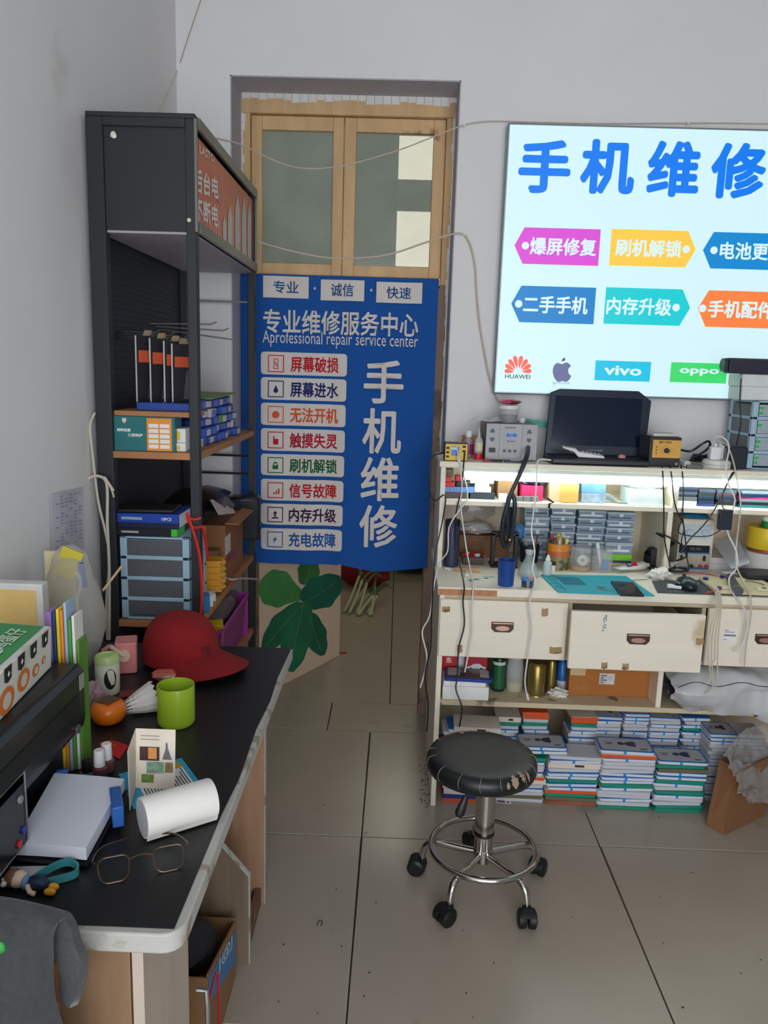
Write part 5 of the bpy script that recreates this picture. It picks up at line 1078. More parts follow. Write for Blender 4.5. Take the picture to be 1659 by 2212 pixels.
# ------------------------------------------------------------------ stacked boxes on the floor under the bench
KW = M((222, 222, 230), .4, var=.03); KB = M((36, 120, 196), .4); KG = M((204, 206, 212), .4, var=.03); KT = M((22, 142, 116), .45); KO = M((226, 88, 40), .45); KN = M((30, 58, 140), .4)
KD = M((110, 104, 78), .4); KC = M((226, 216, 204), .55); KP = M((150, 84, 60), .5, var=.4, scale=10); KPR = M((190, 190, 192), .35, var=.05)
W0, D0, T0 = .168, .1, .0135
protos = {}
def proto(code):
    if code in protos: return protos[code]
    def q(name, mb, m, par=None, bev=0):
        me_o = mesh(name, mb, m, V((0, 0, 0)), bev); COL.objects.unlink(me_o); return me_o
    P = []
    if code in 'wgtvh':
        body = {'w': KW, 'g': KG, 't': KT, 'v': KW, 'h': KG}[code]; rim = {'w': KB, 'g': KG, 't': KT, 'v': KB, 'h': KB}[code]
        P.append(('tray', q('tray', MB().rbox((0, 0, 0), (W0-.002, D0-.002, T0*.74), .009), body, bev=.0012)))
        P.append(('lid', q('lid', MB().rbox((0, 0, T0*.76), (W0, D0, T0*.2), .01), rim, bev=.0006)))
        if code == 'w' or code == 'v': P.append(('side_strip', q('side_strip', MB().box(-.012, -.004, -D0/2-.0006, -D0/2+.0005, .0005, T0*.9), M((20, 150, 214), .4))))
        if code in 'vh':
            pl = [(x*.93, y*.86) for x, y in rrect(W0, D0, .012)]
            P.append(('cover_print', q('cover_print', MB().prism(pl, .0004, (0, 0, T0*.965)), KPR)))
            fig = [(.012, -.016), (.03, -.02), (.036, -.006), (.03, 0), (.036, .008), (.03, .02), (.012, .015), (.0, .006), (.0, -.006)]
            mb = MB().prism(fig, .0003, (0, .004, T0*1.01)).prism([(-.012+.011*math.cos(i*PI/6), .011*math.sin(i*PI/6)) for i in range(12)], .0003, (0, .004, T0*1.01))
            P.append(('figure_print', q('figure_print', mb, M((46, 56, 92), .45))))
            for bx in ((-.06, -.04, -.004, .002), (-.064, -.035, .008, .011), (.042, .062, -.034, -.028)): P.append(('text_print', q('text_print', MB().box(*bx, T0*1.01, T0*1.02), M((70, 74, 88), .5))))
    else:
        m_ = {'o': KO, 'b': KN, 'd': KD, 'c': KC, 'p': KP, 'r': KC}[code]; tt = T0*(1.5 if code in 'c' else 1.0)
        P.append(('carton', q('carton', MB().box(-W0/2, W0/2, -D0/2, D0/2, 0, tt*.97), m_, bev=.0008)))
        if code == 'r': P.append(('orange_side', q('orange_side', MB().box(-W0/2-.0006, W0/2+.0006, -D0/2-.0006, -D0/2, 0, tt*.9), KO)))
        if code == 'c': P.append(('carton_mark', q('carton_mark', MB().box(.0, .03, -D0/2-.0006, -D0/2, tt*.3, tt*.7), M((60, 40, 44), .5))))
    protos[code] = P; return P
kindn = {'w': 'blue-striped white box', 'g': 'plain grey box', 't': 'teal box', 'v': 'printed white box', 'h': 'printed grey box', 'o': 'orange box', 'b': 'navy box', 'd': 'olive tin box', 'c': 'cream carton', 'p': 'brown booklet pack', 'r': 'orange-sided cream box'}
def place(code, loc, rz, sx, label):
    rt = thing('phone_case_box', label, 'box', loc, 'boxes stacked under the workbench'); rt.rotation_euler = (0, 0, rz); rt.scale = (sx, 1, 1)
    for nm, o in proto(code):
        c_ = o.copy(); c_.name = nm; COL.objects.link(c_); c_.parent = rt
    return rt
nth = ['', 'second', 'third', 'fourth', 'fifth', 'sixth', 'seventh', 'eighth', 'ninth', 'tenth', 'eleventh', 'twelfth', 'thirteenth', 'fourteenth', 'fifteenth', 'sixteenth', 'seventeenth', 'eighteenth', 'nineteenth', 'twentieth', 'twenty-first', 'twenty-second', 'twenty-third', 'twenty-fourth', 'twenty-fifth', 'twenty-sixth']
def stack(codes, x0, x1, Yfront, where, sway=.006, jr=.05, seed=0, ybpx=1640):
    random.seed(seed); a, b = pY(x0, ybpx, Yfront).x, pY(x1, ybpx, Yfront).x; z = .0006; n = len(codes); sx = (b-a)/W0
    for i, cd_ in enumerate(codes):
        k = n-1-i; pos = 'topmost' if k == 0 else ('lowest' if i == 0 else nth[k]+' from top')
        place(cd_, ((a+b)/2+random.uniform(-sway, sway), Yfront+D0/2+random.uniform(0, .006), z), random.uniform(-jr, jr), sx, '%s, %s, %s' % (kindn[cd_], pos, where))
        z += T0*(1.5 if cd_ == 'c' else 1.0)+.0003
    return z
S1 = stack('obcgggwgwggwggwwgw', 962, 1068, 2.53, 'stack beside the bench leg', seed=1)
x_ = pY(1012, 1560, 2.53).x
place('g', (x_-.006, 2.58, S1), .03, .98, 'pale grey plain box lying on the stack beside the bench leg, next below two'); place('w', (x_+.012, 2.575, S1+T0+.0004), .02, .98, 'blue strip box in the slanted pile above the stack beside the bench leg')
place('c', (x_+.03, 2.545, S1+2*T0+.0012), -.04, .95, 'cream carton with red mark lying topmost above the bench-leg stack')
S2 = stack('gdgwgcrwwgwt', 1068, 1180, 2.545, 'front stack behind the stool', seed=2)
S3 = stack('pdtrwwtwwgcwg', 1185, 1300, 2.54, 'front stack right of the stool', seed=3)
xv = pY(1183, 1565, 2.55).x
place('w', (xv-.004, 2.60, max(S2, S3)), .03, .98, 'white box with blue rim bridging the two stacks behind and right of the stool'); place('v', (xv-.008, 2.60, max(S2, S3)+T0+.0004), .0, 1.0, 'printed white box on top of the box bridging the two stool-side stacks')
S4 = stack('tgwggwtwwwgggwrv', 1300, 1418, 2.525, 'middle front stack', seed=4)
S5 = stack('ttggwtgwtwwdtv', 1422, 1532, 2.515, 'front stack beside brown carton', seed=5)
YK = 2.66
for i, (x0, x1, codes, where) in enumerate(((1068, 1122, 'gwgwggwgwgwggwgwgtc', 'rear stack behind the stool'), (1130, 1186, 'gwgwggwgwgwggwgwgtgro', 'rear stack topped with orange'), (1232, 1290, 'gwgwggwgwgwggwgwgtor', 'rear stack topped cream over orange'), (1284, 1345, 'gwggwgwggwgwgwgwggwh', 'first blue-rimmed rear stack'), (1347, 1402, 'gwggwgwggwgwgwgwggwwh', 'second blue-rimmed rear stack'), (1405, 1472, 'gwggwgwggwgwgwgwgwgh', 'third blue-rimmed rear stack'), (1476, 1538, 'gwggwgwggwgwgwgwtwgw', 'fourth rear stack with a teal box'), (1540, 1600, 'gwggwgwggwgwggggwwh', 'fifth rear stack behind the brown carton'), (1602, 1660, 'gwggwgwggwgwwgwwgwg', 'rear stack at the far right'))):
    stack(codes, x0, x1, YK+.006*i if i < 7 else 2.6, where, seed=20+i, ybpx=1570)
# playing card and litter on the floor
p = pZ(1082, 1728, 0)
t = thing('playing_card', 'court playing card lying on the tiles by the stool', 'card', (p.x, p.y, .0003)); T = TR((p.x, p.y, .0004), -.12)
part('card_sheet', MB(T).box(-.036, .036, -.022, .022, 0, .0006), M((232, 226, 222), .4), t); part('court_print', MB(T).box(-.014, .014, -.018, .018, .0007, .0009), M((110, 84, 110), .5, var=.5, scale=120), t); part('pip_print', MB(T).box(-.032, -.022, .006, .016, .0007, .0009).box(.02, .03, -.016, -.006, .0007, .0009).box(-.032, -.02, -.016, -.01, .0007, .0009), M((200, 50, 60), .5), t)
p = pZ(1272, 1748, 0); solo('film_scrap', 'dirty clear film scrap lying before the stacked boxes', 'film', MB().grid(lambda u, v: (p.x-.04+.09*u, p.y-.03+.05*v, .002+.003*noise.noise(V((u*5, v*5, 1)))), 8, 5, .0004), clear((190, 180, 168), .35))
cord('black_twig', 'short black plastic tie on the floor before the boxes', [pZ(1412, 1739, .002), pZ(1425, 1738, .003), pZ(1450, 1744, .002)], .0015, BK, 'tie')
cord('bent_staple', 'bent wire clip lying on the tiles', [pZ(686, 2000, .002), pZ(688, 1990, .002), pZ(696, 1990, .002), pZ(694, 2000, .002)], .0012, M((90, 84, 78), .4, metal=.6), 'clip')
random.seed(31); mb = MB(); dm = M((60, 48, 40), .9)
for k in range(34):
    px, py = random.uniform(580, 1650), random.uniform(1600, 2200); q = pZ(px, py, .0)
    if q.x < -.3 or (q.y > 2.5): continue
    mb.blob((q.x, q.y, .001), (.003*random.uniform(.3, 1.3), .002, .0015), 1, .3, 3, k)
for k in range(40):
    q = pZ(random.uniform(905, 935), random.uniform(1640, 1750), 0); mb.blob((q.x, q.y, .001), (.004*random.random()+.001, .003, .0015), 1, .3, 3, k)
o = solo('floor_litter', 'scattered specks of dirt on the beige tiles', 'dirt', mb, dm); o['kind'] = 'stuff'

# ------------------------------------------------------------------ brown carton with bubble wrap, right edge
A_, B_, C_ = pZ(1565, 1803, 0), pZ(1526, 1783, 0), pZ(1650, 1762, 0); D_ = B_+C_-A_
zt = pY(1600, 1662, 2.43).z
A2, B2, C2 = pZ(1598, 1664, zt), pZ(1556, 1640, zt), pZ(1690, 1622, zt); D2 = B2+C2-A2
def slab(a, b, c, d, th):   # wall panel a-b bottom, c-d top, thickness inward
    n = ((b-a).cross(d-a)).normalized()*th; return MB().add([a, b, c, d, a+n, b+n, c+n, d+n], [(0, 1, 2, 3), (7, 6, 5, 4), (0, 4, 5, 1), (1, 5, 6, 2), (2, 6, 7, 3), (3, 7, 4, 0)])
kraft = M((136, 94, 60), .8, var=.06, scale=20, spot=(126, 86, 54), spot_scale=8, spot_lo=.62)
t = thing('kraft_carton', 'tall open brown carton with a slit side at the right', 'carton', (A_+C_)/2)
zr = V((0, 0, .001))
for q in (slab(B_+zr, A_+zr, A2, B2, .003), slab(A_+zr, C_+zr, C2, A2, .003), slab(C_+zr, D_+zr, D2, C2, .003), slab(D_+zr, B_+zr, B2, D2, .003)): part('carton_wall', q, kraft, t)
part('carton_floor', MB().add([A_+zr, C_+zr, D_+zr, B_+zr], [(0, 1, 2, 3)]), kraft, t)
sl = A2+(C2-A2)*.07; part('side_slit', MB().add([sl+V((0, -.0015, -.01)), sl+V((.006, -.0015, -.01)), sl+V((.002, -.0015, -.065))], [(0, 2, 1)]), M((60, 40, 26), .9), t)
wrapm = M((190, 188, 184), .15, alpha=.36, var=.25, scale=40, bump=.6)
def wr(u, v):
    x = 1.135+.30*u; n_ = noise.noise(V((u*5, v*5, 3)))*.02+noise.noise(V((u*14, v*14, 1)))*.012
    return (x+n_+.03*v, 2.36+.14*math.sin(u*2.4)+n_*.6-.05*v+.10*(1-v), zt+.03-.24*v*(.35+.65*u)+n_+.05*math.sin(u*3)*(1-v))
solo('bubble_wrap', 'grey crumpled bubble wrap spilling from the brown carton', 'wrap', MB().grid(wr, 26, 26, .003), wrapm)

# ------------------------------------------------------------------ stool
SXc, SYc = .29, 2.075
zs = pY(1041, 1632, SYc).z; sr = (pY(1162, 1640, SYc).x-pY(922, 1640, SYc).x)/2; sxs = pY(1041, 1632, SYc).x
t = thing('swivel_stool', 'round black padded swivel stool with torn seat and chrome castor base', 'stool', (SXc, SYc, 0))
chrome = M((200, 196, 192), .14, metal=1, var=.03); leather = M((24, 28, 30), .38, var=.12, scale=25, bump=.1)
sc0 = V((sxs, SYc, zs))
seat = part('seat', MB().lathe([(sr*.55, -.052), (sr*.86, -.05), (sr*.965, -.04), (sr*1.0, -.026), (sr*.995, -.012), (sr*.95, .002), (sr*.86, .007), (sr*.6, .0045), (sr*.3, .002), (0, .0015)], 56, sc0), leather, t, ang=80)
random.seed(9)
def seatz(r):
    P_ = [(0, .0015), (.3, .002), (.6, .0045), (.86, .007), (.95, .002), (.995, -.012), (1, -.026), (.965, -.04), (.86, -.05)]
    for (r0, z0), (r1, z1) in zip(P_, P_[1:]):
        if r0 <= r <= r1: return z0+(z1-z0)*(r-r0)/(r1-r0)
    return -.02
fray = M((164, 144, 122), .9)
def onseat(s, an):   # s = arc parameter from centre to lower rim
    P_ = [(.7, .0055), (.86, .007), (.95, .002), (.995, -.012), (1, -.026), (.965, -.04)]
    k = s*(len(P_)-1); i = min(int(k), len(P_)-2); f = k-i; r = P_[i][0]+(P_[i+1][0]-P_[i][0])*f; z = P_[i][1]+(P_[i+1][1]-P_[i][1])*f
    d = V((math.cos(an), math.sin(an), 0)); return sc0+d*(sr*r+.0012)+V((0, 0, z+.0012))
for k in range(15):
    an = 2*PI*k/15+random.uniform(-.1, .1); e = random.uniform(.5, .8)
    pts = [onseat(.15+e*i/6, an+.012*math.sin(i*1.3)) for i in range(7)]
    part('seat_crack', MB().tube(pts, [.0003, .0006, .0009, .0009, .0008, .0006, .0003], 5), fray, seat)
for k, (an, s0, s1, w_) in enumerate(((-1.05, .2, .75, .10), (-.86, .1, .62, .07), (-.72, .25, .7, .045), (1.95, .1, .4, .12), (-1.2, .45, .72, .05))):
    mb = MB(); n = 8; ptsL = []; ptsR = []
    for i in range(n+1):
        s = s0+(s1-s0)*i/n; ww = w_*(.35+.65*abs(math.sin(i*1.7+k)))*math.sin(PI*(i+.5)/(n+1)); ptsL.append(onseat(s, an-ww)); ptsR.append(onseat(s, an+ww*.8))
    mb.add(ptsL+ptsR, [(i, n+1+i, n+2+i, i+1) for i in range(n)]); part('torn_patch', mb, fray, seat, label='frayed tan backing showing through the torn seat')
hc = onseat(.02, -.95)
part('seat_underside', MB().lathe([(sr*.4, -.066), (sr*.62, -.062), (sr*.62, -.05), (0, -.05)], 30, sc0), BK, t)
zc = .185
part('outer_column', MB().lathe([(.029, .0), (.029, zs-.066-zc)], 24, (SXc, SYc, zc)), chrome, t)
part('column_collar', MB().lathe([(.027, -.012), (.0305, -.008), (.0305, .002), (.029, .004)], 24, (SXc, SYc, zc)), M((90, 84, 80), .25, metal=1), t)
zh = pY(1033, 1830, SYc).z-.022
part('inner_column', MB().lathe([(.024, zh), (.026, zh+.01), (.026, zc-.01)], 24, (SXc, SYc, 0)), chrome, t)
part('hub', MB().lathe([(.014, zh-.022), (.028, zh-.016), (.028, zh+.02), (.024, zh+.024)], 24, (SXc, SYc, 0)), chrome, t)
rr_ = (pY(1147, 1830, SYc).x-pY(921, 1830, SYc).x)/2
zr_ = pY(1033, 1830, SYc).z
part('foot_ring', MB().tube([V((SXc+rr_*math.cos(2*PI*i/48), SYc+rr_*math.sin(2*PI*i/48), zr_)) for i in range(48)], .0088, 10, closed=True), chrome, t)
blkp = M((16, 17, 18), .5)
for k in range(5):
    an = math.radians(19+72*k); d = V((math.cos(an), math.sin(an), 0)); o_ = V((SXc, SYc, 0))
    pr = [(0.02, zr_-.017), (.08, zr_-.017), (.125, zr_-.016), (.152, zr_-.02), (.172, zr_-.036), (.18, zr_-.06), (.182, .052)]
    part('leg', MB().tube([o_+d*r+V((0, 0, z)) for r, z in pr], .0105, 10, 4), chrome, t)
    cc = o_+d*.182; sw = 1.1+k*.9; u = V((math.cos(sw), math.sin(sw), 0)); wax = V((-u.y, u.x, 0)); wc = cc+u*.016+V((0, 0, .026))
    cst = part('caster', MB().cyl(cc+V((0, 0, .04)), cc+V((0, 0, .056)), .0125, .0115, 14), blkp, t)
    for s_ in (-1, 1): part('caster_wheel', MB().ring([wc+wax*(s_*.004), wc+wax*(s_*.008), wc+wax*(s_*.022), wc+wax*(s_*.026)], [.024, .026, .026, .018], 22), blkp, cst)
    hood = [wc+u*(-.0285*math.cos(a))+V((0, 0, .0285*math.sin(a))) for a in [x*PI/10 for x in range(-1, 9)]]
    part('caster_hood', MB().grid(lambda a, b: hood[int(round(a*9))]+wax*(-.019+.038*b), 9, 1, .003), blkp, cst)
lv0 = sc0+V((-.03, -.035, -.064)); lv1 = pY(990, 1765, SYc-.06)
part('lever_rod', MB().cyl(lv0, lv0+(lv1-lv0)*.5, .0045, n=10), BK, t)
part('lever_handle', MB().ring([lv0+(lv1-lv0)*f for f in (.4, .46, .7, .9, 1.0)], [.006, .0085, .0125, .0145, .008], 14, flat=.6), BK, t)

# ------------------------------------------------------------------ cables over the bench front
WC = M((226, 224, 224), .4); CC_ = M((206, 196, 176), .5)
def pc(L): return [pY(a, b, Y) for a, b, Y in L]
cord('usb_cable', 'white usb cable from the charger falling down the left bench end', pc([(985, 962, 2.755), (992, 990, 2.735), (1003, 1030, 2.735), (1010, 1075, 2.735), (990, 1105, 2.73), (970, 1140, 2.72), (967, 1190, 2.7), (950, 1215, 2.6), (938, 1260, 2.46), (928, 1330, 2.455), (912, 1365, 2.46), (922, 1415, 2.455), (918, 1450, 2.455), (908, 1485, 2.46)]), .0026, WC)
cord('usb_cable', 'white usb cable crossing the left drawer to a plug', pc([(988, 985, 2.738), (998, 1040, 2.73), (995, 1090, 2.725), (1004, 1160, 2.72), (1010, 1200, 2.7), (1020, 1250, 2.56), (1022, 1275, 2.472), (1018, 1330, 2.47), (1020, 1360, 2.47), (1012, 1410, 2.472), (1004, 1452, 2.475)]), .0026, WC)
cord('usb_cable', 'white usb cable with plug reaching the lower shelf by the jar', pc([(1190, 994, 2.745), (1165, 993, 2.738), (1160, 1010, 2.732), (1158, 1060, 2.732), (1152, 1110, 2.73), (1148, 1150, 2.72), (1155, 1190, 2.66), (1150, 1230, 2.56), (1156, 1255, 2.5), (1148, 1285, 2.468), (1143, 1310, 2.468), (1148, 1360, 2.468), (1140, 1420, 2.468), (1134, 1470, 2.47), (1138, 1500, 2.47)]), .0028, WC)
solo('usb_plug', 'white usb plug hanging at the end of the lower shelf cable', 'plug', MB().cyl(pY(1138, 1498, 2.47), pY(1141, 1512, 2.47), .0052, .0045, 10), WC)
cord('black_cable', 'black cable from the charger falling over the left drawer', pc([(1004, 978, 2.755), (1001, 1010, 2.735), (996, 1060, 2.732), (985, 1110, 2.73), (985, 1180, 2.72), (996, 1230, 2.56), (1003, 1270, 2.465), (1000, 1300, 2.465), (1003, 1350, 2.465), (991, 1400, 2.465), (988, 1460, 2.465), (985, 1490, 2.46), (998, 1530, 2.45), (992, 1570, 2.455)]), .0027, BK)
cord('black_cable', 'black cable running down the outside of the bench leg', pc([(960, 978, 2.78), (932, 990, 2.72), (928, 1050, 2.72), (938, 1082, 2.73), (962, 1070, 2.735), (955, 1130, 2.7), (940, 1200, 2.55), (935, 1280, 2.44), (932, 1340, 2.44), (930, 1400, 2.44), (918, 1460, 2.45), (925, 1520, 2.44), (922, 1580, 2.44)]), .0026, BK)
cord('black_cable', 'black cable dropping beside the hutch divider', pc([(1430, 1005, 2.76), (1432, 1030, 2.735), (1434, 1100, 2.733), (1434, 1150, 2.733), (1440, 1190, 2.733), (1448, 1225, 2.66)]), .0024, BK)
cord('black_cable', 'twisted pair of black leads before the power supply', pc([(1446, 1004, 2.76), (1451, 1030, 2.735), (1456, 1080, 2.73), (1465, 1110, 2.73), (1478, 1140, 2.73), (1472, 1170, 2.73), (1484, 1205, 2.72), (1488, 1230, 2.66)]), .0024, BK)
cord('black_cable', 'straight black lead before the power supply meters', pc([(1470, 1004, 2.76), (1475, 1030, 2.735), (1476, 1080, 2.73), (1474, 1110, 2.73), (1480, 1160, 2.727), (1482, 1190, 2.727)]), .0024, BK)
cord('black_cable', 'black lead slanting from the adapter to the power supply', pc([(1590, 1008, 2.76), (1578, 1030, 2.735), (1560, 1070, 2.735), (1538, 1110, 2.728), (1515, 1140, 2.726), (1490, 1165, 2.724), (1470, 1195, 2.722)]), .0024, BK)
cord('white_cable', 'thick white cable looping from the socket over the desktop', pc([(1540, 962, 2.80), (1545, 945, 2.78), (1562, 945, 2.76), (1575, 965, 2.745), (1568, 1010, 2.735), (1575, 1050, 2.732), (1588, 1080, 2.73), (1576, 1120, 2.728), (1572, 1150, 2.725), (1590, 1190, 2.69), (1592, 1225, 2.62), (1575, 1250, 2.57), (1582, 1280, 2.50), (1605, 1310, 2.455), (1616, 1350, 2.455), (1600, 1400, 2.46), (1584, 1405, 2.46)]), .003, WC)
cord('grey_cable', 'grey-beige cable falling past the torch to the right drawer', pc([(1556, 958, 2.80), (1570, 960, 2.77), (1585, 1000, 2.74), (1592, 1040, 2.735), (1600, 1085, 2.733), (1595, 1140, 2.73), (1590, 1185, 2.7), (1592, 1225, 2.60), (1605, 1255, 2.55), (1620, 1285, 2.475), (1622, 1330, 2.458), (1612, 1390, 2.46), (1608, 1440, 2.46)]), .0026, CC_)
for k, (dx, yb) in enumerate(((0, 1478), (7, 1500), (14, 1440), (20, 1492))):
    cord('flat_cable', ['leftmost', 'second', 'third', 'rightmost'][k]+' cream cable of the hank hanging between middle and right drawers', pc([(1538+dx*.3, 1262, 2.53), (1545+dx*.5, 1282, 2.475), (1548+dx*.5, 1310, 2.415), (1532+dx, 1370, 2.412), (1530+dx, 1420, 2.412), (1535+dx*.7, yb-18, 2.413), (1526+dx*(-.3 if k < 2 else .6), yb, 2.415)]), .0022, CC_)
# ------------------------------------------------------------------ goods on the black rack
RO2, RO3, RO4 = RZ2+.0004, RZ3+.0004, RZ4+.0004
for k, px in enumerate((297, 327, 357, 374)):
    p0 = pY(px, 868, 2.27); ztp = pY(px, 712+6*k, 2.27).z; L = .075; d = V((.76, .65, 0)); n_ = V((-.65, .76, 0))
    nm = ['leftmost', 'second', 'third', 'rightmost'][k]
    t = thing('blister_card', nm+' black and orange blister card hanging in the rack', 'package', (p0.x, p0.y, p0.z), 'blister cards on the rack hooks')
    a = V((p0.x, p0.y, p0.z)); hgt = ztp-p0.z-.016
    part('card', MB().prism([(0, 0), (L, 0), (L, hgt), (0, hgt)], .006, a, d, ZU), M((38, 38, 44), .3), t)
    part('white_edge', MB().box(a.x-.0025, a.x+.0015, a.y-.002, a.y+.003, p0.z, p0.z+hgt), M((206, 196, 194), .4), t)
    part('orange_band', MB().prism([(.004, hgt*.6), (L, hgt*.6), (L, hgt*.78), (.004, hgt*.78)], .0006, a-n_*.0062, d, ZU), M((206, 84, 48), .4), t)
    part('picture', MB().prism([(.03, hgt*.05), (L-.004, hgt*.05), (L-.004, hgt*.5), (.04, hgt*.55)], .0006, a-n_*.0062, d, ZU), M((96, 92, 104), .3, var=.5, scale=40), t)
    part('hang_tab', MB().prism([(.02, hgt), (L*.7, hgt), (L*.62, hgt+.016), (.026, hgt+.016)], .002, a, d, ZU), M((150, 130, 100), .4), t)
    part('peg_hook', MB().tube([V((RX0+.012, a.y+.02, ztp-.006)), V((a.x+.05, a.y+.03, ztp-.006)), V((a.x+.062, a.y+.032, ztp+.004))], .0022, 6), M((60, 60, 62), .4, metal=.6), t)
for k, (xa, ya, xb, yb) in enumerate(((428, 702, 468, 698), (428, 708, 494, 712), (428, 714, 508, 733))):
    pA = pY(xa, ya, 2.62+.06*k); pB = pY(xb, yb, 2.62+.06*k); pA.x = RX0+.009
    part('rack_hook', MB().tube([pA, V((pB.x-.02, pB.y, pB.z+(.0 if k == 2 else -.004))), pB+V((0, 0, .004 if k < 2 else 0))], .0026, 6), M((150, 142, 142), .35, metal=.7), rack)
def _tb(t, bd, a, b, z0, z1, Y):
    w = b-a; h = z1-z0
    part('orange_panel', MB().box(a+w*.55, a+w*.95, Y-.0008, Y-.0002, z0+h*.02, z1-h*.04), M((240, 150, 40), .45), t)
    mb = MB()
    for i in range(2):
        for j in range(5): mb.box(a+w*(.58+.18*i), a+w*(.735+.18*i), Y-.0014, Y-.0008, z0+h*(.09+.15*j), z0+h*(.2+.15*j))
    part('white_key_print', mb, WH, t)
    text('lettering', '两种技能', t, (a+w*.18, Y, z0+h*.6), XR, ZU, w*.22, h*.1, WH, .03); text('lettering', '三倍快护', t, (a+w*.36, Y, z0+h*.46), XR, ZU, w*.24, h*.1, WH, .03)
    part('emblem', MB().prism([(-.006, .008), (.006, .008), (.006, 0), (0, -.007), (-.006, 0)], .0006, (a+w*.19, Y-.0002, z0+h*.86), XR, ZU), M((226, 210, 180), .5), t)
fb('teal_carton', 'teal and orange product carton on the middle rack shelf', 'carton', 244, 900, 378, 984, 2.165, .07, M((30, 112, 116), .45), RO2, .001, parts=_tb)
def _wy(t, bd, a, b, z0, z1, Y): part('yellow_print', MB().box(a+.002, a+.012, Y-.0008, Y-.0002, z0+.006, z1-.008), M((244, 196, 40), .5), t)
fb('white_yellow_box', 'lower white and yellow box beside the teal carton', 'box', 380, 957, 401, 985, 2.18, .08, WH, RO2, .002, parts=_wy)
fb('white_yellow_box', 'upper white and yellow box beside the teal carton', 'box', 380, 926, 401, 957, 2.185, .08, WH, pY(390, 957, 2.18).z+.0006, .002, parts=_wy)
zc_ = pY(310, 900, 2.165).z+.0006
solo('loose_board', 'narrow wooden board resting on the teal carton', 'board', MB().box(pY(253, 894, 2.2).x, -.575, 2.17, 2.31, zc_, zc_+.014), oak, bevel=.001)
solo('blue_flat_box', 'flat blue box lying on the loose rack board', 'box', MB().box(pY(305, 880, 2.24).x, -.59, 2.2, 2.3, zc_+.0146, zc_+.0146+.022), M((30, 64, 150), .4), bevel=.001)
# heap of blue accessory packs
random.seed(17); lev = ['bottom', 'second', 'third', 'fourth', 'top']; od = ['first', 'second', 'third', 'fourth', 'fifth', 'sixth', 'seventh', 'eighth']
bcol = [(24, 70, 176), (30, 84, 196), (20, 54, 150), (32, 76, 170)]
for j in range(5):
    for i in range(6):
        y = 2.34+i*.088+random.uniform(-.008, .008)+.015*(j % 2); z = RO2+j*.0275; xf = -.575-random.uniform(0, .02)-j*.004
        col = bcol[(i*3+j) % 4] if (i*5+j*3) % 7 else ((90, 150, 60) if j == 2 else (206, 200, 196))
        t = thing('accessory_pack', '%s accessory pack, %s from the near post, %s layer of the rack heap' % ('blue' if col[2] > col[0]+40 else ('green' if col[1] > col[0]+40 else 'white'), od[i], lev[j]), 'package', (xf-.05, y, z), 'blue packs heaped on the middle shelf')
        T = TR((xf-.05, y, z), random.uniform(-.12, .12)); part('pack_box', MB(T).box(-.055, .055, -.041, .041, 0, .026), M(col, .4), t, .003); part('pack_end', MB(T).box(.0552, .056, -.03+.02*random.random(), .034, .004, .022), M((206, 204, 200) if (i+j) % 2 else (60, 110, 200), .4), t)
solo('green_folder', 'thin green sheet lying on the blue pack heap', 'sheet', MB(TR((-.65, 2.6, RO2+5*.0275+.004), 0, .02)).box(-.07, .07, -.18, .2, 0, .004), M((110, 150, 80), .5))
# lower shelf: pale blue drawer tower and boxes
ctop = pY(320, 1160, 2.165).z
T = TR((-.588, 2.165, RO3), PI/2)
ct_ = cabinet('drawer_tower', 'pale blue see-through drawer tower on the lower rack shelf', (-.69, 2.26, RO3), T, .2, .2, 4, ctop-RO3, True)
zq = ctop+.0008
def _gb(t, bd, a, b, z0, z1, Y): part('green_end', MB().box(b-.016, b+.0006, Y-.0006, Y+.08, z0+.001, z1-.001), M((80, 190, 60), .45), t); part('faint_print', MB().box(a+.02, a+.07, Y-.0006, Y-.0001, (z0+z1)/2-.003, (z0+z1)/2+.003), M((170, 172, 176), .5, var=.5, scale=300), t)
fb('black_green_box', 'black box with green end on the rack drawer tower', 'box', 247, 1141, 382, 1160, 2.17, .14, M((26, 30, 36), .4), zq, .001, parts=_gb)
z2 = pY(315, 1141, 2.17).z+.0008
def _bb(t, bd, a, b, z0, z1, Y):
    text('lettering', '10PCS', t, (b-.035, Y, z1-.014), XR, ZU, .028, .009, WH, .02); part('faint_print', MB().box(a+.02, a+.08, Y-.0006, Y-.0001, z1-.018, z1-.010), M((150, 170, 210), .5, var=.5, scale=300), t); part('white_end', MB().box(b-.004, b+.0006, Y+.01, Y+.12, z0+.002, z1-.002), WH, t)
    part('dark_side', MB().box(a, b, Y-.0006, Y-.0001, z0, z0+(z1-z0)*.38), M((22, 34, 70), .4), t)
fb('blue_pcs_box', 'blue box lettered 10PCS on the rack drawer tower', 'box', 247, 1110, 386, 1140, 2.17, .14, M((28, 70, 170), .4), z2, .001, parts=_bb)
z3 = pY(316, 1110, 2.17).z+.001
solo('black_tray', 'thin dark flat tray on the lettered blue box', 'tray', MB(TR((-.71, 2.23, z3), .06)).box(-.1, .07, -.05, .06, 0, .009), M((34, 32, 30), .5), bevel=.003)
t = thing('black_bag', 'black plastic bag with a white shipping label on the rack', 'bag', (-.66, 2.55, 1.0)); cz_ = pX(470, 1110, -.6).z
part('bag_body', MB().blob((-.665, 2.58, 1.04), (.105, .2, .05), 3, .22, 2.4, 5), M((20, 22, 26), .3), t)
lq = quadmap(pX(465, 1114, -.552), pX(502, 1110, -.552), pX(488, 1081, -.60), pX(446, 1081, -.60)); part('shipping_label', MB().grid(lambda u, v: lq(u, v)+V((.012, -.005, .004)), 2, 2, .001), M((196, 180, 178), .6, var=.2, scale=70), t)
t = thing('tape_carton', 'brown carton with a torn flap on the lower rack shelf', 'carton', (-.65, 2.66, RO3))
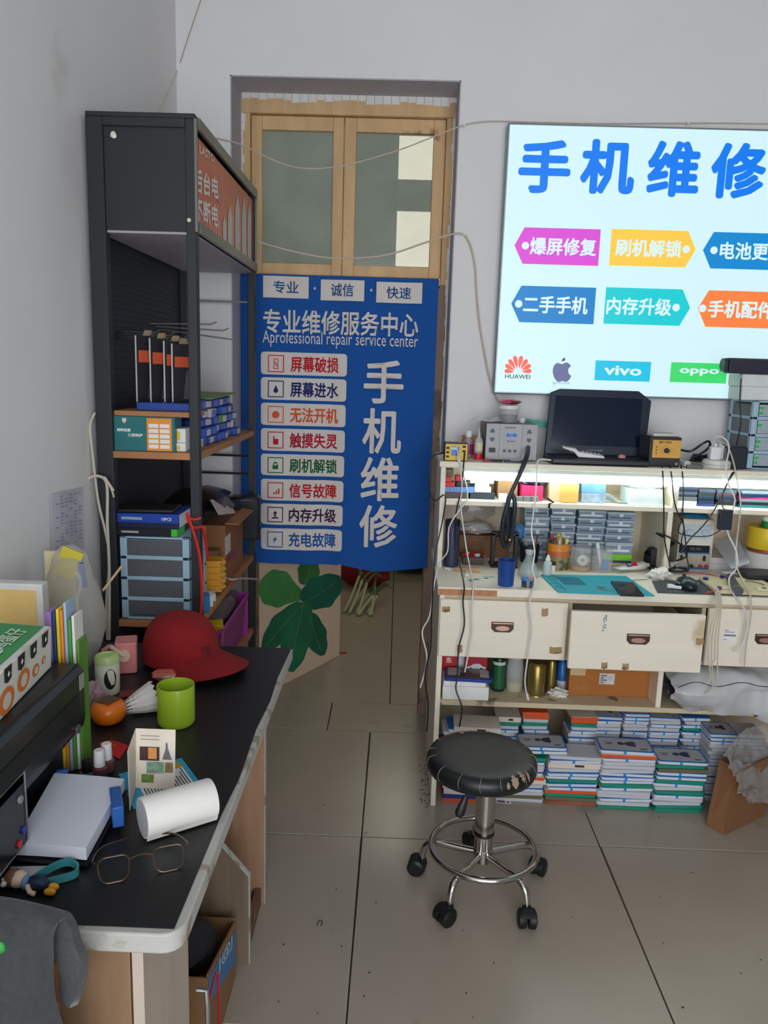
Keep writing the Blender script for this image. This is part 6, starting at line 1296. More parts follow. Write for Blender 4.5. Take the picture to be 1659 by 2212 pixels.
part('carton_body', MB().box(-.75, -.572, 2.56, 2.86, RO3, RO3+.205), M((148, 96, 62), .8, var=.08), t, .002)
part('flap', MB().add([V((-.572, 2.56, RO3+.21)), V((-.572, 2.86, RO3+.21)), V((-.53, 2.85, RO3+.205)), V((-.535, 2.6, RO3+.2)), V((-.572, 2.56, RO3+.214)), V((-.572, 2.86, RO3+.214)), V((-.53, 2.85, RO3+.209)), V((-.535, 2.6, RO3+.204))], [(0, 1, 2, 3), (7, 6, 5, 4), (0, 4, 5, 1), (1, 5, 6, 2), (2, 6, 7, 3), (3, 7, 4, 0)]), M((170, 114, 72), .8), t)
part('white_sticker', MB().box(-.572, -.571, 2.56, 2.64, RO3+.1, RO3+.165), M((214, 210, 204), .5), t)
part('red_tape', MB().box(-.572, -.571, 2.58, 2.75, RO3+.07, RO3+.095), M((150, 50, 36), .4), t)
solo('lower_carton', 'flat brown carton under the torn-flap carton side', 'carton', MB().box(-.76, -.585, 2.5, 2.555, RO3, RO3+.13), CARDD, bevel=.002)
solo('film_wrapped_box', 'dark box wrapped in clinging film at the far rack post', 'box', MB(TR((-.575, 2.9, RO3+.085), .15, .05)).box(-.07, .062, -.032, .032, 0, .17), M((30, 38, 46), .22, var=.3, scale=18), bevel=.012)
for k in range(5):
    z = RO3+.012+k*.0208; y = 2.46
    t = thing('yellow_pack', ['lowest', 'second', 'third', 'fourth', 'topmost'][k]+' pair of yellow connectors in the stack before the carton', 'connector', (-.6, y, z), 'yellow connectors on the rack')
    part('left_clip', MB(TR((-.585, y-.022, z), .15)).prism([(-.03, 0), (.03, 0), (.022, .01), (.03, .02), (-.03, .02), (-.022, .01)], .03, (0, .015, 0), XR, ZU, (0, -1, 0)), M((222, 150, 30), .4), t, .001); part('right_clip', MB(TR((-.585, y+.022, z), -.2)).prism([(-.03, 0), (.03, 0), (.022, .01), (.03, .02), (-.03, .02), (-.022, .01)], .03, (0, .015, 0), XR, ZU, (0, -1, 0)), M((226, 176, 40), .4), t, .001)
for k in range(3): solo('small_pack_box', ['blue topped', 'plain white', 'white and blue'][k]+' small box at the rack front below the yellow connectors', 'box', MB(TR((-.575-.004*k, 2.27+.055*k, RO3), .3)).box(-.03, .018, -.024, .024, 0, [.05, .034, .024][k]), M([(40, 120, 180), (232, 230, 226), (190, 210, 226)][k], .45), bevel=.001)
# red ribbon tied on the front post
rm = M((206, 34, 30), .5); px_ = RX1+.004
cord('red_ribbon', 'red ribbon loop tied round the front rack post', [V((RX1-.03, RY0-.004, 1.085)), pY(404, 1112, RY0-.006), pY(412, 1135, RY0-.008), pY(425, 1140, RY0-.007), V((RX1+.006, RY0+.012, 1.045)), pX(440, 1145, RX1+.008), pX(447, 1190, RX1+.008), pX(450, 1210, RX1+.008)], .0042, rm, 'ribbon')
cord('red_ribbon', 'long red ribbon tail hanging down the front rack post', [pY(404, 1110, RY0-.004), pY(415, 1140, RY0-.012), pY(428, 1185, RY0-.01), pY(434, 1230, RY0-.008), pY(436, 1290, RY0-.008), pY(433, 1335, RY0-.008)], .0045, rm, 'ribbon')
cord('red_ribbon', 'short red band across the front rack post', [pY(404, 1117, RY0-.006), pY(420, 1122, RY0-.007), V((RX1+.004, RY0-.004, pY(433, 1118, RY0).z))], .0042, rm, 'ribbon')
# purple basket with plastic bag on the bottom shelf
bz = RO4; t = thing('purple_basket', 'purple perforated plastic basket on the bottom rack shelf', 'basket', (-.65, 2.66, bz))
pm = M((170, 60, 150), .4); bx0, bx1, by0, by1, bh = -.76, -.562, 2.44, 2.90, .17
def wall4(x0, x1, y0, y1, f, z0, z1, th=.004):
    return [MB().add([V((x0+f, y0+f, z0)), V((x1-f, y0+f, z0)), V((x1, y0, z1)), V((x0, y0, z1)), V((x0+f, y0+f+th, z0)), V((x1-f, y0+f+th, z0)), V((x1, y0+th, z1)), V((x0, y0+th, z1))], [(0, 1, 2, 3), (7, 6, 5, 4), (0, 4, 5, 1), (1, 5, 6, 2), (2, 6, 7, 3), (3, 7, 4, 0)]),
            MB().add([V((x1-f, y0+f, z0)), V((x1-f, y1-f, z0)), V((x1, y1, z1)), V((x1, y0, z1)), V((x1-f-th, y0+f, z0)), V((x1-f-th, y1-f, z0)), V((x1-th, y1, z1)), V((x1-th, y0, z1))], [(0, 1, 2, 3), (7, 6, 5, 4), (0, 4, 5, 1), (1, 5, 6, 2), (2, 6, 7, 3), (3, 7, 4, 0)])]
for q_ in wall4(bx0, bx1, by0, by1, .018, bz, bz+bh): part('basket_wall', q_, pm, t)
part('basket_wall', MB().box(bx0, bx0+.004, by0, by1, bz, bz+bh), pm, t); part('basket_wall', MB().box(bx0, bx1, by1-.004, by1, bz, bz+bh), pm, t); part('basket_floor', MB().box(bx0, bx1-.018, by0+.018, by1, bz, bz+.004), pm, t)
mb = MB()
for i in range(20):
    for j in range(7):
        y = by0+.03+i*.02; z = bz+.02+j*.02; f = .018*(1-(z-bz)/bh); x = bx1-f+.0008
        mb.add([V((x, y, z)), V((x, y+.009, z)), V((x, y+.009, z+.007)), V((x, y, z+.007))], [(0, 1, 2, 3)])
for i in range(8):
    for j in range(7):
        x = bx0+.03+i*.02; z = bz+.02+j*.02; f = .018*(1-(z-bz)/bh); y = by0+f-.0008; mb.add([V((x, y, z)), V((x+.009, y, z)), V((x+.009, y, z+.007)), V((x, y, z+.007))], [(0, 1, 2, 3)])
o = part('wall_hole', mb, M((60, 20, 56), .7), t); o['kind'] = 'stuff'
part('basket_rim', MB().tube([V((bx1, by0, bz+bh)), V((bx1, by1, bz+bh)), V((bx0, by1, bz+bh)), V((bx0, by0, bz+bh))], .006, 8, closed=True), pm, t)
solo('grey_bag', 'dusky clear plastic bag stuffed in the purple basket', 'bag', MB().blob((-.655, 2.67, bz+.175), (.085, .19, .075), 3, .3, 2.5, 3), M((110, 96, 100), .22, alpha=.92, var=.2))
solo('yellow_tin', 'yellow packet poking out of the purple basket', 'packet', MB(TR((-.6, 2.5, bz+.12), .3, .3)).box(-.03, .03, -.02, .02, 0, .075), M((222, 180, 40), .4), bevel=.002)
cord('twisted_twine', 'red and white twine poking out over the basket', [pX(480, 1245, -.57), pX(500, 1252, -.55), pX(515, 1250, -.54), pX(540, 1250, -.53), pX(562, 1253, -.52)], .0035, M((206, 190, 190), .5, spot=(190, 60, 60), spot_scale=60, spot_lo=.55), 'twine')
# pale cords hanging on the left rack post
cm = M((206, 196, 180), .6)
cord('hanging_rope', 'long pale cord hanging on the outer rack post', [V((-.836, 2.14, 1.36)), pY(195, 920, 2.13), pY(200, 980, 2.128), pY(212, 1080, 2.125), pY(228, 1150, 2.125), pY(236, 1210, 2.125), pY(230, 1300, 2.125), pY(232, 1382, 2.12)], .0035, cm, 'rope')
cord('hanging_rope', 'pale cord hooked in a loop over the outer rack post', [pY(193, 1055, 2.125), pY(192, 1035, 2.12), pY(208, 1028, 2.12), pY(226, 1035, 2.12), pY(232, 1060, 2.12), pY(232, 1130, 2.12), pY(236, 1230, 2.12), pY(236, 1382, 2.118)], .0042, cm, 'rope')
cord('hanging_rope', 'short frayed pale cord end at the loop', [pY(226, 1030, 2.115), pY(236, 1045, 2.112), pY(246, 1060, 2.112)], .003, cm, 'rope')
cord('hanging_rope', 'second short pale cord end at the loop', [pY(228, 1036, 2.114), pY(240, 1055, 2.111), pY(246, 1074, 2.111)], .0028, cm, 'rope')
# notice sheet on the left wall
p4 = [pX(112, 1238, XL+.002), pX(181, 1232, XL+.002), pX(178, 1052, XL+.002), pX(108, 1068, XL+.002)]
qn = quadmap(*p4); t = thing('wall_notice', 'pale faded notice sheet stuck on the left wall', 'notice', qn(.5, .5)); part('sheet', MB().grid(lambda u, v: qn(u, v)+V((.002+.002*math.sin(u*6), 0, 0)), 8, 2, .001), M((206, 206, 216), .6), t)
mb = MB(); random.seed(6)
for r in range(22):
    for c_ in range(6):
        if random.random() < .6: u, v = .1+c_*.14, .06+r*.042; mb.add([qn(a, b)+V((.0055, 0, 0)) for a, b in ((u, v), (u+.09*random.random()+.02, v), (u+.08, v+.012), (u, v+.014))], [(0, 1, 2, 3)])
part('faded_print', mb, M((150, 150, 176), .7), t)['kind'] = 'stuff'

# ------------------------------------------------------------------ things on the black desk
DZO = DZT+.0004
def dz(px, py, z=DZO): return pZ(px, py, z)
# printer
PX1, PY0, PY1, PH = -.54, .96, 1.292, .225
pb = M((22, 23, 26), .35); pb2 = M((32, 34, 37), .3)
t = thing('printer', 'black laser printer with open paper tray on the desk', 'printer', (-.70, 1.13, DZO))
part('printer_body', MB().prism([(XL+.012, DZO+.006), (PX1-.05, DZO+.006), (PX1-.045, DZO+.06), (PX1-.004, DZO+.11), (PX1, DZO+.13), (PX1, DZO+PH-.012), (PX1-.01, DZO+PH), (XL+.012, DZO+PH)], PY1-PY0, (0, PY1, 0), XR, ZU, (0, -1, 0)), pb, t, .004)
part('output_slot', MB().box(PX1-.0, PX1+.0012, PY0+.03, PY1-.03, DZO+.15, DZO+.18), M((8, 8, 9), .6), t)
part('rating_sticker', MB().box(PX1, PX1+.0008, PY1-.024, PY1-.006, DZO+PH-.042, DZO+PH-.014), M((150, 150, 146), .4), t)
for i in range(2): part('foot', MB().box(PX1-.05, PX1-.03, PY0+.02+.26*i, PY0+.04+.26*i, DZO, DZO+.006), BK, t)
part('lettering', tmb('PANTUM', lambda u, v: V((PX1-.034+.0115*v, 1.07+.1*u, DZO+.074+.014*v)), .01), M((110, 132, 150), .4), t)
part('power_button', MB().cyl((PX1, PY1-.04, DZO+.12), (PX1+.003, PY1-.04, DZO+.12), .008, n=16), M((120, 122, 124), .3, metal=.6), t)
cp = part('control_panel', MB().box(PX1-.03, PX1+.0, .968, 1.062, DZO+.03, DZO+.15), M((28, 30, 33), .25), t, .006)
part('panel_rim', MB().tube([V((PX1+.001, .972, DZO+.034)), V((PX1+.001, 1.058, DZO+.034)), V((PX1+.001, 1.058, DZO+.146)), V((PX1+.001, .972, DZO+.146))], .0016, 6, closed=True), M((170, 176, 182), .3, metal=.7), cp)
for y, z, col in ((1.055, .058, (30, 60, 180)), (1.04, .044, (206, 40, 46)), (1.05, .11, (150, 150, 146))): part('panel_button', MB().cyl((PX1, y-.008, DZO+z), (PX1+.003, y-.008, DZO+z), .006, n=12), M(col, .3), cp)
# paper on the open tray
pq = [dz(30, 1850, DZO+.012), dz(192, 1862, DZO+.012), dz(278, 1702, DZO+.02), dz(112, 1688, DZO+.02)]
for p in pq: p.x = max(p.x, -.582)
qp = quadmap(*pq)
part('paper_tray', MB().grid(lambda u, v: qp(u*.985, v)-V((0, 0, .003)), 2, 2, .005), pb2, t)
part('tray_guide', MB(TR(qp(1.0, .62), .42)).box(-.006, .012, -.034, .034, -.006, .03), M((40, 96, 176), .4), t, .002)
part('tray_guide', MB(TR(qp(.02, .985), .42)).box(0, .02, -.004, .006, -.006, .022), M((40, 90, 190), .4), t, .002)
ps = thing('paper_stack', 'thick stack of white printer paper on the open tray', 'paper', qp(.5, .5))
part('sheets', MB().grid(lambda u, v: qp(.015+.95*u, .01+.95*v)+V((0, 0, .0215+.0012*math.sin(u*3))), 3, 3, .021), M((226, 228, 240), .7, var=.02), ps)
# printed carton lying on the printer
ZPO = DZO+PH+.0006
cb = thing('printed_carton', 'green-topped white carton printed with cats lying on the printer', 'carton', (-.75, 1.12, ZPO))
def cpt(px, py, z): return pZ(px, py, z)
zb0, zt0 = ZPO, ZPO+.075
TRc, TLc = cpt(112, 1352, zt0), cpt(46, 1332, zt0); BRn = cpt(-150, 1590, zt0)
dirn = V((BRn.x-TRc.x, BRn.y-TRc.y, 0)).normalized(); Ln = .26
tA, tB = TRc, TRc+dirn*Ln; wdir = V((-.97, .1, 0)).normalized(); tD = tA+wdir*.1; tC = tB+wdir*.1
dn = V((0, 0, -(zt0-zb0)))
vs = [tA, tB, tC, tD]; bs = [p+dn+V((-.004, 0, 0)) for p in vs]
part('carton_body', MB().add(vs+bs, [(0, 3, 2, 1), (4, 5, 6, 7), (0, 1, 5, 4), (1, 2, 6, 5), (2, 3, 7, 6), (3, 0, 4, 7)]), M((226, 224, 214), .5, var=.04, spot=(206, 206, 190), spot_scale=12, spot_lo=.6), cb, .003)
part('green_top', MB().add([p+V((0, 0, .0008)) for p in (tA+wdir*.012+dirn*.006, tB+wdir*.012, tC, tD+dirn*.006)], [(0, 3, 2, 1)]), M((44, 150, 76), .45), cb)
sd = (bs[0]-tA).normalized(); nrm = dirn.cross(sd); nrm = nrm if nrm.x > 0 else -nrm
for k in range(5):
    c0 = tA+dirn*(.02+.05*k); part('black_scallop', MB().add([c0+nrm*.001, c0+dirn*.028+nrm*.001, c0+dirn*.026+sd*.022+nrm*.001, c0+dirn*.014+sd*.026+nrm*.001, c0+dirn*.002+sd*.022+nrm*.001], [(0, 1, 2, 3, 4)]), M((30, 34, 38), .45), cb)
    part('diamond_print', MB().add([c0+dirn*(.014+a)+sd*(.012+b)+nrm*.002 for a, b in ((-.005, 0), (0, .005), (.005, 0), (0, -.005))], [(0, 1, 2, 3)]), WH, cb)
for k, (l, d_, s_) in enumerate(((.04, .046, .008), (.075, .05, .013), (.125, .046, .022), (.19, .052, .026))):
    c0 = tA+dirn*l+sd*d_; part('orange_print', MB().add([c0+dirn*(s_*math.cos(i*PI/7)*1.1)+sd*(s_*.8*math.sin(i*PI/7))+nrm*.0012 for i in range(14)], [tuple(range(14))]), M((222, 120, 44), .5), cb)
    part('cream_print', MB().add([c0+dirn*(s_*.6*math.cos(i*PI/7))+sd*(s_*.5*math.sin(i*PI/7))+nrm*.0018 for i in range(14)], [tuple(range(14))]), M((216, 206, 186), .5), cb)
part('lettering', tmb('吃鸡蛋仔', lambda u, v: tA+dirn*(.03+.13*(1-u))+wdir*(.028+.036*v)+V((0, 0, .0018)), .02), M((216, 232, 206), .5), cb)
# file box, books and bag behind the printer
Yb = 1.47
fbx = thing('file_box', 'cream and yellow file box standing behind the printer', 'box', (-.80, Yb, DZO)); xr = pY(92, 1300, Yb).x; zt1 = pY(60, 1262, Yb).z
part('box_body', MB().box(XL+.008, xr, Yb, Yb+.03, DZO, zt1), M((222, 220, 216), .5), fbx, .003); part('yellow_face', MB().box(XL+.009, xr-.012, Yb-.001, Yb, DZO+.02, zt1-.012), M((232, 196, 120), .5), fbx)
bk = [((150, 110, 176), 97, 122, 1322, 'purple'), ((30, 70, 110), 118, 128, 1320, 'navy and teal'), ((236, 206, 50), 125, 134, 1316, 'yellow'), ((222, 140, 50), 132, 142, 1318, 'orange'), ((160, 180, 206), 142, 160, 1302, 'pale blue'), ((70, 150, 60), 158, 178, 1338, 'green'), ((226, 222, 214), 172, 190, 1330, 'white'), ((90, 140, 50), 176, 196, 1385, 'olive and cream')]
x_prev = None
for k, (col, x0, x1, yt, nm) in enumerate(bk):
    x0 = 97+(x0-97)*.54; x1 = 97+(x1-97)*.54; Y_ = 1.31+.003*k; a = pY(x0, 1360, Y_).x; b = pY(x1, 1360, Y_).x; 
    if x_prev is not None: a = max(a, x_prev+.0006)
    if b-a < .004: b = a+.005
    x_prev = b; solo('standing_book', nm+' book standing in the row behind the printer', 'book', MB().box(a, b, Y_, Y_+.04, DZO, pY((x0+x1)/2, yt, Y_).z), M(col, .5), 'books behind the printer', bevel=.0015)
c0 = pY(150, 1285, 1.72)
bagt = thing('clear_bag', 'clear plastic bag of papers above the row of books', 'bag', (c0.x, 1.735, DZO))
part('bag_film', MB().blob((c0.x-.012, 1.76, DZO+.165), (.072, .045, .155), 3, .2, 2.2, 2, flat=-.164), M((206, 204, 196), .18, alpha=.42, var=.1), bagt)
part('papers', MB(TR((c0.x-.03, 1.76, DZO+.16), .1)).box(-.04, .03, -.004, .004, -.1, .15), M((226, 214, 170), .6), bagt); part('yellow_sheet', MB(TR((c0.x-.02, 1.745, DZO+.25), .1, 0, .4)).box(-.03, .02, -.001, .001, 0, .07), M((226, 206, 60), .6), bagt); part('blue_tag', MB(TR((c0.x+.03, 1.74, DZO+.23), .1, 0, -.15)).box(-.006, .006, -.001, .001, 0, .06), M((30, 80, 180), .6), bagt)
cord('drawstring_stick', 'thin pale wooden chopstick leaning beyond the bag', [pY(222, 1276, 1.8), pY(262, 1224, 1.86)], .0032, M((206, 180, 140), .6), 'stick')
# sharpener
p = dz(272, 1456); w_ = .026
t = thing('pencil_sharpener', 'pink crank pencil sharpener beside the red cap', 'sharpener', p); T = TR((p.x-.008, p.y+.03, DZO), .28)
pk = M((226, 140, 136), .4); ck = M((232, 200, 178), .4)
part('sharpener_body', MB(T).rbox((0, 0, 0), (.052, .062, .078), .006), pk, t, .003); part('crank_hub', MB(T).cyl((-.004, -.031, .05), (-.004, -.042, .05), .015, n=20), ck, t)
part('crank_arm', MB(T).tube([(-.004, -.04, .05), (-.03, -.041, .073), (-.034, -.041, .078)], .0058, 8), ck, t); part('crank_knob', MB(T).cyl((-.034, -.041, .078), (-.052, -.041, .066), .0055, n=10), pk, t)
# tissue-style dispenser
c, r, h = cylpx(198, 250, 1506, 1412, DZO)
t = thing('cotton_dispenser', 'white and pale green tub with an oval dark opening', 'dispenser', c)
part('tub_body', MB().lathe([(r*.9, 0), (r*.96, .004), (r, h*.6), (r*.98, h*.8)], 28, c), M((226, 228, 206), .4), t); part('tub_lid', MB().lathe([(r*1.02, h*.8), (r*1.02, h*.9), (r*.9, h*.98), (r*.6, h), (r*.5, h*.97), (0, h*.97)], 28, c), M((190, 216, 140), .4), t)
d_ = V((.55, -.83, 0)); s_ = V((.83, .55, 0))
part('oval_opening', MB().add([c+d_*(r*math.sqrt(max(0, 1-(.5*math.cos(a))**2))*1.012)+s_*(r*.5*math.cos(a))+V((0, 0, h*.44+h*.26*math.sin(a))) for a in [i*PI/10 for i in range(20)]], [tuple(range(20))]), M((16, 16, 16), .6), t)
solo('blue_eraser', 'small blue block behind the green-lidded tub', 'eraser', MB(TR((c.x-.02, c.y+.07, DZO), .4)).box(-.018, .018, -.012, .012, 0, .05), M((50, 140, 206), .5), bevel=.003)
# red cap
cc = V((pZ(385, 1432, DZO).x+.006, 1.876, DZO)); redc = M((134, 8, 16), .9, var=.06, scale=50)
t = thing('baseball_hat', 'dark red baseball cap with a curved brim on the desk', 'cap', cc); ca = -.62
cr, chh = .097, .118
def crown(u, v):
    a = 2*PI*u; k = math.sin(v*PI/2); rr = math.cos(v*PI/2)**.62
    x = cr*1.08*rr*math.cos(a); y = cr*.94*rr*math.sin(a); z = chh*k**.9
    p = V((x, y, .012+z+(-.010*(1-v) if abs(a-PI) > 2.4 else 0))); return cc+Matrix.Rotation(ca, 3, 'Z') @ p
part('crown', MB().grid(crown, 40, 12), redc, t, ang=80)
def brim(u, v):
    a = (u-.5)*2.0; rr = cr*1.0+.1*v*math.cos(a*PI/2/1.04)**.55; drop = -.016*v-.03*(abs(u-.5)*2)**2*(.35+.65*v)+.022
    p = V((rr*math.cos(a)*1.02, rr*math.sin(a)*.92, max(.003, .018+drop))); return cc+Matrix.Rotation(ca, 3, 'Z') @ p
part('brim', MB().grid(brim, 24, 8, .0032), redc, t)
part('crown_button', MB().ball(cc+V((0, 0, .012+chh)), (.008, .008, .004)), redc, t)
def onc(u, v): return crown(u, v)+(crown(u, v)-cc-V((0, 0, .04))).normalized()*.0012
part('embroidery', tmb('TIK', lambda a, b: onc(.965+.06*a, .2+.12*b), .02), M((86, 14, 26), .8), t); part('embroidery', tmb('ABOVE', lambda a, b: onc(.95+.1*a, .1+.06*b), .01), M((86, 14, 26), .8), t)
# shuttlecock
p0 = dz(256, 1535, DZO+.013); p1 = dz(322, 1508, DZO+.03); ax = (p1-p0).normalized()
t = thing('shuttlecock', 'white feather shuttlecock lying beside the persimmon', 'shuttlecock', (p0+p1)/2); fm = M((216, 212, 206), .8, var=.1, scale=40)
part('cork', MB().ring([p0-ax*.012, p0-ax*.008, p0, p0+ax*.01], [.005, .011, .013, .0125], 18), M((222, 200, 178), .6), t)
e1 = ax.orthogonal().normalized(); e2 = ax.cross(e1)
for k in range(14):
    a = 2*PI*k/14; d_ = e1*math.cos(a)+e2*math.sin(a); s_ = ax.cross(d_); b0 = p0+ax*.01+d_*.012; b1 = p0+ax*.046+d_*.024; b2 = p0+ax*.078+d_*.034
    part('feather', MB().add([b0-s_*.001, b0+s_*.001, b1+s_*.0065+d_*.001, b2+s_*.0088, b2+ax*.006, b2-s_*.007, b1-s_*.005], [(0, 1, 2, 3, 4, 5, 6)]), fm, t)
for f in (.03, .04): part('binding_thread', MB().tube([p0+ax*f+(e1*math.cos(q*PI/8)+e2*math.sin(q*PI/8))*(.012+(f-.01)*.34) for q in range(16)], .0008, 5, closed=True), WH, t)
# persimmon
p = dz(222, 1576); c = V((p.x, p.y+.034, DZO))
t = thing('persimmon', 'ripe orange persimmon with brown calyx on the desk', 'fruit', c)
part('fruit_body', MB().lathe([(0, .001), (.018, .0005), (.03, .007), (.036, .02), (.037, .03), (.033, .042), (.022, .049), (.008, .047), (0, .045)], 32, c), M((232, 116, 24), .32, var=.1, scale=12), t, ang=80)
for k in range(4): 
    a = k*PI/2+.4; d_ = V((math.cos(a), math.sin(a), 0)); s_ = V((-d_.y, d_.x, 0)); part('calyx_leaf', MB().add([c+V((0, 0, .05)), c+d_*.013-s_*.012+V((0, 0, .0515)), c+d_*.027+V((0, 0, .05)), c+d_*.013+s_*.012+V((0, 0, .0515)), c+V((0, 0, .047)), c+d_*.027+V((0, 0, .047))], [(0, 1, 2), (0, 2, 3), (4, 2, 1), (4, 3, 2)]), M((104, 76, 60), .8), t)
solo('dried_sprig', 'bag-wrapped pink dried sprig beside the printer corner', 'sprig', MB().blob((p.x-.045, p.y+.075, DZO+.03), (.022, .024, .04), 3, .4, 3, 4, flat=-.0295), M((176, 148, 158), .3, alpha=.75, spot=(206, 110, 140), spot_scale=25, spot_lo=.56))
# mug
c, r, h = cylpx(329, 410, 1579, 1478, DZO)
t = thing('green_mug', 'plain lime green mug standing on the black desk', 'mug', c)
part('mug_wall', MB().lathe([(r*.9, 0), (r*.97, .003), (r, .01), (r, h*.98), (r*.985, h), (r*.93, h*.995), (r*.92, .012), (0, .01)], 40, c), M((156, 186, 46), .25, var=.02), t)
p = dz(355, 1472); solo('wrapped_snack', 'red and white wrapped snack behind the green mug', 'snack', MB().blob((p.x, p.y+.01, DZO+.012), (.034, .02, .013), 3, .25, 3, 3, flat=-.0118), M((196, 104, 84), .35, spot=(220, 196, 186), spot_scale=30, spot_lo=.55))
p = dz(401, 1464); solo('yellow_thimble', 'small yellow screw top lying by the mug', 'top', MB(TR((p.x, p.y+.006, DZO+.0092), .5, 0, 1.2)).cyl((0, 0, -.009), (0, 0, .009), .009, n=16), M((230, 190, 30), .4))
# dark red leaf paper behind shuttlecock
p = dz(282, 1500); solo('red_wrapper', 'dark red folded wrapper behind the shuttlecock', 'wrapper', MB(TR((p.x, p.y, DZO), .5)).prism([(-.03, -.016), (.026, -.02), (.034, .012), (-.02, .018)], .006), M((120, 36, 34), .5), bevel=.002)
# red envelope
ev = [dz(216, 1622), dz(258, 1641), dz(278, 1612), dz(240, 1600), dz(216, 1606)]
t = thing('red_envelope', 'red paper envelope with gold marks on the desk', 'envelope', sum(ev, V((0, 0, 0)))/5)
part('envelope', MB().prism([(p.x, p.y) for p in ev], .002, (0, 0, DZO)), M((206, 20, 28), .4), t); cm_ = sum(ev, V((0, 0, 0)))/5; text('lettering', '大吉', t, cm_+V((-.004, .004, .002)), (1, .2, 0), (-.2, 1, 0), .022, .011, M((226, 150, 40), .4), .02)
# nail polish bottles
for k, (px, py, top, body, cap, lab) in enumerate(((210, 1688, 1620, (110, 60, 70), (226, 224, 222), 'near mauve nail polish bottle with white cap'), (226, 1672, 1606, (120, 70, 76), (230, 228, 226), 'rear mauve nail polish bottle with white cap'), (184, 1692, 1640, (70, 96, 110), (20, 20, 22), 'blue-grey nail polish bottle with black cap'))):
    p = dz(px, py); h = pY(px, top, p.y+.012).z-DZO; c = V((p.x, p.y+.013, DZO)); t = thing('nail_polish', lab, 'nail polish', c, 'nail polish bottles')
    part('glass', MB().lathe([(.012, 0), (.0135, .003), (.0135, h*.38), (.007, h*.46)], 20, c), M(body, .12, alpha=.92), t); part('cap', MB().lathe([(.0098, h*.44), (.01, h*.46), (.0092, h*.98), (.008, h), (0, h)], 20, c), M(cap, .35), t)
# pamphlet and cards
f0 = [dz(293, 1709), dz(378, 1706)]; yP = (f0[0].y+f0[1].y)/2; zP = pY(332, 1577, yP+.012).z
a0, a1 = pY(289, 1640, yP).x, pY(376, 1640, yP).x
lift = .0035
t = thing('folded_pamphlet', 'cream folded pamphlet with small pictures standing on the desk', 'pamphlet', ((a0+a1)/2, yP, DZO+lift))
qf = quadmap((a0+.002, yP, DZO+lift), (a1, yP, DZO+lift), (a1-.001, yP+.016, zP), (a0, yP+.016, zP)); part('front_leaf', MB().grid(lambda u, v: qf(u, v), 4, 4, .0008), M((232, 220, 202), .6), t)
e0, e1_ = dz(281, 1750, DZO+lift), pY(277, 1622, yP-.03); qs = quadmap(e0, (a0+.002, yP, DZO+lift), (a0, yP+.016, zP), (pY(276, 1622, yP-.03).x, yP-.03, pY(276, 1622, yP-.03).z)); part('side_leaf', MB().grid(lambda u, v: qs(u, v), 4, 4, .0008), M((222, 210, 194), .6), t)
def pf(u0, u1, v0, v1, mat, nm, o=.0012): part(nm, MB().add([qf(u, v)+V((0, -o, o*.3)) for u, v in ((u0, v0), (u1, v0), (u1, v1), (u0, v1))], [(0, 1, 2, 3)]), mat, t)
pf(.1, .6, .47, .70, M((70, 44, 36), .5, var=.5, scale=25), 'picture'); pf(.32, .54, .5, .69, M((232, 150, 80), .5, var=.2, scale=60), 'picture', .002); pf(.28, .72, .26, .45, M((110, 140, 120), .5, var=.9, scale=90, spot=(214, 90, 60), spot_scale=110, spot_lo=.55), 'picture'); pf(.75, .95, .28, .45, M((120, 100, 70), .5, var=.8, scale=110), 'picture'); pf(.15, .46, .1, .24, M((104, 130, 60), .5, var=.6, scale=70), 'picture')
part('gown_picture', MB().add([qf(u, v)+V((0, -.0014, 0)) for u, v in ((.68, .5), (.92, .5), (.82, .68), (.8, .78), (.76, .78), (.76, .68))], [tuple(range(6))]), M((110, 110, 112), .5), t)
for v in (.88, .82): part('text_line', MB().add([qf(u, vv_)+V((0, -.0012, 0)) for u, vv_ in ((.12, v), (.6, v), (.6, v+.012), (.12, v+.012))], [(0, 1, 2, 3)]), M((160, 150, 140), .6), t)
cq_ = [dz(288, 1749), dz(440, 1703), dz(392, 1639), dz(256, 1674)]; qc = quadmap(*cq_)
t = thing('blue_card', 'bright blue backing card with white text panel under the pamphlet', 'card', qc(.5, .5))
part('card_sheet', MB().grid(lambda u, v: qc(u, v)+V((0, 0, .0018)), 2, 2, .0016), M((40, 160, 206), .4), t); part('white_panel', MB().grid(lambda u, v: qc(.2+.72*u, .06+.76*v)+V((0, 0, .0024)), 1, 1), M((230, 226, 226), .5), t)
mb = MB(); random.seed(2)
for i in range(16):
    l = random.uniform(.25, .6); u = .24+i*.042; mb.add([qc(u+a, v)+V((0, 0, .003)) for a, v in ((0, .1), (.014, .1), (.014, .1+l), (0, .1+l))], [(0, 1, 2, 3)])
part('text_line', mb, INK, t); part('gold_print', MB().grid(lambda u, v: qc(.62+.3*u, .72+.16*v)+V((0, 0, .0032)), 1, 1), M((206, 150, 30), .4), t)
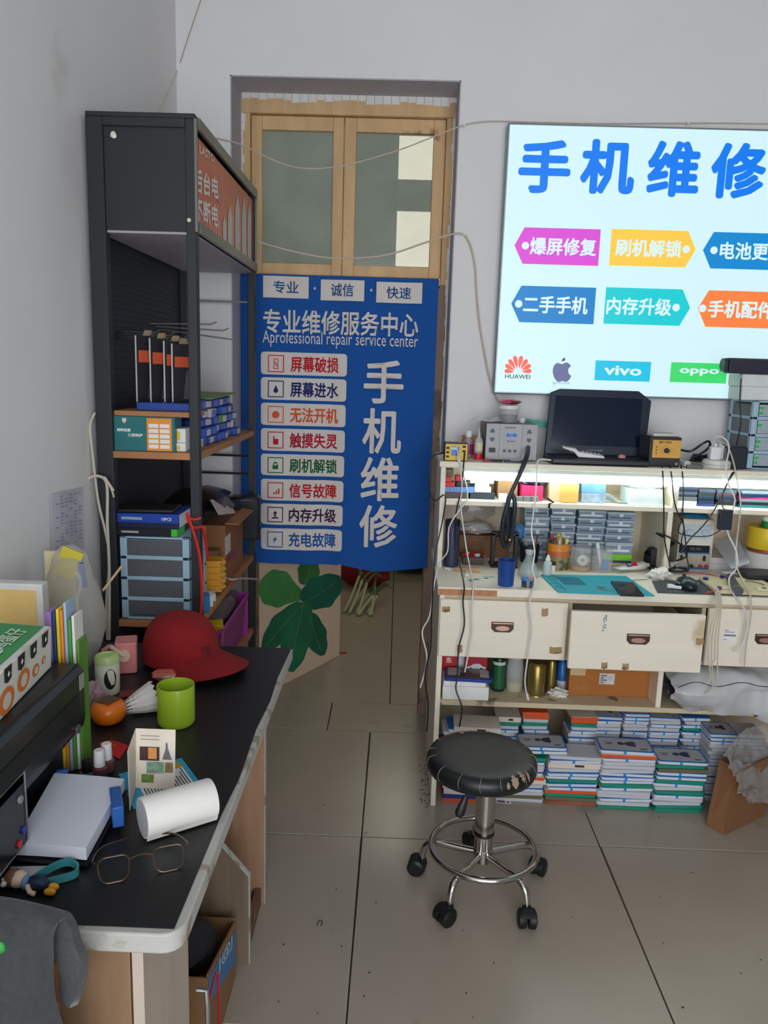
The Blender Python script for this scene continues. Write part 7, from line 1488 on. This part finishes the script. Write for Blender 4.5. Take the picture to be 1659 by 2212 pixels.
# kitchen roll lying on the desk
e0, e1_ = dz(318, 1824), dz(470, 1776); rr_k = .033; dk = (e1_-e0).normalized(); off = V((-dk.y, dk.x, 0))*rr_k*.7
k0 = e0+off+V((0, 0, rr_k)); k1 = e1_+off+V((0, 0, rr_k))
t = thing('paper_roll', 'white coreless tissue roll lying on the desk', 'paper roll', (k0+k1)/2-V((0, 0, rr_k)))
part('roll_body', MB().ring([k0, k0+dk*.003, k1-dk*.003, k1], [rr_k*.97, rr_k, rr_k, rr_k*.97], 40), M((236, 232, 226), .85, var=.02), t)
part('end_face', MB().ring([k0-dk*.0008, k0-dk*.0004], [rr_k*.86, rr_k*.9], 30), M((196, 196, 196), .9), t)
part('paper_edge', MB().box(0, 0, 0, 0, 0, 0) if 0 else MB().add([k0+V((0, 0, -rr_k*.9))-off*.9, k1+V((0, 0, -rr_k*.9))-off*.9, k1+V((0, 0, -rr_k*.6))-off*1.12, k0+V((0, 0, -rr_k*.6))-off*1.12], [(0, 1, 2, 3)]), M((230, 226, 220), .85), t)
# spectacles
gL, gR = dz(248, 1905), dz(368, 1880); fmet = M((96, 80, 66), .3, metal=.7); lens = M((40, 50, 46), .05, var=0, alpha=.05)
t = thing('spectacles', 'thin-framed square spectacles lying on the desk', 'glasses', (gL+gR)/2)
u_ = (gR-gL).normalized(); v_ = V((-u_.y, u_.x, 0)); tilt = V((v_.x*.72, v_.y*.72, .69)); 
for k, g in enumerate((gL, gR)):
    cL = g+V((0, 0, .001))+tilt*.017; pl = [(x, y) for x, y in rrect(.043, .036, .012, 5)]; pl = [(x*(1+.1*(y/.018)), y) for x, y in pl]
    part('lens_rim', MB().tube([cL+u_*x+tilt*y for x, y in pl], .0013, 6, closed=True), fmet, t); part('lens', MB().add([cL+u_*x*.97+tilt*y*.97 for x, y in pl], [tuple(range(len(pl)))]), lens, t)
    o_ = -1 if k == 0 else 1; hg = cL+u_*(o_*.025)+tilt*.012
    part('temple_arm', MB().tube([hg, hg+u_*(o_*.004)+v_*.01, hg+v_*.05-u_*(o_*.012)+V((0, 0, -.006)), hg+v_*.075-u_*(o_*.05)+V((0, 0, -.016))], .0016, 6, 4), fmet, t)
part('bridge', MB().tube([gL+V((0, 0, .001))+tilt*.026+u_*.021, (gL+gR)/2+V((0, 0, .001))+tilt*.03, gR+V((0, 0, .001))+tilt*.026-u_*.021], .0016, 6, 4), fmet, t)
# strap and charm doll
st = [dz(62, 1908, DZO+.01), dz(95, 1885, DZO+.014), dz(140, 1864, DZO+.016), dz(165, 1872, DZO+.014), dz(160, 1888, DZO+.008), dz(120, 1900, DZO+.007), dz(70, 1915, DZO+.007)]
stp = smooth(st, 5)
solo('silicone_strap', 'teal silicone wrist strap loop at the desk front', 'strap', MB().grid(lambda u, v: stp[min(len(stp)-1, int(round(u*(len(stp)-1))))]+V((0, 0, -.006+.012*v)), len(stp)-1, 1, .0028), M((60, 140, 146), .5))
p = dz(40, 1935); t = thing('charm_doll', 'small brown-haired charm doll with dark blue dress and yellow shoes', 'doll', p); b0 = V((p.x, p.y+.015, DZO)); 
skin = M((236, 206, 180), .5)
part('dress', MB(TR(b0+V((.022, .0, .011)), -.3)).blob((0, 0, 0), (.018, .011, .0108), 2, .05), M((24, 44, 74), .5), t); part('head', MB().ball(b0+V((-.008, .003, .013)), (.014, .013, .0125)), skin, t)
part('hair', MB().blob(b0+V((-.017, .005, .0135)), (.014, .0145, .013), 2, .12), M((120, 88, 56), .6), t); part('scarf', MB().ball(b0+V((.004, .0, .011)), (.006, .011, .0105)), M((110, 150, 190), .5), t)
part('arm', MB().tube([b0+V((.01, -.008, .012)), b0+V((.016, -.014, .006)), b0+V((.024, -.015, .004))], .0036, 8, 2), skin, t)
for s_ in (-1, 1): part('shoe', MB().ball(b0+V((.044, -.007+s_*.0055, .0065)), (.009, .0048, .006)), M((230, 160, 30), .5), t)
for dx, dy in ((-.022, -.004), (-.026, .006)): part('hair_bobble', MB().ball(b0+V((dx, dy-.008, .015)), .0045), M((216, 222, 214), .5), t)
p = dz(55, 1885); solo('card_scrap', 'white paper scrap beneath the strap and paper tray', 'paper', MB(TR((p.x, p.y, DZO), .1)).box(-.026, .03, -.014, .014, 0, .001), M((206, 206, 206), .6))

# ------------------------------------------------------------------ under the desk, chair and garment
t = thing('taped_carton', 'open brown carton with blue printed tape under the desk', 'carton', (-.47, 1.56, 0))
kb = M((146, 108, 72), .8, var=.06)
for q_ in (MB().box(-.58, -.36, 1.42, 1.424, .001, .235), MB().box(-.58, -.36, 1.696, 1.7, .001, .16), MB().box(-.58, -.576, 1.424, 1.696, .001, .2), MB().prism([(1.424, .001), (1.696, .001), (1.696, .155), (1.424, .242)], .004, (-.364, 0, 0), YF, ZU)): part('carton_wall', q_, kb, t)
part('blue_tape', MB().prism([(1.424, .17), (1.69, .045), (1.69, .135), (1.424, .232)], .0006, (-.3598, 0, 0), YF, ZU), M((24, 120, 186), .35), t)
part('lettering', tmb('J@J', lambda u, v: V((-.3585, 1.5+.15*u, .118+.052*(1-u)+.038*v)), .01), M((206, 222, 232), .4), t)
solo('dark_bundle', 'dark cloth bundle stuffed inside the taped carton', 'cloth', MB().blob((-.47, 1.55, .19), (.085, .1, .07), 3, .25, 2, 4), M((26, 26, 30), .7))
cord('red_wire', 'red wire hanging beside the desk door', [V((-.335, 1.3, .26)), pX(468, 2100, -.335), pX(472, 2150, -.335), pX(474, 2205, -.335), pX(476, 2260, -.335)], .0024, M((200, 30, 44), .4), 'wire')
solo('picture_carton', 'light carton printed with a face stored on the desk shelf', 'carton', MB().box(-.56, -.425, 1.78, 1.955, .4365, .66), M((226, 176, 112), .6, spot=(170, 70, 50), spot_scale=9, spot_lo=.62), bevel=.002)
mahog = M((74, 30, 22), .4, var=.1); redw = wood((132, 82, 54), (6, 6, .7))
t = thing('wooden_chair', 'dark red wooden chair pushed in front of the desk end', 'chair', (-.64, .72, 0))
part('back_rail', MB(TR((-.6, .84, .75), .0)).box(-.17, .185, -.013, .013, 0, .068), mahog, t, .01)
for x in (-.76, -.437): part('back_post', MB().box(x, x+.032, .825, .855, 0, .76), redw, t, .003)
part('seat', MB().box(-.77, -.4, .5, .86, .43, .455), redw, t, .004)
for x in (-.76, -.437): part('leg', MB().box(x, x+.032, .51, .542, 0, .43), redw, t, .003)
fleece = M((56, 58, 60), .95, var=.2, scale=120, bump=.35, sheen=.3)
def gar(u, v):
    a = (v-.5)*2; x = -.78+.392*u; n_ = noise.noise(V((u*4, v*5, 2)))*.012
    ridge = .838-.03*max(0, u-.6); z = ridge-abs(a)**1.5*((.42-.25*max(0, u-.55)) if a > 0 else .12)-.012*math.sin(u*9)*abs(a); y = .84-((.046 if a > 0 else .034)*math.tanh(a*3.2)+.034*max(0, a))*(1-u**7)+n_*.6
    return (x+n_+(.018*math.sin(v*7)), y, z+n_)
o = solo('fleece_garment', 'grey fleece garment draped over the wooden chair back', 'garment', MB().grid(gar, 22, 30, .012), fleece, ang=80)
gp_ = pY(3, 2040, .78); part('green_badge', MB().ball((gp_.x, .775, gp_.z), (.008, .004, .008)), M((40, 150, 60), .5), o)

# ------------------------------------------------------------------ behind the curtain
A0, A1 = V((-.60, 3.352, 0)), V((-.272, 3.922, 0)); pdv = (A1-A0).normalized(); pn = V((pdv.y, -pdv.x, 0)); Lp = (A1-A0).length
t = thing('leaf_board', 'beige board painted with large green leaves standing in the doorway', 'board', A0)
part('board', MB().prism([(0, .001), (Lp, .001), (Lp, 1.05), (0, 1.05)], .018, A0-pn*.018, pdv, ZU), M((230, 204, 178), .8, var=.05, scale=40), t)
part('board_edge', MB().prism([(-.012, .001), (0, .001), (0, 1.05), (-.012, 1.05)], .022, A0-pn*.02, pdv, ZU), M((120, 84, 56), .7), t)
def pp(zx, zy, o=.001):
    px, py = 540+zx/3.95, 1180+zy/3.95; r_ = ray(px, py); s = (A0-V((0, 0, CH))).dot(pn)/r_.dot(pn); return V((0, 0, CH))+r_*s+pn*o
def leaf(b, tip, hw, col, prof, o):
    b, tip = V((*b, 0)), V((*tip, 0)); d = tip-b; L = d.length; u = d/L; n_ = V((-u.y, u.x, 0)); N_ = 14
    Ls = []; Rs = []
    for i in range(N_+1):
        f = i/N_; w_ = hw*prof(f)*(1+.06*math.sin(f*17)); c_ = b+u*(L*f)+n_*(10*math.sin(f*3)); Ls.append(c_+n_*w_); Rs.append(c_-n_*w_)
    pts = [pp(q.x, q.y, o) for q in Ls+Rs[::-1]]; g = M(col, .7, var=.25, scale=6)
    lf = part('painted_leaf', MB().add([pp(q.x, q.y, o) for q in Ls]+[pp(q.x, q.y, o) for q in Rs], [(i, N_+1+i, N_+2+i, i+1) for i in range(N_)]), g, t)
    part('leaf_vein', MB().tube([pp(*(b+u*(L*f)+n_*(10*math.sin(f*3))).xy, o+.0012) for f in [i/10 for i in range(10)]], .0009, 4), M((130, 160, 120), .7), lf)
    mb = MB()
    for f in (.3, .5, .7):
        for s_ in (-1, 1): c_ = b+u*(L*f); e_ = b+u*(L*(f+.14))+n_*(s_*hw*prof(f+.14)*.8); mb.tube([pp(c_.x, c_.y, o+.001), pp(e_.x, e_.y, o+.001)], .0005, 4)
    part('leaf_vein', mb, M((80, 130, 90), .7), lf)
rnd = lambda f: math.sin(PI*min(1, f*.86+.1))**.75
late = lambda f: math.sin(PI*(f**1.5*.93+.03))**.7
leaf((455, 430), (75, 330), 165, (74, 150, 80), late, .001); leaf((465, 330), (520, 70), 92, (60, 124, 64), rnd, .0012); leaf((450, 480), (775, 270), 140, (24, 104, 84), rnd, .0016)
leaf((440, 500), (110, 890), 105, (30, 116, 78), rnd, .0018); leaf((505, 580), (620, 930), 100, (28, 104, 76), rnd, .002); leaf((455, 480), (340, 1070), 135, (34, 120, 84), rnd, .0024)
# red bag, vegetables, low cabinet beyond
p = pZ(795, 1273, 0); solo('red_bag', 'glossy red plastic bag on the rear room floor', 'bag', MB().blob((p.x-.02, p.y+.12, .12), (.17, .14, .13), 3, .25, 2.4, 6, flat=-.119), M((150, 26, 34), .2))
p = pZ(760, 1330, 0); t = thing('scallion_bunch', 'bunch of white-stemmed scallions lying beyond the leaf board', 'vegetable', p); random.seed(14)
for k in range(11):
    a = random.uniform(.7, 1.6); b0 = V((p.x-.06+.018*k+random.uniform(-.02, .02), p.y-.02+random.uniform(0, .1), .012)); d_ = V((math.cos(a)*.6, math.sin(a), 0)); up = random.uniform(.05, .2)
    part('scallion_stem', MB().tube([b0, b0+d_*.1+V((0, 0, .02+up*.3)), b0+d_*.2+V((0, 0, up))], .009, 7, 2), M((190, 190, 150), .5), t); e_ = b0+d_*.2+V((0, 0, up))
    part('scallion_leaf', MB().tube([e_, e_+d_*.08+V((.03*(k % 3-1), 0, .04)), e_+d_*.14+V((.08*(k % 3-1), 0, .0))], [.009, .008, .003], 6, 3), M((86, 104, 66), .6), t)
solo('red_scrap', 'small red plastic strip on the floor by the leaf board', 'scrap', MB(TR(pZ(740, 1411, .001), .2)).box(-.022, .022, -.008, .008, 0, .004), M((170, 40, 40), .4))
t = thing('dark_cabinet', 'low dark cabinet at the far side of the rear room', 'cabinet', (.55, 5.82, 0))
part('cabinet_body', MB().box(.02, 1.2, 5.62, 6.03, .06, .7), M((44, 42, 44), .6), t, .003)
for x in (.04, 1.14): part('cabinet_leg', MB().box(x, x+.04, 5.66, 5.7, 0, .06), BK, t); part('cabinet_leg', MB().box(x, x+.04, 5.95, 5.99, 0, .06), BK, t)
for x in (.05, .62): part('cabinet_door', MB().box(x, x+.53, 5.61, 5.62, .08, .68), M((58, 54, 54), .6), t, .002)

# ------------------------------------------------------------------ cords and nails on the walls
lc = M((206, 192, 176), .7); nail = M((150, 146, 146), .4, metal=.6)
yc = YB-.012
cord('clothesline', 'upper pale cord sagging across the door casements and along the wall', [pY(465, 298, yc), pY(520, 312, yc), pY(600, 350, yc), pY(660, 364, yc), pY(740, 358, yc), pY(850, 328, yc), pY(930, 298, yc), pY(1003, 270, yc), pY(1060, 262, yc), pY(1150, 264, YB-.004), pY(1300, 267, YB-.004), pY(1487, 266, yc), pY(1560, 266, YB-.004), pY(1700, 268, YB-.004)], .0024, lc, 'cord')
cord('clothesline', 'lower doubled pale cord sagging across the casements to a nail', [pY(551, 520, yc), pY(620, 540, yc), pY(700, 556, yc), pY(760, 558, yc), pY(840, 550, yc), pY(930, 520, yc), pY(980, 505, yc), pY(1003, 506, yc)], .0034, lc, 'cord')
cord('clothesline', 'pale twin cord hanging from the nail down behind the tub', [pY(1003, 506, yc), pY(1016, 530, yc), pY(1026, 575, yc), pY(1030, 640, yc), pY(1036, 700, yc), pY(1046, 760, yc), pY(1058, 820, yc), pY(1072, 860, yc), pY(1082, 872, 3.0)], .0034, lc, 'cord')
cord('corner_wire', 'thin tan wire running down from the top into the wall corner', [pY(437, -10, YB-.004), pY(405, 85, YB-.004), pY(389, 136, YB-.004)], .0015, M((176, 150, 122), .6), 'wire')
cord('corner_wire', 'thin yellowish wire continuing down the left wall', [pX(388, 138, XL+.003), pX(372, 180, XL+.003), pX(342, 245, XL+.003)], .0014, M((214, 200, 160), .6), 'wire')
for k, (px, py) in enumerate(((465, 297), (1003, 270), (1487, 266), (1003, 506))): solo('wall_nail', ['nail beside the rack header', 'nail right of the casements holding the upper cord', 'nail above the lightbox', 'nail holding the lower cord'][k], 'nail', MB().cyl(pY(px, py, YB), pY(px, py, YB-.02), .003, .0045, 10), nail)
